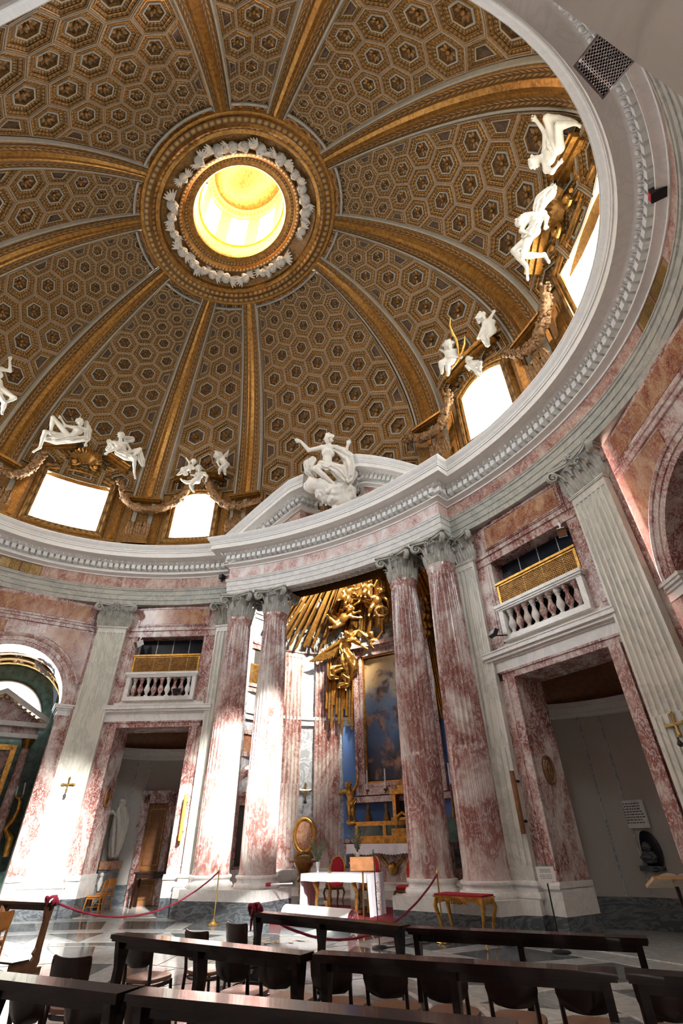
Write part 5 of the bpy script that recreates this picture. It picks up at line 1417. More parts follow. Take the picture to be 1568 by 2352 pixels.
def figure(J, j, s=1.0, putto=False, face=None, hair=True, hands=True, skip=()):
    """j: joints name -> (x, y, depth) in crop pixels"""
    P = {k_: J(*v) for k_, v in j.items()}; n = J.n; pr = []
    ref = (.175, .15, .22, .20, .30) if putto else (.30, .26, .44, .42, .50)
    ds = [np.linalg.norm((P['sl']+P['sr'])/2-(P['hl']+P['hr'])/2)/ref[4]]
    for q in 'lr':
        if 'e'+q in P: ds += [np.linalg.norm(P['s'+q]-P['e'+q])/ref[0], np.linalg.norm(P['e'+q]-P['w'+q])/ref[1]]
        if 'k'+q in P: ds += [np.linalg.norm(P['h'+q]-P['k'+q])/ref[2], np.linalg.norm(P['k'+q]-P['a'+q])/ref[3]]
    s = min(max(s, float(np.percentile(ds, 50))*.95), 1.5 if putto else 2.1)
    hp = np.linalg.norm(P['head']-P['neck'])
    hr = (0.125 if putto else 0.115)*s
    f = unit(n if face is None else face); up = unit(P['head']-P['neck'])
    f = unit(f-up*(f @ up)); sd = np.cross(f, up)
    if 'head' not in skip:
        H = P['head']; pr.append(c_(H-up*hr*.22, H+up*hr*.22, hr*.80, hr*.90)); pr.append(c_(H+f*hr*.30-up*hr*.62, H+f*hr*.40-up*hr*.30, hr*.34, hr*.42, k=.03))
        pr.append(c_(H+f*hr*.82+up*hr*.10, H+f*hr*1.06-up*hr*.22, hr*.09, hr*.17, k=.012))
        for e in (-1, 1):
            pr.append(c_(H+f*hr*.86+sd*e*hr*.30+up*hr*.06, H+f*hr*.87+sd*e*hr*.30+up*hr*.06, hr*.11, hr*.11, k=.006)); pr.append(c_(H+sd*e*hr*.86-f*hr*.05, H+sd*e*hr*.88-f*hr*.12+up*hr*.2, hr*.12, hr*.14, k=.01))
            pr.append(c_(H+f*hr*.80+sd*e*hr*.12+up*hr*.24, H+f*hr*.72+sd*e*hr*.50+up*hr*.22, hr*.10, hr*.08, k=.01))
        pr.append(c_(H+f*hr*.84-up*hr*.46-sd*hr*.16, H+f*hr*.84-up*hr*.46+sd*hr*.16, hr*.07, hr*.07, k=.01)); pr.append(c_(H+f*hr*.72-up*hr*.76, H+f*hr*.74-up*hr*.74, hr*.15, hr*.15, k=.02))
        if hair:
            r_ = random.Random(int(abs(H[0]*100))); 
            for _ in range(40):
                v = unit((r_.gauss(0, 1), r_.gauss(0, 1), r_.gauss(0, 1)))
                if v @ f > 0.35 and v @ up < 0.55: continue
                if v @ up < -0.5: continue
                pr.append(c_(H+v*hr*.98, H+v*hr*1.12, hr*.24, hr*.19, k=.008))
        pr.append(c_(P['neck'], H-up*hr*.5, (.065 if putto else .058)*s, .055*s))
    SL, SR, HL, HR = P['sl'], P['sr'], P['hl'], P['hr']; sm = (SL+SR)/2; hm = (HL+HR)/2; ax = unit(sm-hm)
    w = .075*s if putto else .072*s
    pr += [c_(SL, SR, w*1.02), c_(sm*.72+hm*.28+(SL-SR)*.12, sm*.72+hm*.28-(SL-SR)*.12, (.115 if putto else .120)*s), c_(sm*.35+hm*.65+n*.02*s, hm+ax*.05*s+n*.02*s, (.130 if putto else .112)*s, (.128 if putto else .118)*s, k=.06), c_(HL, HR, .098*s, k=.05), c_(sm, P['neck'], .07*s, .058*s, k=.05)]
    if not putto:
        for e in (SL, SR): q = sm*.6+e*.2+hm*.2+n*.075*s; pr.append(c_(q, q, .062*s, k=.04))
    ar = (.058, .047, .034) if putto else (.060, .048, .032)
    lr = (.098, .066, .045) if putto else (.098, .066, .038)
    for S_, e in (('l', -1), ('r', 1)):
        s_, el, wr = P['s'+S_], P.get('e'+S_), P.get('w'+S_)
        if el is not None and wr is not None:
            pr += [c_(s_, el, ar[0]*s, ar[1]*s), c_(el, wr, ar[1]*s*1.02, ar[2]*s)]
            if hands:
                td = P['h'+S_+'_']-wr if 'h'+S_+'_' in P else wr-el
                hand(pr, wr, td, s*(.8 if putto else 1.0), np.cross(unit(td), n))
        h_, kn, an = P['h'+S_], P.get('k'+S_), P.get('a'+S_)
        if kn is not None and an is not None:
            pr += [c_(h_, kn, lr[0]*s, lr[1]*s), c_(kn, kn*.6+an*.4, lr[1]*s, lr[1]*s*.98), c_(kn*.6+an*.4, an, lr[1]*s*.98, lr[2]*s)]
            toe = P.get('t'+S_)
            if toe is None: toe = an+unit(unit(an-kn)*.45+n*.9)*.20*s*(.7 if putto else 1)
            dd = unit(toe-an)
            pr += [c_(an-dd*.03*s, toe, .040*s, .026*s), c_(toe, toe+dd*.02*s, .034*s, .022*s, flat=None)]
            sdv = np.cross(dd, unit(an-kn)); 
            for q in range(5): b = toe+unit(sdv)*(q-2)*.015*s; pr.append(c_(b, b+dd*.035*s, .0125*s, .010*s, k=.006))
    return pr, P
def drape(J, pts, r, fold=(.03, 7, 0.0), fl=None, k=.02):
    fold = (fold[0]*1.5, fold[1], fold[2])
    P = [J(*p) for p in pts]; R_ = r if isinstance(r, (list, tuple)) else [r]*len(P); out = []
    for i in range(len(P)-1):
        ex = dict(fold=(fold[0], fold[1], fold[2]+i), k=k, mx=1.4)
        if fl: ex['flat'] = (J.n, fl)
        out.append(c_(P[i], P[i+1], R_[i], R_[i+1], **ex))
    return out
def wing(J, root, tip, s, nfe=9, spread=0.55, dep=-0.05):
    """feathered wing: arm plus a fan of long flat feathers"""
    a, b = J(*root, dep), J(*tip, dep); d = b-a; L = np.linalg.norm(d); d = d/L; sd = np.cross(d, J.n); out = [c_(a, a+d*L*.55, .07*s, .05*s)]
    for k_ in range(nfe):
        f = k_/(nfe-1); o = a+d*L*(.05+.5*f); an = spread*(1-f)*1.4
        e = o+(d*cos(an)+sd*sin(an))*L*(.45+.12*f); out.append(c_(o, e, .045*s, .022*s, flat=(J.n, 1.8), k=.012))
    return out

def attic_pt(deg, z, d=-0.55):
    return aw(radians(deg % 360), z, d)
# ---- statue over the altar
J = picker(480, 960, 4.126, (0.25, 6.25, 13.0))
an = empty('saint_statue', TRS(0.3, 6.4, 11.75), 'white marble saint with outspread arms rising on a cloud in the pediment', 'statue')
pr, P = figure(J, dict(head=(1135, 195, .12), neck=(1132, 252, .05), sl=(1070, 282, .0), sr=(1205, 282, .02), el=(945, 305, .05), wl=(868, 222, .15), hl_=(790, 195, .2), er=(1290, 345, .15), wr=(1312, 262, .28), hr_=(1330, 225, .33),
    hl=(1070, 455, 0), hr=(1150, 455, 0), kl=(1008, 480, .38), al=(1180, 625, .30), tl=(1172, 672, .42), kr=(1260, 470, .40), ar=(1300, 580, .30)), 1.62, face=np.array((0.3, -1, 0.9)))
sculpt('body', pr, M_ANDREW, 0.022, an)
dr_ = drape(J, [(985, 395, -.05), (945, 440, .0), (948, 500, .0), (985, 545, .0)], [.10, .17, .15, .12]) + drape(J, [(1200, 290, .1), (1270, 330, .1), (1330, 390, .12), (1335, 470, .15), (1310, 560, .15), (1240, 585, .2)], [.10, .17, .20, .22, .22, .14], (.03, 6, 0)) \
    + drape(J, [(1170, 470, .25), (1230, 520, .3), (1280, 590, .25)], [.14, .20, .16], (.03, 7, 1)) + drape(J, [(1385, 450, .05), (1390, 530, .05), (1330, 610, .1)], [.05, .10, .10], (.02, 5, 0)) + drape(J, [(1060, 440, .12), (1120, 470, .2), (1180, 460, .25)], [.13, .15, .13], (.02, 8, 2))
sculpt('drapery', dr_, M_ANDREW, 0.022, an, k=.04)
cl = []
for x, y, r, dp in ((985, 640, 75, 0), (1080, 650, 85, .05), (1150, 690, 70, .2), (1060, 720, 55, .1), (1200, 710, 70, .25), (1230, 780, 65, .25), (1310, 700, 60, .1), (1345, 740, 50, .1), (1300, 780, 60, .15), (1180, 770, 60, .25), (1210, 840, 45, .2), (1270, 830, 45, .15), (1110, 760, 50, .15), (940, 650, 45, 0), (1360, 690, 40, .05), (1240, 650, 60, .1)):
    p = J(x, y, dp); R0 = r/4.126*18.6/1086; cl.append(c_(p, p, R0, k=.04)); rq = random.Random(x)
    for _ in range(7):
        v = unit((rq.gauss(0, 1), rq.gauss(0, 1)-.5, rq.gauss(0, 1))); cl.append(c_(p+v*R0*.85, p+v*R0*.85, R0*rq.uniform(.28, .45), k=.015))
sculpt('cloud', cl, M_ANDREW, 0.026, an, k=.05)
# ---- adults over the left big window
def stat(name, lab, J, base, parts, mat=M_STUCCO, cat='statue', h=0.024, grp=None):
    o = empty(name, TRS(*base), lab, cat, grp)
    for nm, pr_, hh in parts: sculpt(nm, pr_, mat, hh or h, o)
    return o
GA = 'reclining stucco figures over the dome windows'; GP = 'stucco putti over the small dome windows'
J = picker(0, 940, 4.3556, attic_pt(285.2, 15.2, -1.15))
pr, P = figure(J, dict(head=(800, 125, .1), neck=(800, 172, .05), sl=(752, 185, .12), sr=(850, 205, -.05), el=(650, 165, .2), wl=(615, 100, .1), er=(880, 290, 0), wr=(860, 340, .1), hl=(690, 275, .1), hr=(740, 290, 0), kl=(530, 85, .25), al=(505, 235, .2), kr=(450, 225, .3), ar=(398, 385, .25), tr=(335, 425, .35)), 1.30, face=(0.5, .3, .1))
stat('reclining_figure', 'reclining stucco nude on the left of the big left window, knee raised', J, J(700, 330), [('body', pr, None), ('drapery', drape(J, [(460, 285, .1), (560, 305, .15), (680, 300, .15), (790, 300, .1)], [.12, .16, .14, .10]) + drape(J, [(860, 130, -.05), (880, 210, -.05), (870, 290, 0), (790, 300, .1)], [.06, .12, .10, .08]), None)], grp=GA)
pr, P = figure(J, dict(head=(1208, 262, .15), neck=(1205, 312, .08), sl=(1140, 335, .05), sr=(1262, 345, 0), el=(1190, 385, .25), wl=(1075, 432, .3), hl_=(1030, 458, .3), er=(1300, 400, -.05), wr=(1280, 440, .1), hl=(1215, 440, .05), hr=(1270, 445, 0), kl=(1345, 500, .35), al=(1342, 625, .3), tl=(1352, 690, .38), kr=(1400, 400, .2), ar=(1330, 470, .2)), 1.25, face=(0.6, -.5, -.3))
stat('reclining_figure', 'bending stucco figure reaching for the shell on the big left window', J, J(1260, 500), [('body', pr, None), ('drapery', drape(J, [(1090, 320, -.05), (1120, 370, 0), (1080, 400, 0)], [.07, .14, .08]) + drape(J, [(1180, 430, .1), (1260, 470, .15), (1340, 490, .15)], [.12, .15, .12]) + drape(J, [(1395, 430, .1), (1415, 510, .1), (1430, 560, .1)], [.09, .12, .06]) + drape(J, [(1270, 300, -.1), (1320, 300, -.1)], [.12, .10]), None)], grp=GA)
st_ = drape(J, [(930, 330, -.1), (970, 310, -.1), (1010, 300, -.1)], [.08, .14, .10])
# ---- adults over the right big window
J = picker(1160, 230, 5.47, attic_pt(74.8, 15.2, -1.25))
pr, P = figure(J, dict(head=(370, 770, .1), neck=(455, 725, .05), sl=(500, 650, .0), sr=(520, 870, .15), el=(500, 400, .1), wl=(395, 265, .1), hl_=(330, 180, .1), er=(590, 900, .3), wr=(650, 830, .3), hl=(640, 560, 0), hr=(680, 600, .1), kl=(520, 225, .3), al=(860, 260, .15), tl=(905, 200, .1), kr=(665, 320, .4), ar=(880, 290, .3), tr=(950, 330, .3)), 1.30, face=(-.3, -.4, -.6))
stat('reclining_figure', 'reclining stucco nude above the big right window, arm flung back', J, J(650, 700), [('body', pr, None), ('drapery', drape(J, [(570, 500, .1), (590, 580, .15), (600, 640, .15)], [.08, .12, .08]), None)], grp=GA)
pr, P = figure(J, dict(head=(205, 1515, .2), neck=(250, 1455, .12), sl=(300, 1460, .1), sr=(480, 1430, 0), el=(200, 1640, .25), wl=(290, 1680, .3), er=(520, 1480, .1), wr=(510, 1560, .2), hl=(320, 1680, .1), hr=(380, 1650, 0), kl=(215, 1955, .35), al=(495, 1950, .3), tl=(545, 2030, .35), kr=(110, 1890, .2), ar=(265, 2090, .15), tr=(280, 2250, .15)), 1.28, face=(-.4, -.8, -.5))
stat('reclining_figure', 'seated stucco figure at the lower end of the big right window', J, J(330, 1900), [('body', pr, None), ('drapery', drape(J, [(600, 1100, 0), (560, 1170, 0), (460, 1260, .05), (420, 1350, .05)], [.07, .13, .15, .12]) + drape(J, [(260, 1700, .2), (330, 1650, .2), (400, 1560, .2)], [.09, .12, .08]), None)], grp=GA)
# ---- figure cut by the left edge
J = picker(0, 800, 11.76, attic_pt(262, 15.0, -1.2))
pr, P = figure(J, dict(head=(-160, 380, 0), neck=(-140, 480, 0), sl=(-220, 560, 0), sr=(40, 560, 0), er=(275, 615, .1), wr=(262, 330, .1), hr_=(300, 240, .1), el=(-330, 700, 0), wl=(-300, 850, 0), hl=(-120, 1090, 0), hr=(60, 1120, .05), kl=(120, 1480, .3), al=(60, 1720, .2), kr=(390, 1340, .3), ar=(200, 1440, .2)), 1.25)
stat('reclining_figure', 'stucco figure cut by the left edge, raised hand and knee', J, J(0, 1500), [('body', pr, None)], grp=GA)
# ---- putti over the small left window
J = picker(360, 1020, 7.84, attic_pt(313.4, 15.0, -0.95))
def put(j, lab, extra=None, s=.80, face=None, w_=None):
    pr, P = figure(J, j, s, True, face)
    parts = [('body', pr, 0.016)]
    if w_: parts.append(('wing', wing(J, w_[0], w_[1], .8, 6), 0.018))
    lo_ = min(P.values(), key=lambda p: p[2])
    return stat('putto', lab, J, lo_, parts, grp=GP)
put(dict(head=(668, 315, .1), neck=(640, 385, .05), sl=(590, 395, 0), sr=(660, 430, .1), el=(585, 330, .1), wl=(545, 275, .1), er=(610, 450, .15), wr=(600, 495, .2), hl=(470, 450, 0), hr=(480, 490, .05), kl=(430, 520, .1), al=(385, 550, .1), kr=(540, 535, .15), ar=(500, 550, .1)), 'crouching putto at the left on top of the small left window', face=(.5, -.6, -.5))
put(dict(head=(758, 435, .15), neck=(770, 495, .1), sl=(725, 530, .1), sr=(860, 530, .05), el=(690, 570, .2), wl=(650, 560, .2), er=(905, 580, .15), wr=(890, 640, .2), hl=(670, 660, .1), hr=(740, 670, .05), kl=(610, 745, .25), al=(652, 840, .2), kr=(540, 690, .15), ar=(460, 655, .1)), 'putto with a garland hanging legs over the small left window')
put(dict(head=(1088, 205, .1), neck=(1125, 240, .05), sl=(1105, 270, .05), sr=(1190, 245, 0), el=(1090, 320, .15), wl=(1110, 370, .2), er=(1150, 165, .1), wr=(1060, 130, .1), hl=(1215, 375, .05), hr=(1265, 370, 0), kl=(1140, 450, .2), al=(1125, 520, .15), kr=(1215, 450, .1), ar=(1225, 535, .1)), 'standing winged putto drawing a bow on the small left window', w_=((1190, 240), (1290, 110)))
# ---- putti over the small right window
J = picker(960, 680, 4.3556, attic_pt(46.6, 15.0, -0.95))
put(dict(head=(302, 490, .1), neck=(315, 540, .05), sl=(285, 565, .05), sr=(368, 555, 0), el=(305, 605, .15), wl=(380, 612, .2), er=(380, 590, .1), wr=(410, 605, .15), hl=(290, 645, 0), hr=(345, 640, 0), kl=(228, 668, .25), al=(238, 755, .2), kr=(295, 690, .3), ar=(300, 775, .25)), 'seated winged putto holding a gilded bow beside the small right window', s=.92, w_=((280, 570), (215, 540)))
put(dict(head=(505, 635, .1), neck=(530, 665, .08), sl=(510, 680, .05), sr=(590, 660, .0), el=(480, 700, .15), wl=(500, 730, .2), er=(625, 660, .1), wr=(630, 700, .15), hl=(530, 700, .1), hr=(590, 690, .1), kl=(575, 745, .3), al=(605, 800, .3), kr=(610, 705, .3), ar=(622, 760, .3)), 'small putto curled on the top edge of the small right window', s=.78)
put(dict(head=(628, 215, .1), neck=(665, 250, .05), sl=(665, 275, .1), sr=(745, 265, 0), el=(640, 340, .15), wl=(608, 400, .2), er=(715, 230, .05), wr=(745, 180, .05), hl=(690, 355, .05), hr=(745, 345, 0), kl=(645, 405, .25), al=(685, 490, .2), kr=(680, 410, .15), ar=(700, 480, .12)), 'seated putto looking down at the upper end of the small right window', s=.95)
bw = empty('gilded_bow', TRS(*J(400, 610)), 'gilded curved bow held by the putto on the right', 'bow')
for pts in ([(325, 220), (318, 300), (350, 380), (385, 440), (398, 520), (405, 600)], [(468, 400), (462, 480), (440, 560), (405, 620), (370, 680), (330, 730)]):
    b = MB(); b.tube([tuple(J(*p, .2)) for p in pts], [.02, .05, .06, .05, .04, .03], 8); build('bow_limb', b, M_GOLDB, bw, 60)
J = picker(360, 1020, 7.84, attic_pt(313.4, 15.0, -0.95))
bw = empty('gilded_bow', TRS(*J(1100, 480)), 'thin dark gilded bow at the putto on the small left window', 'bow')
b = MB(); b.tube([tuple(J(*p, .15)) for p in ((1010, 10), (1030, 100), (985, 210), (1010, 330), (1090, 430), (1170, 490))], [.02, .035, .04, .04, .035, .02], 8); build('bow_limb', b, M_GARLAND, bw, 60)
# ---- cherub heads round the lantern
Jc = lambda x, y, d=0: np.array((x, -d, y))
Jc.n = np.array((0, -1.0, 0))
pr = [];
H = np.array((0, 0, 0.0)); hr_ = .15
pr += [c_(H-(0, 0, .03), H+(0, 0, .03), hr_*.85, hr_*.92), c_(H+(0, -.13, 0), H+(0, -.16, -.03), .015, .025, k=.012), c_(H+(0, -.08, -.09), H+(0, -.08, -.09), .07, k=.03)]
for e in (-1, 1): pr += [c_(H+(e*.05, -.125, .01), H+(e*.05, -.125, .01), .02, k=.006), c_(H+(e*.075, -.09, -.045), H+(e*.075, -.09, -.045), .05, k=.02)]
r_ = random.Random(5)
for _ in range(30):
    v = unit((r_.gauss(0, 1), r_.gauss(0, 1), r_.gauss(0, 1)))
    if v[1] < -.3 and v[2] < .5 or v[2] < -.5: continue
    pr.append(c_(H+v*.14, H+v*.155, .035, .025, k=.012))
P_, Q_ = sdf_mesh(pr, .018, .03); hm_ = bpy.data.meshes.new('cherub_head'); hm_.from_pydata(P_.tolist(), [], Q_.tolist()); hm_.materials.append(M_CHERUB); hm_.polygons.foreach_set('use_smooth', [True]*len(hm_.polygons))
pr = []
for k_ in range(6):
    a_ = .9-.32*k_; pr.append(c_((.10, .02, -.04), (.10+.30*cos(a_), .03, -.06+.30*sin(a_)), .05, .025, flat=(np.array((0, 1.0, 0)), 1.6), k=.015))
P_, Q_ = sdf_mesh(pr, .018, .02); wme = bpy.data.meshes.new('cherub_wing'); wme.from_pydata(P_.tolist(), [], Q_.tolist()); wme.materials.append(M_CHERUB); wme.polygons.foreach_set('use_smooth', [True]*len(wme.polygons))
CN = 0
for k_ in range(26):
    a_ = 2*pi*k_/26+.07*sin(k_*5.1)
    if 3.55 < a_ % (2*pi) < 3.75 or .35 < a_ % (2*pi) < .62: continue
    x, y = 2.80*sin(a_), 2.22*cos(a_); rad = Vector((sin(a_), cos(a_), 0)); tg = Vector((cos(a_), -sin(a_), 0))
    up_ = (rad*.75+Vector((0, 0, -.5))).normalized(); fr_ = (Vector((0, 0, -1))-rad*.6).normalized(); fr_ = (fr_-up_*fr_.dot(up_)).normalized(); tg = fr_.cross(up_)*-1
    M = Matrix(((tg.x, -fr_.x, up_.x, x), (tg.y, -fr_.y, up_.y, y), (tg.z, -fr_.z, up_.z, 21.80), (0, 0, 0, 1))) @ Matrix.Rotation(.5*sin(k_*2.3), 4, 'Y') @ Matrix.Scale(1.15+.15*sin(k_*1.7), 4)
    c = empty('cherub_head', M, 'winged white stucco cherub head in the ring round the lantern', 'cherub', 'cherub heads round the lantern')
    inst('head', hm_, c); inst('wing', wme, c); inst('wing', wme, c, Matrix.Scale(-1, 4, (1, 0, 0)))
# ---- gilded angels and putti of the glory
J = picker(680, 1300, 5.6, (-2.35, 10.75, 8.6))
pr, P = figure(J, dict(head=(650, 885, .2), neck=(645, 940, .1), sl=(590, 965, .05), sr=(710, 955, .1), el=(560, 1050, .15), wl=(600, 1120, .2), er=(800, 1000, .15), wr=(880, 1050, .15), hl_=(915, 1065, .15), hl=(620, 1160, 0), hr=(690, 1160, .05), kl=(610, 1340, .15), al=(560, 1530, .1), kr=(670, 1340, .15), ar=(640, 1560, .1)), 1.25)
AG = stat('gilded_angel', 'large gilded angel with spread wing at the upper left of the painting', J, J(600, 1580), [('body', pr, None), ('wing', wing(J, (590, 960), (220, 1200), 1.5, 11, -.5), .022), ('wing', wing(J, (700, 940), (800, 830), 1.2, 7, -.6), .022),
   ('drapery', drape(J, [(640, 1120, .1), (660, 1200, .15), (690, 1300, .1), (660, 1420, .1)], [.16, .26, .30, .16], (.05, 6, 0)) + drape(J, [(700, 1140, .2), (740, 1220, .2), (700, 1290, .25)], [.06, .08, .05], (.02, 4, 0)) + drape(J, [(640, 1290, .2), (560, 1310, .2), (470, 1340, .2), (460, 1420, .2), (530, 1440, .2)], [.10, .12, .13, .12, .05], (.03, 5, 0)) + drape(J, [(620, 1400, .2), (660, 1450, .2), (640, 1530, .2), (560, 1540, .2)], [.10, .12, .10, .07], (.03, 5, 1)) + drape(J, [(660, 960, .2), (750, 950, .2), (810, 1000, .2)], [.07, .09, .05], (.02, 4, 0)), None)], M_GOLDB, 'angel')
def gput(anchor, j, lab, s=.85, w_=None, face=None, mat=M_GOLDB):
    global J
    J = picker(680, 1300, 5.6, anchor); pr, P = figure(J, j, s, True, face); parts = [('body', pr, .018)]
    if w_: parts.append(('wing', wing(J, w_[0], w_[1], .8, 6), .02))
    return stat('gilded_putto', lab, J, min(P.values(), key=lambda p: p[2]), parts, mat, 'putto', grp='gilded putti of the sunburst')
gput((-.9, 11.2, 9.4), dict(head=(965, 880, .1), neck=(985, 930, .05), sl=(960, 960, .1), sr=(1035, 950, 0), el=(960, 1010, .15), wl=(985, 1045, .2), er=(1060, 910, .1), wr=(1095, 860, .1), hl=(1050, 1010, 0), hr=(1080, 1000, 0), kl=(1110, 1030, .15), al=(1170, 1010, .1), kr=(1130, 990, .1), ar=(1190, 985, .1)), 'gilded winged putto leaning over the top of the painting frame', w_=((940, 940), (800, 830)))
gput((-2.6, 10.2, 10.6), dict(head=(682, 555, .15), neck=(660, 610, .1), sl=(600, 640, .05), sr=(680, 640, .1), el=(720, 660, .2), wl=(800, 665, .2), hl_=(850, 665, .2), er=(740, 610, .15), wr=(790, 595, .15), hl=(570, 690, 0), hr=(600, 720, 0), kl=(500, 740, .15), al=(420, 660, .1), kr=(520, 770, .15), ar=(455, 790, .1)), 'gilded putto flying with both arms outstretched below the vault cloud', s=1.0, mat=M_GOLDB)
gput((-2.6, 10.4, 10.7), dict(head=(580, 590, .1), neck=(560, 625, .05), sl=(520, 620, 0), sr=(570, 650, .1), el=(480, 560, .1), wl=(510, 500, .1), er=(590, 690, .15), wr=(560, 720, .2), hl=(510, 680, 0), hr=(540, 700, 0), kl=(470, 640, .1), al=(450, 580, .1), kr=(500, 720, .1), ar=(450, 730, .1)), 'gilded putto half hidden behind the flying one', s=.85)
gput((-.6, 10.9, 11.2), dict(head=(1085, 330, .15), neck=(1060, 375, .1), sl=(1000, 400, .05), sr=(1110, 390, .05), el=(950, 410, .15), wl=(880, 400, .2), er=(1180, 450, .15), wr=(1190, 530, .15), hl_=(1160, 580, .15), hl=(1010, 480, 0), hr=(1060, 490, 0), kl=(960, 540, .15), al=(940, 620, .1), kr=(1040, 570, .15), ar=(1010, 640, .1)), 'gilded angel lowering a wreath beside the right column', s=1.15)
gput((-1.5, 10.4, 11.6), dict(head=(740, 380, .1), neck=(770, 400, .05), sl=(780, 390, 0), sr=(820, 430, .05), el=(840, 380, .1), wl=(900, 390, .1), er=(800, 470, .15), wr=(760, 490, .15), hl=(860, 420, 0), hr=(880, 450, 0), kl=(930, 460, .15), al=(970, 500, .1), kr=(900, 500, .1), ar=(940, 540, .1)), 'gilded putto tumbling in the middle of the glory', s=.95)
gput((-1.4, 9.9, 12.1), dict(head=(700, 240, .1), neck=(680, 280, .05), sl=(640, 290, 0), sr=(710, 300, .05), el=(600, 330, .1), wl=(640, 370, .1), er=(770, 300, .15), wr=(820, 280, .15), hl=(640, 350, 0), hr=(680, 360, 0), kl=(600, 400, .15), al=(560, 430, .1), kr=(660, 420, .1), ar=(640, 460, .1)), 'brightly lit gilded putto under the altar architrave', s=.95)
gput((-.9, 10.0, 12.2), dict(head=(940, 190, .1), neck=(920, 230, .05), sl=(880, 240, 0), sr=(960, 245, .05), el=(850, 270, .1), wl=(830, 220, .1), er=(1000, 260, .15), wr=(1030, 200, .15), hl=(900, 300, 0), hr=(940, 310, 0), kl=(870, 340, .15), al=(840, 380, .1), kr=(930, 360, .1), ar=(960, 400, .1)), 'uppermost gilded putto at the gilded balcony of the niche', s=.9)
J = picker(960, 1340, 3.79, (2.6, 10.9, 9.5))
for (dx, dy, l) in ((0, 0, 'gilded putto high between the two right columns'), (12, 150, 'gilded putto sitting low between the two right columns')):
    pr, P = figure(J, dict(head=(78+dx, 130+dy, .1), neck=(85+dx, 160+dy, .05), sl=(68+dx, 178+dy, 0), sr=(110+dx, 175+dy, 0), el=(50+dx, 190+dy, .1), wl=(60+dx, 220+dy, .15), er=(125+dx, 190+dy, .1), wr=(110+dx, 210+dy, .15), hl=(80+dx, 235+dy, 0), hr=(115+dx, 235+dy, 0), kl=(60+dx, 260+dy, .2), al=(55+dx, 310+dy, .1), kr=(95+dx, 270+dy, .2), ar=(80+dx, 320+dy, .1)), .95, True)
    stat('gilded_putto', l, J, J(90+dx, 330+dy), [('body', pr, .02)], M_GOLD, 'putto', grp='gilded putti of the sunburst')
wr_ = empty('gilded_wreath', TRS(*picker(680, 1300, 5.6, (-.6, 10.8, 10.6))(1095, 640)), 'dark gilded laurel wreath held out by an angel', 'wreath')
Jw = picker(680, 1300, 5.6, (-.6, 10.8, 10.6)); rr = random.Random(2)
b = MB(); b.tube([tuple(Jw(1095+75*cos(t), 590+60*sin(t), .1)) for t in np.linspace(0, 2*pi, 25)], .07, 6); build('wreath_core', b, M_GARLAND, wr_, 50)
b = MB()
for t in np.linspace(0, 2*pi, 40):
    p = Jw(1095+75*cos(t)+rr.uniform(-8, 8), 590+60*sin(t)+rr.uniform(-8, 8), .14); b.ball(tuple(p), .05, 6, 4)
build('wreath_leaves', b, M_GOLDD, wr_, 50, kind='stuff')
# ---- gilded angel on the blue wall
J = picker(760, 1740, 7.84, (-1.95, 11.45, 2.9), 0)
pr, P = figure(J, dict(head=(305, 505, .12), neck=(330, 565, .08), sl=(278, 600, .05), sr=(390, 592, .0), el=(225, 640, .1), wl=(180, 645, .15), er=(455, 505, .08), wr=(478, 390, .1), hr_=(485, 340, .1), hl=(325, 815, .02), hr=(400, 812, 0), kl=(330, 960, .12), al=(335, 1090, .05), tl=(330, 1135, .15), kr=(395, 960, .12), ar=(410, 1090, .05), tr=(425, 1135, .15)), 1.02, False, face=(-.5, -.8, -.3))
stat('gilded_angel', 'gilded angel with one arm raised mounted on the blue wall', J, J(370, 1190), [('body', pr, .016), ('bracket', [c_(J(310, 1165, .05), J(455, 1165, .05), .07, fold=(.01, 5, 0)), c_(J(340, 1180, .08), J(420, 1180, .08), .08)], .018), ('drapery', drape(J, [(310, 820, .1), (370, 850, .12), (435, 780, .1)], [.06, .08, .06], (.012, 6, 0)), .016), ('wing', wing(J, (270, 600), (150, 650), .7, 5, .6), .016)], M_GOLDB, 'angel')
# ---- memorial statue in the left doorway
lm3 = LM.to_3x3(); mst = LM @ Vector((1.72, -2.45, 1.2))
J = picker(200, 1640, 4.8, mst, 0)
pr, P = figure(J, dict(head=(385, 985, .1), neck=(378, 1035, .05), sl=(325, 1060, .05), sr=(415, 1068, 0), el=(330, 1140, .15), wl=(300, 1100, .2), er=(425, 1170, .05), wr=(360, 1150, .2), hl=(335, 1230, 0), hr=(385, 1235, 0), kl=(310, 1390, .15), al=(285, 1530, .08), kr=(350, 1390, .1), ar=(305, 1530, .05)), 1.05, False, face=(.1, -.8, -.5))
rob = drape(J, [(370, 1080, .05), (360, 1180, .08), (345, 1300, .08), (320, 1420, .08), (298, 1530, .05)], [.17, .20, .22, .19, .15], (.03, 8, 0)) + drape(J, [(420, 1080, .0), (430, 1180, .05), (410, 1280, .08), (370, 1350, .12)], [.06, .09, .09, .05], (.02, 5, 0)) + drape(J, [(350, 990, -.05), (320, 1050, -.05), (270, 1090, -.05)], [.06, .08, .06], (.015, 5, 0))
stat('memorial_statue', 'white marble veiled woman leaning on an inscribed pillar in the left doorway', J, J(290, 1560), [('body', pr, .018), ('robe', rob, .018)], M_STUCCO)
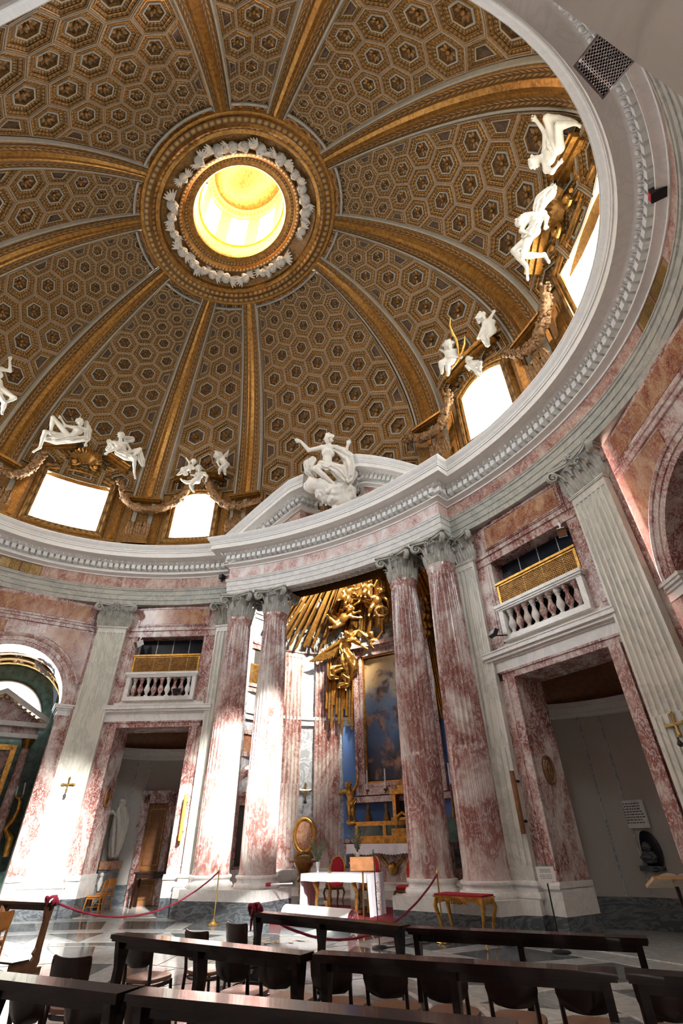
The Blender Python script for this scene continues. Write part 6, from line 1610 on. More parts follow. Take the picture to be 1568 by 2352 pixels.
# ================================================================== ATTIC ORNAMENT
def lumpy(pts, r, n=10, seg=26, seed=1, jit=.35):
    """garland: fat rope of leaves and fruit along a smooth path"""
    rr = random.Random(seed); P = [Vector(p) for p in pts]; out = []
    L = [0]
    for a, b in zip(P, P[1:]): L.append(L[-1]+(b-a).length)
    Q = []
    for k in range(seg+1):
        d = L[-1]*k/seg; i = max(j for j in range(len(L)) if L[j] <= d+1e-9); i = min(i, len(P)-2); f = (d-L[i])/max(1e-6, L[i+1]-L[i])
        p0, p1, p2, p3 = P[max(i-1, 0)], P[i], P[i+1], P[min(i+2, len(P)-1)]
        Q.append(0.5*((2*p1)+(p2-p0)*f+(2*p0-5*p1+4*p2-p3)*f*f+(3*p1-p0-3*p2+p3)*f**3))
    mb = MB(); mb.tube(Q, [r*(.45+.55*sin(pi*(k+.8)/(seg+1.6))**.5) for k in range(seg+1)], n)
    c = [Vector(v) for v in mb.v]
    for k in range(seg+1):
        for j in range(n):
            q = c[k*n+j]; d = q-Q[k]; mb.v[k*n+j] = tuple(Q[k]+d*(1+jit*rr.uniform(-1, 1)))
    for k in range(seg*9):
        q = Q[rr.randrange(len(Q))]; d = Vector((rr.gauss(0, 1), rr.gauss(0, 1), rr.gauss(0, 1))).normalized(); mb.ball(tuple(q+d*r*rr.uniform(.75, 1.05)), r*rr.uniform(.22, .48), 5, 4)
    return mb
def onattic(x, y, d=-0.35):
    # pixel -> point on the attic oval moved d inside
    o = ray(x, y); A, B = 11.1+d, 7.62+d
    a = (o[0]/A)**2+(o[1]/B)**2; b = 2*(o[0]*CAM[0]/A**2+o[1]*CAM[1]/B**2); c = (CAM[0]/A)**2+(CAM[1]/B)**2-1
    t = (-b+sqrt(max(0, b*b-4*a*c)))/2/a; return tuple(CAM+o*t)
GL = [([(0, 1080), (30, 1090), (60, 1085), (85, 1062), (98, 1045)], 'gilded leaf garland left of the big left window'), ([(278, 1105), (284, 1140), (310, 1165), (350, 1170), (395, 1158), (425, 1130), (445, 1085)], 'gilded leaf garland swinging between the two left windows'),
      ([(472, 1095), (490, 1135), (520, 1160), (560, 1162), (600, 1150)], 'gilded leaf garland from the small left window to the pediment'), ([(930, 1008), (970, 1005), (1005, 985), (1022, 950), (1030, 905)], 'gilded leaf garland left of the small right window'),
      ([(1165, 812), (1195, 812), (1228, 785), (1250, 730), (1252, 660)], 'gilded leaf garland between the small and big right windows')]
for i, (p, l) in enumerate(GL):
    mb = lumpy([onattic(x, y, -.42) for x, y in p], .16, 9, 24, i)
    g = empty('garland', TRS(*mb.v[0]), l, 'garland', 'gilded garlands under the dome'); build('leaf_rope', mb, M_GARLAND, g, 60, kind='stuff')
# gilded pedestals with acanthus tops, grey strips and panels on the attic piers
ACA = leaf_mesh('gilt_acanthus', 0.62, 0.30, 0.16, M_GARLAND)
def attic_pier(deg, wide, lab):
    ph = radians(deg % 360); n = inw2(ph); p = aw(ph, 12.02)
    M = frame(p, (n[1], -n[0], 0), (n[0], n[1], 0)); o = empty('attic_pedestal', M, lab, 'pedestal', 'gilded attic pedestals')
    inst('block', MB().box(-wide*.5, wide*.5, 0, .26, 0, .42).mesh('block', M_GOLDD), o); inst('plinth', MB().box(-wide*.56, wide*.56, 0, .32, 0, .09).mesh('plinth', M_GOLD), o)
    for s in (-1, 1):
        inst('grey_strip', MB().box(s*wide*.36-.09, s*wide*.36+.09, 0, .05, .42, 2.3).mesh('grey_strip', M_GREYLINE), o)
        b = MB(); b.box(s*wide*.56-.07, s*wide*.56+.07, 0, .07, .1, 2.35); inst('gilt_strip', b.mesh('gilt_strip', M_GOLD), o)
    k = max(3, int(wide/.26))
    for i in range(k): inst('acanthus_leaf', ACA, o, TRS(-wide*.5+wide*(i+.5)/k, .14, .36, s=1.0))
    for s in (-1, 1):
        b = MB(); b.tube([(s*.06, .16, .75)]+[(s*(.06+.16*(1-j/10)*sin(j*.6)+.05), .18, 1.0+.16*(1-j/10)*cos(j*.6)) for j in range(9)], .035, 6); inst('scroll', b.mesh('scroll', M_GOLD, 60), o)
for d, w_, l in ((-59.4, .95, 'gilded acanthus pedestal between the two left windows'), (59.4, .95, 'gilded acanthus pedestal between the two right windows'), (-34, .8, 'gilded acanthus pedestal right of the small left window'), (34, .8, 'gilded acanthus pedestal beside the right end of the pediment'), (-88, .9, 'gilded acanthus pedestal left of the big left window'), (88, .9, 'gilded acanthus pedestal beyond the big right window')):
    attic_pier(d, w_, l)
# panelled strips beside the windows
for (o, wn) in WINOBJ:
    lo, hi, z0, z1, rise, big = wn
    if not in_frame(aw((lo+hi)/2, 13.5), 150): continue
    for s, e in ((-1, lo), (1, hi)):
        ph = e+s*(0.62/Rb(e)); n = inw2(ph); M = frame(aw(ph, 12.05), (n[1], -n[0], 0), (n[0], n[1], 0))
        b = MB(); b.box(-.16, .16, 0, .05, .08, 2.2); b.box(-.10, .10, .05, .08, .2, 2.05); inst('side_panel', b.mesh('side_panel', M_GOLD), o, M)
    mid = (lo+hi)/2; n = inw2(mid); M = frame(aw(mid, z1+rise+.28), (n[1], -n[0], 0), (n[0], n[1], 0)); w2 = (hi-lo)*Rb(mid)/2
    if big:
        # broken pediment ledges and scallop shell
        for s in (-1, 1):
            b = MB(); A_ = Vector((s*.55, 0, .62)); B_ = Vector((s*(w2+.45), 0, .10)); d = (B_-A_).normalized(); q = Vector((-d.z, 0, d.x)) if s > 0 else Vector((d.z, 0, -d.x))
            for t0, t1, y1 in ((0, .10, .55), (.10, .18, .72), (.18, .24, .80)): b.add([A_+q*t0, B_+q*t0, B_+q*t1, A_+q*t1]+[v+Vector((0, y1, 0)) for v in (A_+q*t0, B_+q*t0, B_+q*t1, A_+q*t1)], [(0, 3, 2, 1), (4, 5, 6, 7), (0, 1, 5, 4), (2, 3, 7, 6), (0, 4, 7, 3), (1, 2, 6, 5)])
            inst('pediment_ledge', b.mesh('pediment_ledge', M_GOLD), o, M)
            b = MB(); b.tube([(s*(w2-.25+.22*(1-j/12)*cos(j*.6)), .30, .12+.14*(1-j/12)*sin(j*.6)) for j in range(11)], .06, 6); b.box(s*(w2-.45)-.35, s*(w2-.45)+.35, 0, .22, -.10, .16); inst('scroll_bracket', b.mesh('scroll_bracket', M_GOLD, 40), o, M)
        rows = []
        for j in range(7):
            f = j/6; row = []
            for k in range(29):
                a = -.25+(pi+.5)*k/28; rr_ = (.12+.50*f)*(1+.03*cos(k*pi)); row.append((-rr_*cos(a), .25+.34*sin(f*pi*.5)+.05*f*cos(k*pi), .12+rr_*sin(a)))
            rows.append(row)
        inst('scallop_shell', MB().grid(rows).mesh('scallop_shell', M_GOLD, 60), o, M)
        b = MB()
        for s in (-1, 1):
            b.ball((s*.42, .42, -.02), .12, 10, 7); b.tube([(s*(.42+.2*cos(t)), .38, .0+.16*sin(t)) for t in np.linspace(0, 5, 10)], .06, 6)
        inst('cartouche', b.mesh('cartouche', M_GOLD, 50), o, M)
    else:
        b = MB(); 
        for (r0, zz, y1) in ((0, .34, .38), (.08, .44, .50), (.14, .50, .44)):
            rows = [[(x, y, zz+.22*(1-(x/(w2+.3))**2)+dz) for x in np.linspace(-w2-.3, w2+.3, 13)] for y, dz in ((0, 0), (y1, 0), (y1, .08), (0, .08))]; b.grid(rows)
        inst('arched_ledge', b.mesh('arched_ledge', M_GOLD, 30), o, M)
# ================================================================== LEFT DOORWAY CONTENTS
def at_bay(M, u, n, z, rz=0): return M @ TRS(u, n, z, rz)
mp_ = empty('memorial_pedestal', at_bay(LM, 1.82, -2.45, 0), 'dark marble pedestal with yellow marble top under the veiled statue', 'pedestal')
inst('dark_block', MB().box(-.50, .52, -.35, .45, 0, 1.02).mesh('dark_block', M_BARD), mp_); inst('yellow_slab', MB().box(-.54, .56, -.38, .48, 1.02, 1.24).mesh('yellow_slab', M_ORANGE), mp_)
mi = empty('inscribed_pillar', at_bay(LM, 2.14, -2.30, 1.24), 'white marble pillar with carved inscription beside the veiled statue', 'pillar')
inst('pillar_block', MB().box(-.20, .22, -.20, .22, 0, 1.30).mesh('pillar_block', M_WHITE), mi); inst('pillar_cap', MB().box(-.25, .27, -.25, .27, 1.30, 1.42).mesh('pillar_cap', M_WHITE), mi)
b = MB(); rr = random.Random(4)
for k in range(15):
    z = 1.2-k*.065; x = -.16
    while x < .17: L_ = rr.uniform(.03, .09); b.box(x, min(.18, x+L_), .22, .224, z, z+.022); x += L_+.02
inst('inscription', b.mesh('inscription', M_INK), mi, kind='stuff')
pu = empty('small_bust', at_bay(LM, 1.50, -1.95, 1.05-.62), 'small pale putto relief on the front of the dark pedestal', 'relief')
b = MB(); b.ball((0, 0, .45), .07, 10, 7); b.tube([(0, 0, .40), (0, .02, .25), (.02, 0, .05)], [.05, .09, .04], 8); inst('figure', b.mesh('figure', M_STUCCO, 60), pu)
dk = kkf(.45)+.02
d1 = empty('door_1', at_bay(LM, .45, -3.20, 0), 'brown wooden door with gilt mouldings in a red marble frame, left room', 'door', kind='structure')
for a in ((-.58, -.36, 0, .16, 0, 3.2), (.36, .58, 0, .16, 0, 3.2), (-.58, .58, 0, .16, 2.92, 3.2), (-.70, -.50, 0, .12, 2.2, 3.32), (.50, .70, 0, .12, 2.2, 3.32), (-.70, .70, 0, .2, 3.2, 3.32)): inst('frame', MB().box(*a).mesh('frame', M_RED), d1)
inst('leaf', MB().box(-.36, .36, .02, .07, 0, 2.92).mesh('leaf', M_BROWNWOOD), d1)
for z0, z1 in ((.15, .55), (.68, .95), (1.08, 2.75)):
    b = MB(); b.box(-.28, .28, .07, .085, z0, z0+.025); b.box(-.28, .28, .07, .085, z1-.025, z1); b.box(-.28, -.255, .07, .085, z0, z1); b.box(.255, .28, .07, .085, z0, z1); inst('gilt_moulding', b.mesh('gilt_moulding', M_GOLDB), d1)
pd = empty('prayer_desk', at_bay(LM, .15, -2.55, 0), 'dark wooden table standing before the brown door', 'table')
inst('top', MB().box(-.75, .45, -.25, .25, .88, .93).mesh('top', M_DARKWOOD), pd)
for x in (-.68, .38):
    for y in (-.2, .2): inst('leg', MB().box(x-.03, x+.03, y-.03, y+.03, 0, .88).mesh('leg', M_DARKWOOD), pd)
inst('apron', MB().box(-.70, .40, -.22, .22, .76, .88).mesh('apron', M_DARKWOOD), pd)
# oval medallions on the jambs
def medallion(M, lab):
    o = empty('medallion', M, lab, 'medallion', 'oval jamb medallions'); b = MB(); b.tube([(.16*cos(t), .03, .26*sin(t)) for t in np.linspace(0, 2*pi, 21)], .04, 6); inst('frame', b.mesh('frame', M_BROWNWOOD, 60), o)
    b = MB(); b.ball((0, 0, 0), .15, 14, 8, 0, (1, .12, 1.6)); inst('field', b.mesh('field', M_GREYMARBLE, 60), o); b = MB(); b.tube([(0, .02, -.18), (.02, .04, 0), (-.01, .03, .17)], [.03, .05, .02], 6); inst('figure', b.mesh('figure', M_GOLD, 60), o)
medallion(RM @ frame((-1.25, -.42, 2.93), (0, 1, 0), (1, 0, 0)), 'dark oval medallion on the left jamb of the right doorway')
medallion(LM @ frame((1.25, -.45, 2.95), (0, -1, 0), (-1, 0, 0)), 'narrow oval medallion on the left jamb of the left doorway')
# bronze tube lights
def tube_light(M, u, lab, mat):
    o = empty('tube_light', M @ TRS(u, .24, 1.75), lab, 'light fitting', 'tall tube lights by the columns'); b = MB(); b.lathe([(.05, 0), (.055, .03), (.055, 1.15), (.05, 1.18)], 10); inst('tube', b.mesh('tube', mat, 40), o)
    for z in (.2, .95): inst('clip', MB().box(-.03, .03, -.16, 0, z, z+.05).mesh('clip', M_BLACK), o)
tube_light(RM, -1.72, 'long brown tube light on the wall beside the right columns', M_BROWNWOOD); tube_light(LM, -1.56, 'long orange tube light on the wall beside the left columns', M_ORANGEWOOD)
# consecration crosses with candle brackets
def cross(M, lab):
    o = empty('gilt_cross', M, lab, 'cross', 'gilded consecration crosses'); b = MB()
    for a in range(4):
        R_ = Matrix.Rotation(a*pi/2, 4, 'Y'); b.tube([R_ @ Vector((0, .03, 0)), R_ @ Vector((0, .04, .12)), R_ @ Vector((0, .03, .20))], [.035, .03, .05], 6); b.ball(tuple(R_ @ Vector((0, .03, .22))), .035, 6, 5)
    inst('cross', b.mesh('cross', M_BRASS, 50), o); b = MB(); b.lathe([(.02, -.42), (.06, -.38), (.05, -.34), (.02, -.30), (.015, -.24)], 8, M=TRS(0, .10, 0)); b.tube([(0, 0, -.36), (0, .10, -.38)], .015, 6); inst('candle_bracket', b.mesh('candle_bracket', M_BLACK, 50), o)
cross(pil_frame(-8.30, 4.89) @ TRS(0, .19, 3.25, s=.85), 'small gilded cross with bracket on the tall left pilaster'); cross(pil_frame(8.25, 4.93) @ TRS(0, .19, 3.25, s=.85), 'small gilded cross with bracket on the tall right pilaster')
ax_ = -.845; cross(frame((*ap(ax_, .03), 3.2), (apn(ax_)[1], -apn(ax_)[0], 0), (*apn(ax_), 0)), 'small gilded cross on the grey marble between the niche pilasters')
# right room: plaque and dark oval niche bust
pq = empty('wall_plaque', at_bay(RM, -1.20, kkf(-1.2)+.04, 2.12), 'white inscribed plaque on the wall of the dark right room', 'plaque')
inst('slab', MB().box(-.34, .34, 0, .04, -.28, .28).mesh('slab', M_WHITE), pq); b = MB(); rr = random.Random(8)
for k in range(8):
    x = -.26+rr.uniform(0, .06)
    while x < .24: L_ = rr.uniform(.03, .08); b.box(x, x+L_, .04, .043, .20-k*.055, .222-k*.055); x += L_+.02
inst('inscription', b.mesh('inscription', M_INK), pq, kind='stuff')
ob_ = empty('oval_niche', at_bay(RM, -1.10, kkf(-1.1)+.03, 1.40), 'dark oval niche with bust on the wall of the right room', 'niche')
b = MB(); b.ball((0, 0, 0), .34, 18, 10, 0, (.85, .15, 1.15)); inst('dark_oval', b.mesh('dark_oval', M_BLACK, 60), ob_); b = MB(); b.ball((0, .08, .08), .10, 10, 7); b.lathe([(.12, -.22), (.20, -.12), (.10, .0)], 10, M=TRS(0, .08, 0)); inst('bust', b.mesh('bust', M_BARD, 50), ob_); inst('shelf', MB().box(-.26, .26, 0, .16, -.36, -.27).mesh('shelf', M_BARD), ob_)
# ================================================================== LEFT CHAPEL ALTAR
ca = empty('chapel_altarpiece', LAM @ TRS(0, -3.55, 0), 'marble altarpiece with pediment and gilt framed picture in the left chapel', 'altarpiece')
for s in (-1, 1):
    b = MB(); b.lathe([(.22, 1.3), (.22, 1.45), (.17, 1.5), (.165, 3.0), (.14, 4.62), (.20, 4.65)], 16, M=TRS(s*1.24, .30, 0)); inst('column', b.mesh('column', M_COL, 40), ca)
    b = MB(); b.lathe([(.15, 4.63), (.16, 4.75), (.24, 4.98)], 12, M=TRS(s*1.24, .30, 0)); inst('gilt_capital', b.mesh('gilt_capital', M_GOLD, 40), ca); inst('column_pedestal', MB().box(s*1.24-.27, s*1.24+.27, 0, .55, 0, 1.3).mesh('column_pedestal', M_RED), ca)
for x0, x1, y1, z0, z1, m_ in ((-1.50, 1.50, .55, 4.98, 5.12, M_WHITE), (-1.46, 1.46, .50, 5.12, 5.34, M_RED), (-1.66, 1.66, .72, 5.34, 5.50, M_WHITE)): inst('entablature', MB().box(x0, x1, 0, y1, z0, z1).mesh('entablature', m_), ca)
for s in (-1, 1):
    b = MB(); b.add([(s*1.70, 0, 5.50), (0, 0, 6.42), (0, 0, 6.62), (s*1.70, 0, 5.68), (s*1.70, .72, 5.50), (0, .72, 6.42), (0, .72, 6.62), (s*1.70, .72, 5.68)], [(0, 1, 2, 3), (4, 7, 6, 5), (0, 4, 5, 1), (3, 2, 6, 7), (0, 3, 7, 4)]); inst('raking_cornice', b.mesh('raking_cornice', M_WHITE), ca)
    for k in range(9): f = (k+.5)/9; inst('dentil', MB().box(-.05, .05, 0, .06, -.10, 0).mesh('dentil', M_GOLD), ca, TRS(s*1.60*(1-f), .64, 5.56+.90*f-.05))
inst('tympanum', MB().prism([(-1.6, 5.5), (1.6, 5.5), (0, 6.42)], 0, .4, 0, Matrix(((1, 0, 0, 0), (0, 0, 1, 0), (0, 1, 0, 0), (0, 0, 0, 1)))).mesh('tympanum', M_RED), ca)
inst('picture', MB().box(-.78, .78, .10, .12, 1.7, 4.6).mesh('picture', M_PAINT), ca)
for a in ((-.95, -.78, .05, .22, 1.55, 4.75), (.78, .95, .05, .22, 1.55, 4.75), (-.95, .95, .05, .22, 4.6, 4.78), (-.95, .95, .05, .22, 1.52, 1.7)): inst('gilt_frame', MB().box(*a).mesh('gilt_frame', M_GOLDB), ca)
inst('mensa', MB().box(-1.1, 1.1, .2, .95, .0, 1.1).mesh('mensa', M_GREEN), ca)
for s, l in ((-1, 'gilded figure candelabra on the wall right of the chapel altarpiece'),):
    J = picker(0, 1500, 4.704, LAM @ Vector((-1.72, -3.2, 2.8))); o = empty('candelabra', TRS(*J(110, 2000)), l, 'candelabra')
    b = MB(); b.tube([tuple(J(*p)) for p in ((60, 2200), (110, 2000), (60, 1900), (150, 1800), (200, 1700), (215, 1600), (205, 1560))], [.10, .14, .10, .12, .10, .07, .04], 8); b.tube([tuple(J(*p)) for p in ((165, 1540), (190, 1570), (240, 1560), (250, 1530))], .035, 6); b.tube([tuple(J(*p)) for p in ((150, 1800), (130, 1790), (120, 1760))], .05, 6); build('gilt_figure', b, M_GOLDB, o, 60)
    for p, q in (((170, 1540), (195, 1440)), ((248, 1540), (275, 1400))): b = MB(); b.tube([tuple(J(*p)), tuple(J(*q))], .025, 6); build('candle', b, M_CLOTH, o)
vs_ = empty('vault_figure', LAM @ TRS(-1.05, -1.25, 6.9), 'white stucco figure reclining on the gilded chapel arch', 'statue')
J = picker(0, 1500, 4.704, LAM @ Vector((-1.0, -1.15, 7.05)))
pr, P = figure(J, dict(head=(400, 100, .05), neck=(415, 130, 0), sl=(400, 140, 0), sr=(460, 140, 0), el=(385, 110, .05), wl=(380, 85, .05), er=(480, 170, .05), wr=(500, 190, .1), hl=(450, 200, 0), hr=(480, 200, 0), kl=(520, 220, .1), al=(545, 270, .05), kr=(490, 235, .1), ar=(550, 245, .05)), .5)
sculpt('body', pr, M_STUCCO, .016, vs_)
# ================================================================== FURNITURE
def kneeler(M, L, lab, grp='dark wooden kneelers'):
    o = empty('kneeler', M, lab, 'kneeler', grp); h = L/2
    b = MB(); b.box(-h, h, -.10, .10, .845, .88); b.box(-h+.01, h-.01, -.085, .085, .825, .845); inst('top_rail', b.mesh('top_rail', M_DARKWOOD), o)
    inst('apron', MB().box(-h+.06, h-.06, -.02, .025, .765, .825).mesh('apron', M_DARKWOOD), o)
    for x in (-h+.09, 0, h-.09):
        b = MB(); b.grid([[(x-.03, y0, z), (x+.03, y0, z), (x+.03, y1, z), (x-.03, y1, z)] for z, y0, y1 in ((.04, -.10, .02), (.12, -.11, .06), (.20, -.05, .05), (.24, -.09, .05), (.30, -.05, .045), (.62, -.035, .05), (.74, -.06, .07), (.83, -.075, .08))], closed=True, flip=True); inst('leg', b.mesh('leg', M_DARKWOOD), o)
        if x: inst('foot', MB().box(x-.035, x+.035, -.48, .12, 0, .06).mesh('foot', M_DARKWOOD), o); inst('board_bracket', MB().box(x-.03, x+.03, -.44, -.10, .06, .16).mesh('board_bracket', M_DARKWOOD), o)
    inst('kneeling_board', MB().box(-h+.03, h-.03, -.46, -.16, .16, .185).mesh('kneeling_board', M_DARKWOOD), o)
    return o
def ends(p, q, L=None):
    p, q = np.array(p), np.array(q); c = (p+q)/2; d = q-p; return TRS(c[0], c[1], 0, atan2(d[1], d[0]))
kneeler(ends((1.83, -2.81), (4.265, -2.56)), 2.44, 'dark wooden kneeler at the lower left corner, nearest the viewer')
kneeler(ends((4.30, -2.54), (6.66, -2.16)), 2.38, 'dark wooden kneeler along the bottom edge of the picture')
kneeler(ends((2.14, -.93), (4.64, -1.01)), 2.48, 'dark wooden kneeler in the second row, left one with free end')
kneeler(ends((4.67, -.93), (7.00, -.60)), 2.34, 'long dark kneeler in the second row, in front of the gilded table')
kneeler(ends((7.03, -.58), (9.35, -.38)), 2.3, 'dark kneeler in the second row cut by the right edge')
kneeler(ends((2.23, 1.27), (4.73, .84)), 2.52, 'dark kneeler in the far row with a red rope knotted to its end')
kneeler(ends((4.80, .76), (7.13, 1.03)), 2.34, 'dark kneeler in the far row before the right doorway')
kl_ = kneeler(ends((-4.2, .75), (-1.83, .967)), 2.38, 'brown wooden kneeler at the left edge with the rope end tied on')
for c in kl_.children:
    if c.name.startswith(('leg', 'foot', 'board_b')): c.data.materials[0] = M_BROWNWOOD
def chair_parts(wood, seat_m):
    st = MB(); pts = []
    for k in range(28):
        a = 2*pi*k/28; c_a, s_a = cos(a), sin(a); r = .215/((abs(c_a)**3.2+abs(s_a)**3.2)**(1/3.2)); pts.append((r*c_a*1.0, r*s_a*1.02))
    rows = [[(x*s, y*s, z) for x, y in pts] for s, z in ((.93, .425), (1.0, .432), (1.0, .452), (.97, .46), (.7, .456), (.3, .448), (.01, .446))]
    st.grid(rows, closed=True); seat = st.mesh('seat', seat_m, 40)
    rg = MB(); rg.tube([(x*.90, y*.90, .40) for x, y in pts]+[(pts[0][0]*.90, pts[0][1]*.90, .40)], .018, 6); ring = rg.mesh('seat_rail', wood, 50)
    lf = MB(); lf.tube([(.17, .17, .42), (.185, .20, .2), (.195, .22, 0)], [.02, .018, .014], 7); leg_f = lf.mesh('leg', wood, 50)
    lb = MB(); lb.tube([(.18, -.235, 0), (.175, -.20, .25), (.175, -.185, .45), (.18, -.215, .66), (.185, -.25, .80)], [.015, .018, .02, .017, .013], 7); leg_b = lb.mesh('back_post', wood, 50)
    bk = MB(); rows = []
    for z, wd in ((.56, .10), (.565, .13), (.60, .185), (.66, .205), (.76, .21), (.80, .205), (.812, .19)):
        rows.append([(wd*(k-6)/6, -.20-.055*(1-((k-6)/6)**2)-.16*(z-.56)*.6-.02, z+(.012*(abs(k-6)/6)**2 if z > .75 else 0)) for k in range(13)])
    bk.grid(rows); bk.grid([[(x, y+.014, z) for x, y, z in r] for r in rows], flip=True)
    bk.grid([[r[0] for r in rows], [(r[0][0], r[0][1]+.014, r[0][2]) for r in rows]]); bk.grid([rows[-1], [(x, y+.014, z) for x, y, z in rows[-1]]]); bk.grid([[r[-1] for r in rows], [(r[-1][0], r[-1][1]+.014, r[-1][2]) for r in rows]], flip=True)
    back = bk.mesh('backrest', wood, 40)
    hp = MB(); hp.tube([(.17*cos(a), .17*sin(a), .20) for a in np.linspace(0, 2*pi, 21)], .009, 5); hoop = hp.mesh('hoop', wood, 50)
    return seat, ring, leg_f, leg_b, back, hoop
CH_D = chair_parts(M_CHAIRWOOD, M_SEATWOOD); CH_O = chair_parts(M_ORANGEWOOD, M_ORANGEWOOD)
MIRX = Matrix.Scale(-1, 4, (1, 0, 0))
def chair(x, y, rz, lab, parts=CH_D, grp='dark bentwood chairs', z=0):
    o = empty('chair', TRS(x, y, z, rz), lab, 'chair', grp); inst('seat', parts[0], o); inst('seat_rail', parts[1], o)
    inst('leg', parts[2], o); inst('leg', parts[2], o, MIRX); inst('back_post', parts[3], o); inst('back_post', parts[3], o, MIRX); inst('backrest', parts[4], o); inst('hoop', parts[5], o)
CHS = [(2.10, -.36, .10, 'dark bentwood chair with pale seat, leftmost behind the second row kneeler'), (2.44, .22, -.12, 'dark bentwood chair with sunlit white seat behind the leftmost one'), (2.46, .93, -.18, 'dark bentwood chair farthest back, touching the rope-tied kneeler'),
       (3.49, -.40, .05, 'dark bentwood chair with pale seat near the free kneeler end'), (4.04, -.42, 0, 'dark bentwood chair, second from the gap in the second row'), (4.58, -.34, .08, 'dark bentwood chair where the two second row kneelers meet'), (5.07, -.25, .1, 'dark bentwood chair below the rope-tied kneeler end'),
       (5.57, -.16, .1, 'dark bentwood chair in front of the gilded table'), (6.10, -.08, .14, 'dark bentwood chair below the white sign'), (6.64, 0.0, .12, 'dark bentwood chair below the right doorway corner'), (7.20, .08, .14, 'dark bentwood chair at the right end of the second row'),
       (2.40, -1.45, .28, 'dark bentwood chair alone between the first and second kneelers, back turned'), (2.92, -2.12, .05, 'dark bentwood chair behind the nearest kneeler at the lower left corner'), (3.50, -2.05, .0, 'dark bentwood chair second from the left behind the nearest kneeler'), (4.10, -2.0, .08, 'dark bentwood chair behind the joint of the nearest kneelers'),
       (4.75, -1.93, .1, 'dark bentwood chair behind the bottom edge kneeler, left one'), (5.40, -1.83, .1, 'dark bentwood chair behind the bottom edge kneeler, middle one'), (6.05, -1.70, .12, 'dark bentwood chair behind the bottom edge kneeler, right one')]
for c in CHS: chair(*c)
chair(-2.25, .30, 1.15, 'honey wooden chair at the left edge beside the brown kneeler', CH_O, 'honey wooden chairs')
chair(*tuple((LM @ Vector((.98, -.62, 0)))[:2]), pi*.72, 'sunlit honey wooden chair just inside the left doorway', CH_O, 'honey wooden chairs')
chair(*tuple((LM @ Vector((1.15, -1.55, 0)))[:2]), pi*.60, 'shaded honey wooden chair deeper inside the left doorway', CH_O, 'honey wooden chairs')
# stanchions and ropes
stm = MB(); stm.lathe([(.15, 0), (.16, .012), (.15, .03), (.10, .05), (.05, .08), (.03, .12)], 20); stb = stm.mesh('base', M_BRASS, 50)
stp_ = MB().lathe([(.017, .10), (.017, 1.06), (.028, 1.07), (.028, 1.09), (.014, 1.10), (.010, 1.15), (0, 1.17)], 12).mesh('pole', M_BRASS, 50)
for x, y, l in ((-2.957, 6.28, 'brass rope stanchion before the left altar columns'), (3.08, 6.28, 'brass rope stanchion behind the gilded table')):
    o = empty('stanchion', TRS(x, y, 0), l, 'stanchion', 'brass stanchions'); inst('base', stb, o); inst('pole', stp_, o)
def rope(a, b, sag, lab, knot):
    a, b = Vector(a), Vector(b); pts = []; n_ = 60
    for k in range(n_+1):
        f = k/n_; p = a.lerp(b, f); p.z -= sag*4*f*(1-f); pts.append(p)
    mb = MB(); n8 = 10; mb.tube(pts, .017, n8)
    for k in range(n_+1):
        for j in range(n8):
            v = Vector(mb.v[k*n8+j]); d = v-pts[k]; mb.v[k*n8+j] = tuple(pts[k]+d*(1+.18*sin(3*2*pi*j/n8+k*1.1)))
    o = empty('rope', TRS(*a), lab, 'rope', 'crimson barrier ropes'); build('twisted_rope', mb, M_ROPE, o, 60)
    kb = MB(); rr = random.Random(6); kp = Vector(knot)
    kb.tube([kp+Vector((.055*cos(t*2)*(1+.25*sin(3*t)), .10*sin(t*.7)-.02, .055*sin(t*2)+.01)) for t in np.linspace(0, 14, 90)], .021, 7); kb.tube([kp, kp+Vector((-.04, -.03, -.10)), kp+Vector((-.03, -.05, -.22))], [.022, .02, .012], 7); build('knot', kb, M_ROPE, o, 60)
rope((-1.88, .96, .90), (-2.957, 6.26, 1.06), .50, 'crimson rope sagging from the left kneeler to the left stanchion', (-1.88, .96, .89))
rope((2.26, 1.27, .90), (3.08, 6.26, 1.06), .62, 'crimson rope sagging from the far kneeler to the right stanchion', (2.26, 1.27, .89))
# gilded side table with red top
gt = empty('gilded_table', TRS(3.67, 6.06, 0, -.20), 'gilded rococo side table with red velvet top before the right columns', 'table')
tp = MB(); tp.box(-.53, .53, -.24, .24, .755, .785); inst('velvet_top', tp.mesh('velvet_top', M_VELVET), gt); tp = MB(); tp.box(-.55, .55, -.26, .26, .73, .757); inst('top_frame', tp.mesh('top_frame', M_GOLDB), gt)
b = MB()
for y in (-.235, .225): b.grid([[(-.5+1.0*k/14, y, .735) for k in range(15)], [(-.5+1.0*k/14, y+.0, .66-.03*cos(k/14*4*pi)) for k in range(15)]]); b.grid([[(-.5+1.0*k/14, y+.012, .735) for k in range(15)], [(-.5+1.0*k/14, y+.012, .66-.03*cos(k/14*4*pi)) for k in range(15)]], flip=True)
for x in (-.5, .5): b.box(x-.008, x+.008, -.23, .23, .64, .735)
for k in range(9): b.ball((-.2+.05*k, -.245, .665+.012*cos(k*2)), .025, 6, 4)
inst('carved_apron', b.mesh('carved_apron', M_GOLDB, 40), gt)
for sx in (-1, 1):
    for sy in (-1, 1):
        l = MB(); l.tube([(sx*.49, sy*.21, .73), (sx*.53, sy*.24, .60), (sx*.47, sy*.20, .38), (sx*.43, sy*.17, .15), (sx*.47, sy*.20, .04), (sx*.51, sy*.23, .012)], [.04, .045, .03, .02, .02, .018], 8); inst('leg', l.mesh('leg', M_GOLDB, 60), gt)
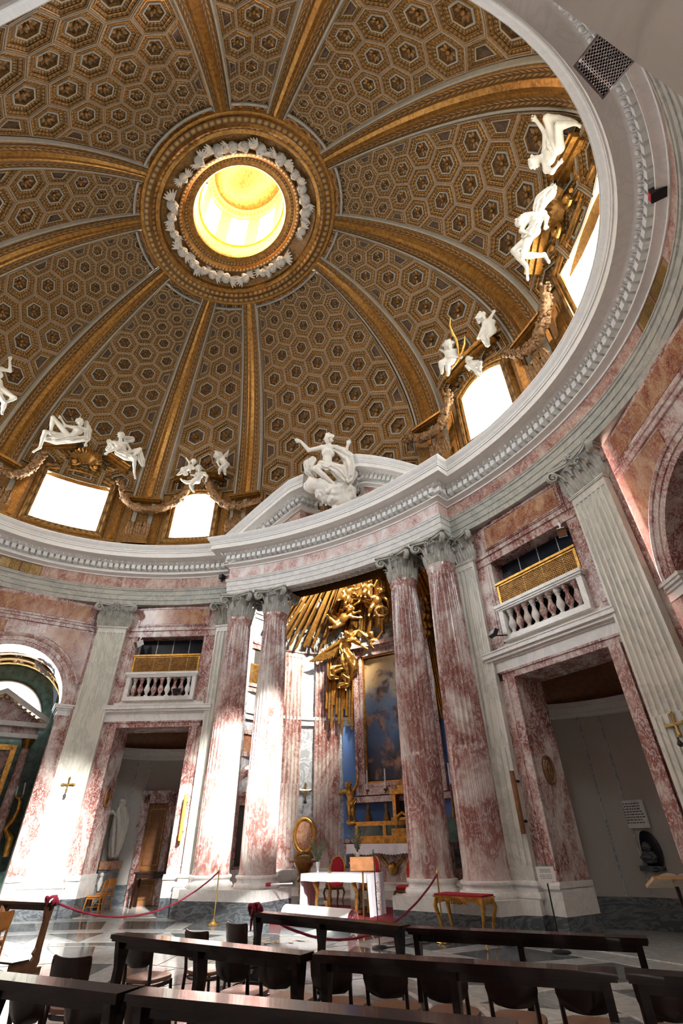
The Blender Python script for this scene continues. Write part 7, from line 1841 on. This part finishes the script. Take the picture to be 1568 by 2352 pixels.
# white rolled carpet and small pieces round the altar table
rl = empty('rolled_carpet', TRS(-.28, 6.90, 0, -.17), 'rolled white backed carpet lying before the altar table', 'carpet')
b = MB(); R_ = .20; b.grid([[(x, R_*cos(a), R_+R_*sin(a)) for a in np.linspace(0, 2*pi, 29)] for x in (-1.05, 1.08)]); inst('roll', b.mesh('roll', M_PAPER, 60), rl)
for x in (-1.04, 1.07):
    b = MB(); b.tube([(x, (.18-.0026*k)*cos(k*.35), R_+(.18-.0026*k)*sin(k*.35)) for k in range(60)], .012, 5); inst('red_spiral_end', b.mesh('red_spiral_end', M_CARPET), rl)
at = empty('altar_table', TRS(-.22, 7.98, .172), 'altar table with white cloth on carved gilded legs', 'table')
build('table_top', MB().box(-1.18, .74, 7.52, 8.44, .94, .985), M_BROWNWOOD, at); build('gilt_apron', MB().box(-1.05, .62, 7.60, 8.36, .84, .94), M_GOLDB, at)
for x in (-.80, .36):
    for y in (7.66, 8.30):
        b = MB(); b.tube([(x, y, .93), (x-.04, y-.04, .80), (x+.03, y, .62), (x, y, .40), (x+.02, y, .25), (x, y-.01, .18)], [.05, .065, .045, .04, .045, .05], 8); build('gilt_leg', b, M_GOLDB, at, 60)
build('stretcher', MB().box(-.80, .36, 7.9, 8.06, .20, .25), M_GOLDB, at)
tc = empty('table_cloth', TRS(-.22, 7.98, .99), 'white embroidered cloth hanging over both ends of the altar table', 'cloth')
X0, X1, Y0, Y1, ZT = -1.20, .76, 7.50, 8.46, .992
b = MB(); b.add([(X0, Y0, ZT), (X1, Y0, ZT), (X1, Y1, ZT), (X0, Y1, ZT)], [(0, 1, 2, 3)]); build('cloth_top', b, M_CLOTH, tc)
b = MB(); n_ = 48; b.grid([[(X0+(X1-X0)*k/n_, Y0-.004, ZT) for k in range(n_+1)], [(X0+(X1-X0)*k/n_, Y0-.012-.008*sin(k*.9), ZT-.08) for k in range(n_+1)], [(X0+(X1-X0)*k/n_, Y0-.018-.012*sin(k*.9), ZT-.16+.006*sin(k*.5)) for k in range(n_+1)]], flip=True); build('front_valance', b, M_CLOTH, tc, 60)
for s, xx, zb in ((-1, X0, .20), (1, X1, .16)):
    b = MB(); n_ = 30; rows = []
    for i in range(9):
        f = i/8; rows.append([(xx+s*(.004+.05*f*(1+sin(k*1.15+s))*.6), Y0+(Y1-Y0)*k/n_+.015*f*sin(k*.8), ZT+(zb-ZT)*f) for k in range(n_+1)])
    b.grid(rows, flip=s > 0); build('side_fall', b, M_CLOTH, tc, 60)
    if s > 0:
        b = MB()
        for z, r in ((.75, .10), (.55, .13), (.35, .08)): b.tube([(xx+.06+.02*sin(t*4), 7.98+r*cos(t), z+r*sin(t)*.8) for t in np.linspace(0, 2*pi, 15)], .007, 4)
        build('embroidery', b, M_FLOORT, tc)
def vase(x, y, z, lab, s=1.0, vm=None):
    o = empty('olive_vase', TRS(x, y, z), lab, 'vase', 'vases of olive branches'); b = MB(); b.lathe([(.045, 0), (.03, .02), (.03, .05), (.05, .14), (.06, .22), (.055, .23)], 14); inst('vase', b.mesh('vase', vm or M_WHITEPLASTIC, 50), o)
    rr = random.Random(int(x*100)); st = MB(); lf = MB()
    for k in range(20):
        a = rr.uniform(0, 2*pi); ln = rr.uniform(.38, .62)*s; sp_ = rr.uniform(.12, .34)*s; pts = [Vector((0, 0, .18)), Vector((sp_*.35*cos(a), sp_*.35*sin(a), .18+ln*.5)), Vector((sp_*cos(a), sp_*sin(a), .18+ln))]; st.tube(pts, .004, 4)
        for j in range(16):
            f = .2+.8*j/15; p = pts[1].lerp(pts[2], (f-.5)*2) if f > .5 else pts[0].lerp(pts[1], f*2); d = Vector((rr.gauss(0, 1), rr.gauss(0, 1), rr.gauss(.6, .6))).normalized()*.075; q = d.cross(Vector((rr.random(), rr.random(), .3))).normalized()*.013
            lf.add([p, p+d*.5+q, p+d, p+d*.5-q], [(0, 1, 2, 3)])
    inst('stems', st.mesh('stems', M_LEAF), o, kind='stuff'); inst('leaves', lf.mesh('leaves', M_LEAF), o, kind='stuff')
vase(-1.02, 8.05, .995, 'glass vase of olive branches on the left end of the altar table')
wp = empty('white_pedestal', TRS(-.48, 9.25, .172), 'white box pedestal behind the altar table', 'pedestal'); inst('block', MB().box(-.13, .13, -.13, .13, 0, .98).mesh('block', M_PAPER), wp); inst('cap', MB().box(-.15, .15, -.15, .15, .98, 1.02).mesh('cap', M_PAPER), wp)
vase(-.42, 9.25, 1.19, 'vase of olive branches on the white pedestal behind the music stand', 1.15)
# red chairs
def red_chair(x, y, z, rz, lab):
    o = empty('red_chair', TRS(x, y, z, rz), lab, 'chair', 'gilded red velvet chairs')
    b = MB(); b.lathe([(.0, .56), (.20, .55), (.25, .52), (.25, .47), (.24, .46)], 20, sx=1, sy=.95); inst('seat_cushion', b.mesh('seat_cushion', M_VELVET, 50), o); b = MB(); b.lathe([(.24, .40), (.26, .42), (.26, .46), (.24, .465)], 20, sx=1, sy=.95); inst('seat_rail', b.mesh('seat_rail', M_GOLDD, 50), o)
    M = TRS(0, -.25, .86, rx=.15); b = MB(); b.ball((0, 0, 0), .21, 18, 10, 0, (.95, .16, 1.3)); inst('back_cushion', b.mesh('back_cushion', M_VELVET, 60), o, M)
    b = MB(); b.tube([(.22*cos(t), 0, .29*sin(t)) for t in np.linspace(0, 2*pi, 25)], .022, 7); inst('back_frame', b.mesh('back_frame', M_GOLDB, 60), o, M)
    for s in (-1, 1): b = MB(); b.tube([(s*.16, -.22, .44), (s*.15, -.24, .54), (s*.13, -.255, .62)], .02, 6); inst('back_support', b.mesh('back_support', M_GOLDD, 50), o)
    for sx in (-1, 1):
        for sy in (-1, 1): b = MB(); b.tube([(sx*.19, sy*.18, .43), (sx*.22, sy*.21, .33), (sx*.18, sy*.18, .15), (sx*.20, sy*.21, 0.012)], [.03, .03, .02, .016], 7); inst('leg', b.mesh('leg', M_GOLDD, 60), o)
red_chair(-1.10, 9.05, .172, pi+.1, 'red velvet chair with gilded frame behind the left of the altar table'); red_chair(-.05, 9.15, .172, pi-.3, 'red velvet chair with gilded frame half hidden by the music stand'); red_chair(1.22, 8.75, .172, pi-.5, 'red velvet chair with gilded frame beside the right column')
# oval picture on gilded console
oc_ = empty('gilded_console', TRS(-2.02, 8.85, 0), 'carved gilded console in the niche beside the left columns', 'console')
b = MB(); b.lathe([(.16, 0), (.18, .05), (.10, .25), (.14, .5), (.09, .75), (.20, 1.0), (.30, 1.12), (.31, 1.18)], 14, sy=.7); inst('carved_stem', b.mesh('carved_stem', M_GOLD, 60), oc_)
rr = random.Random(9); b = MB()
for k in range(46): z = rr.uniform(.05, 1.12); a = rr.uniform(0, 6.28); r = .13+.10*abs(z-.5); b.ball((r*cos(a), r*.7*sin(a), z), rr.uniform(.03, .06), 6, 4)
inst('carving', b.mesh('carving', M_GOLDB, 50), oc_, kind='stuff'); inst('shelf', MB().box(-.36, .36, -.22, .22, 1.18, 1.23).mesh('shelf', M_BROWNWOOD), oc_)
op = empty('oval_picture', TRS(-2.02, 8.85, 1.23, .55), 'oval devotional picture in a gilded frame on the console', 'picture')
b = MB(); b.tube([(.30*cos(t), 0, .62+.42*sin(t)) for t in np.linspace(0, 2*pi, 31)], .065, 8); inst('gilt_frame', b.mesh('gilt_frame', M_GOLDB, 60), op); b = MB(); b.ball((0, 0, .62), .29, 20, 10, 0, (1, .05, 1.42)); inst('painted_oval', b.mesh('painted_oval', M_ORANGE, 60), op)
b = MB(); b.box(-.22, .22, -.08, .10, 0, .10); b.tube([(-.25, 0, .05), (-.2, -.03, .16), (0, -.02, .2), (.2, -.03, .16), (.25, 0, .05)], .05, 7); inst('carved_foot', b.mesh('carved_foot', M_GOLD, 50), op)
# candle cluster in front of the table
cc_ = empty('brass_candle_holder', TRS(-.30, 7.32, .172), 'low brass candle holder on the carpet before the altar table', 'candle holder')
for dx, h_ in ((0, .30), (-.14, .14), (.13, .15)): b = MB(); b.lathe([(.07, 0), (.06, .03), (.025, .06), (.03, h_*.6), (.05, h_*.85), (.06, h_)], 12, M=TRS(dx, 0, 0)); inst('cup', b.mesh('cup', M_BRASS, 50), cc_)
inst('tray', MB().box(-.24, .24, -.09, .09, 0, .012).mesh('tray', M_BRASS), cc_)
cx_ = empty('altar_cross', TRS(-.55, 7.9, .993), 'tiny brass cross standing on the altar table', 'cross'); b = MB(); b.box(-.012, .012, -.012, .012, 0, .12); b.box(-.04, .04, -.012, .012, .07, .09); b.box(-.04, .04, -.04, .04, 0, .015); inst('cross', b.mesh('cross', M_BRASS), cx_)
# music stand, microphone, sign, lectern
ms = empty('music_stand', TRS(1.52, 5.88, 0, .55), 'wooden book rest on a brass tripod stand', 'music stand'); b = MB(); b.tube([(0, 0, .2), (0, 0, 1.2)], .02, 8); inst('brass_pole', b.mesh('brass_pole', M_BRASS, 50), ms)
for k in range(3): a = 2*pi*k/3+.4; b = MB(); b.tube([(0, 0, .32), (.12*cos(a), .12*sin(a), .12), (.22*cos(a), .22*sin(a), 0.012)], .012, 6); inst('tripod_leg', b.mesh('tripod_leg', M_BRASS, 50), ms)
Md = TRS(0, .02, 1.25, rx=.75); inst('desk_board', MB().box(-.27, .27, -.17, .17, -.01, .012).mesh('desk_board', M_BROWNWOOD), ms, Md); inst('desk_lip', MB().box(-.27, .27, .15, .18, -.05, .012).mesh('desk_lip', M_BROWNWOOD), ms, Md)
mc = empty('microphone_stand', TRS(2.19, 5.21, 0), 'slim black microphone stand with round base', 'microphone stand'); b = MB(); b.lathe([(.15, 0), (.155, .01), (.14, .03), (.03, .05)], 20); inst('round_base', b.mesh('round_base', M_BLACK, 50), mc); b = MB(); b.tube([(0, 0, .04), (-.05, .04, .8), (-.10, .10, 1.42)], .011, 7); inst('pole', b.mesh('pole', M_BLACK, 50), mc); b = MB(); b.lathe([(.012, 0), (.02, .03), (.018, .10), (0, .12)], 8, M=TRS(-.10, .10, 1.41)); inst('microphone', b.mesh('microphone', M_BLACK, 50), mc)
cb_ = empty('cable', TRS(2.19, 5.21, 0), 'thin black cable trailing from the microphone stand base', 'cable'); b = MB(); b.tube([(2.30, 5.25, .012), (2.5, 5.5, .012), (2.62, 5.9, .012), (2.80, 6.0, .012), (2.85, 6.3, .012), (3.1, 6.4, .012)], .010, 5); build('cable', b, M_BLACK, cb_, 60)
sg = empty('sign_stand', TRS(5.31, 6.15, 0, .42), 'white notice on a black stand before the right doorway', 'sign'); b = MB(); b.lathe([(.16, 0), (.165, .012), (.14, .03), (.02, .05)], 20); inst('round_base', b.mesh('round_base', M_BLACK, 50), sg); b = MB(); b.tube([(0, 0, .04), (0, 0, .5), (0, 0, .97)], .014, 7); inst('pole', b.mesh('pole', M_BLACK, 50), sg)
Ms = TRS(0, -.02, 1.10, rx=-.15); inst('notice', MB().box(-.165, .165, -.006, .006, -.125, .125).mesh('notice', M_PAPER), sg, Ms); inst('green_edge', MB().box(-.165, .165, -.006, .006, .125, .137).mesh('green_edge', M_GREENEDGE), sg, Ms); b = MB(); rr = random.Random(12)
for z in (.075, .055, .035, -.01, -.035, -.06):
    x = -.12+rr.uniform(0, .04)
    while x < .10: L_ = rr.uniform(.015, .04); b.box(x, x+L_, -.0075, -.006, z, z+.008); x += L_+.01
for x in (.09, .115): b.box(x, x+.012, -.0075, -.006, -.11, -.10)
inst('printed_text', b.mesh('printed_text', M_INK), sg, Ms, kind='stuff')
lc = empty('lectern', TRS(7.46, 4.15, 0, .35), 'slender lectern at the right edge before the dark doorway', 'lectern'); b = MB(); b.tube([(0, 0, .03), (0, 0, 1.08)], .03, 8); inst('post', b.mesh('post', M_DARKWOOD, 50), lc); inst('foot', MB().box(-.2, .2, -.2, .2, 0, .04).mesh('foot', M_DARKWOOD), lc)
Ml = TRS(0, 0, 1.13, rx=-.28); inst('slanted_top', MB().box(-.34, .34, -.22, .22, -.02, .02).mesh('slanted_top', M_FLOORT), lc, Ml); bk_ = empty('open_book', wm(lc) @ Ml @ TRS(0, 0, .02), 'open cream book lying on the lectern at the right edge', 'book')
for s in (-1, 1):
    b = MB(); rows = [[(s*(.01+.27*k/8), y, .01+.035*sin(pi*min(1, .12+k/8*.95))) for k in range(9)] for y in (-.17, .17)]; b.grid(rows, flip=s < 0); b.grid([[(x, y, 0) for x, y, z in rows[0]], rows[0]], flip=s < 0); inst('page_block', b.mesh('page_block', M_PLASTER, 50), bk_)
rh = empty('rope_hook', TRS(-1.75, 7.05, .74), 'white rod with red velvet end beside the left pedestal', 'rod'); b = MB(); b.tube([(-1.82, 7.0, .78), (-1.25, 7.2, .80)], .016, 7); build('rod', b, M_WHITEPLASTIC, rh, 50); b = MB(); b.tube([(-1.92, 6.97, .775), (-1.80, 7.01, .78)], .04, 8); build('velvet_end', b, M_VELVET, rh, 50)
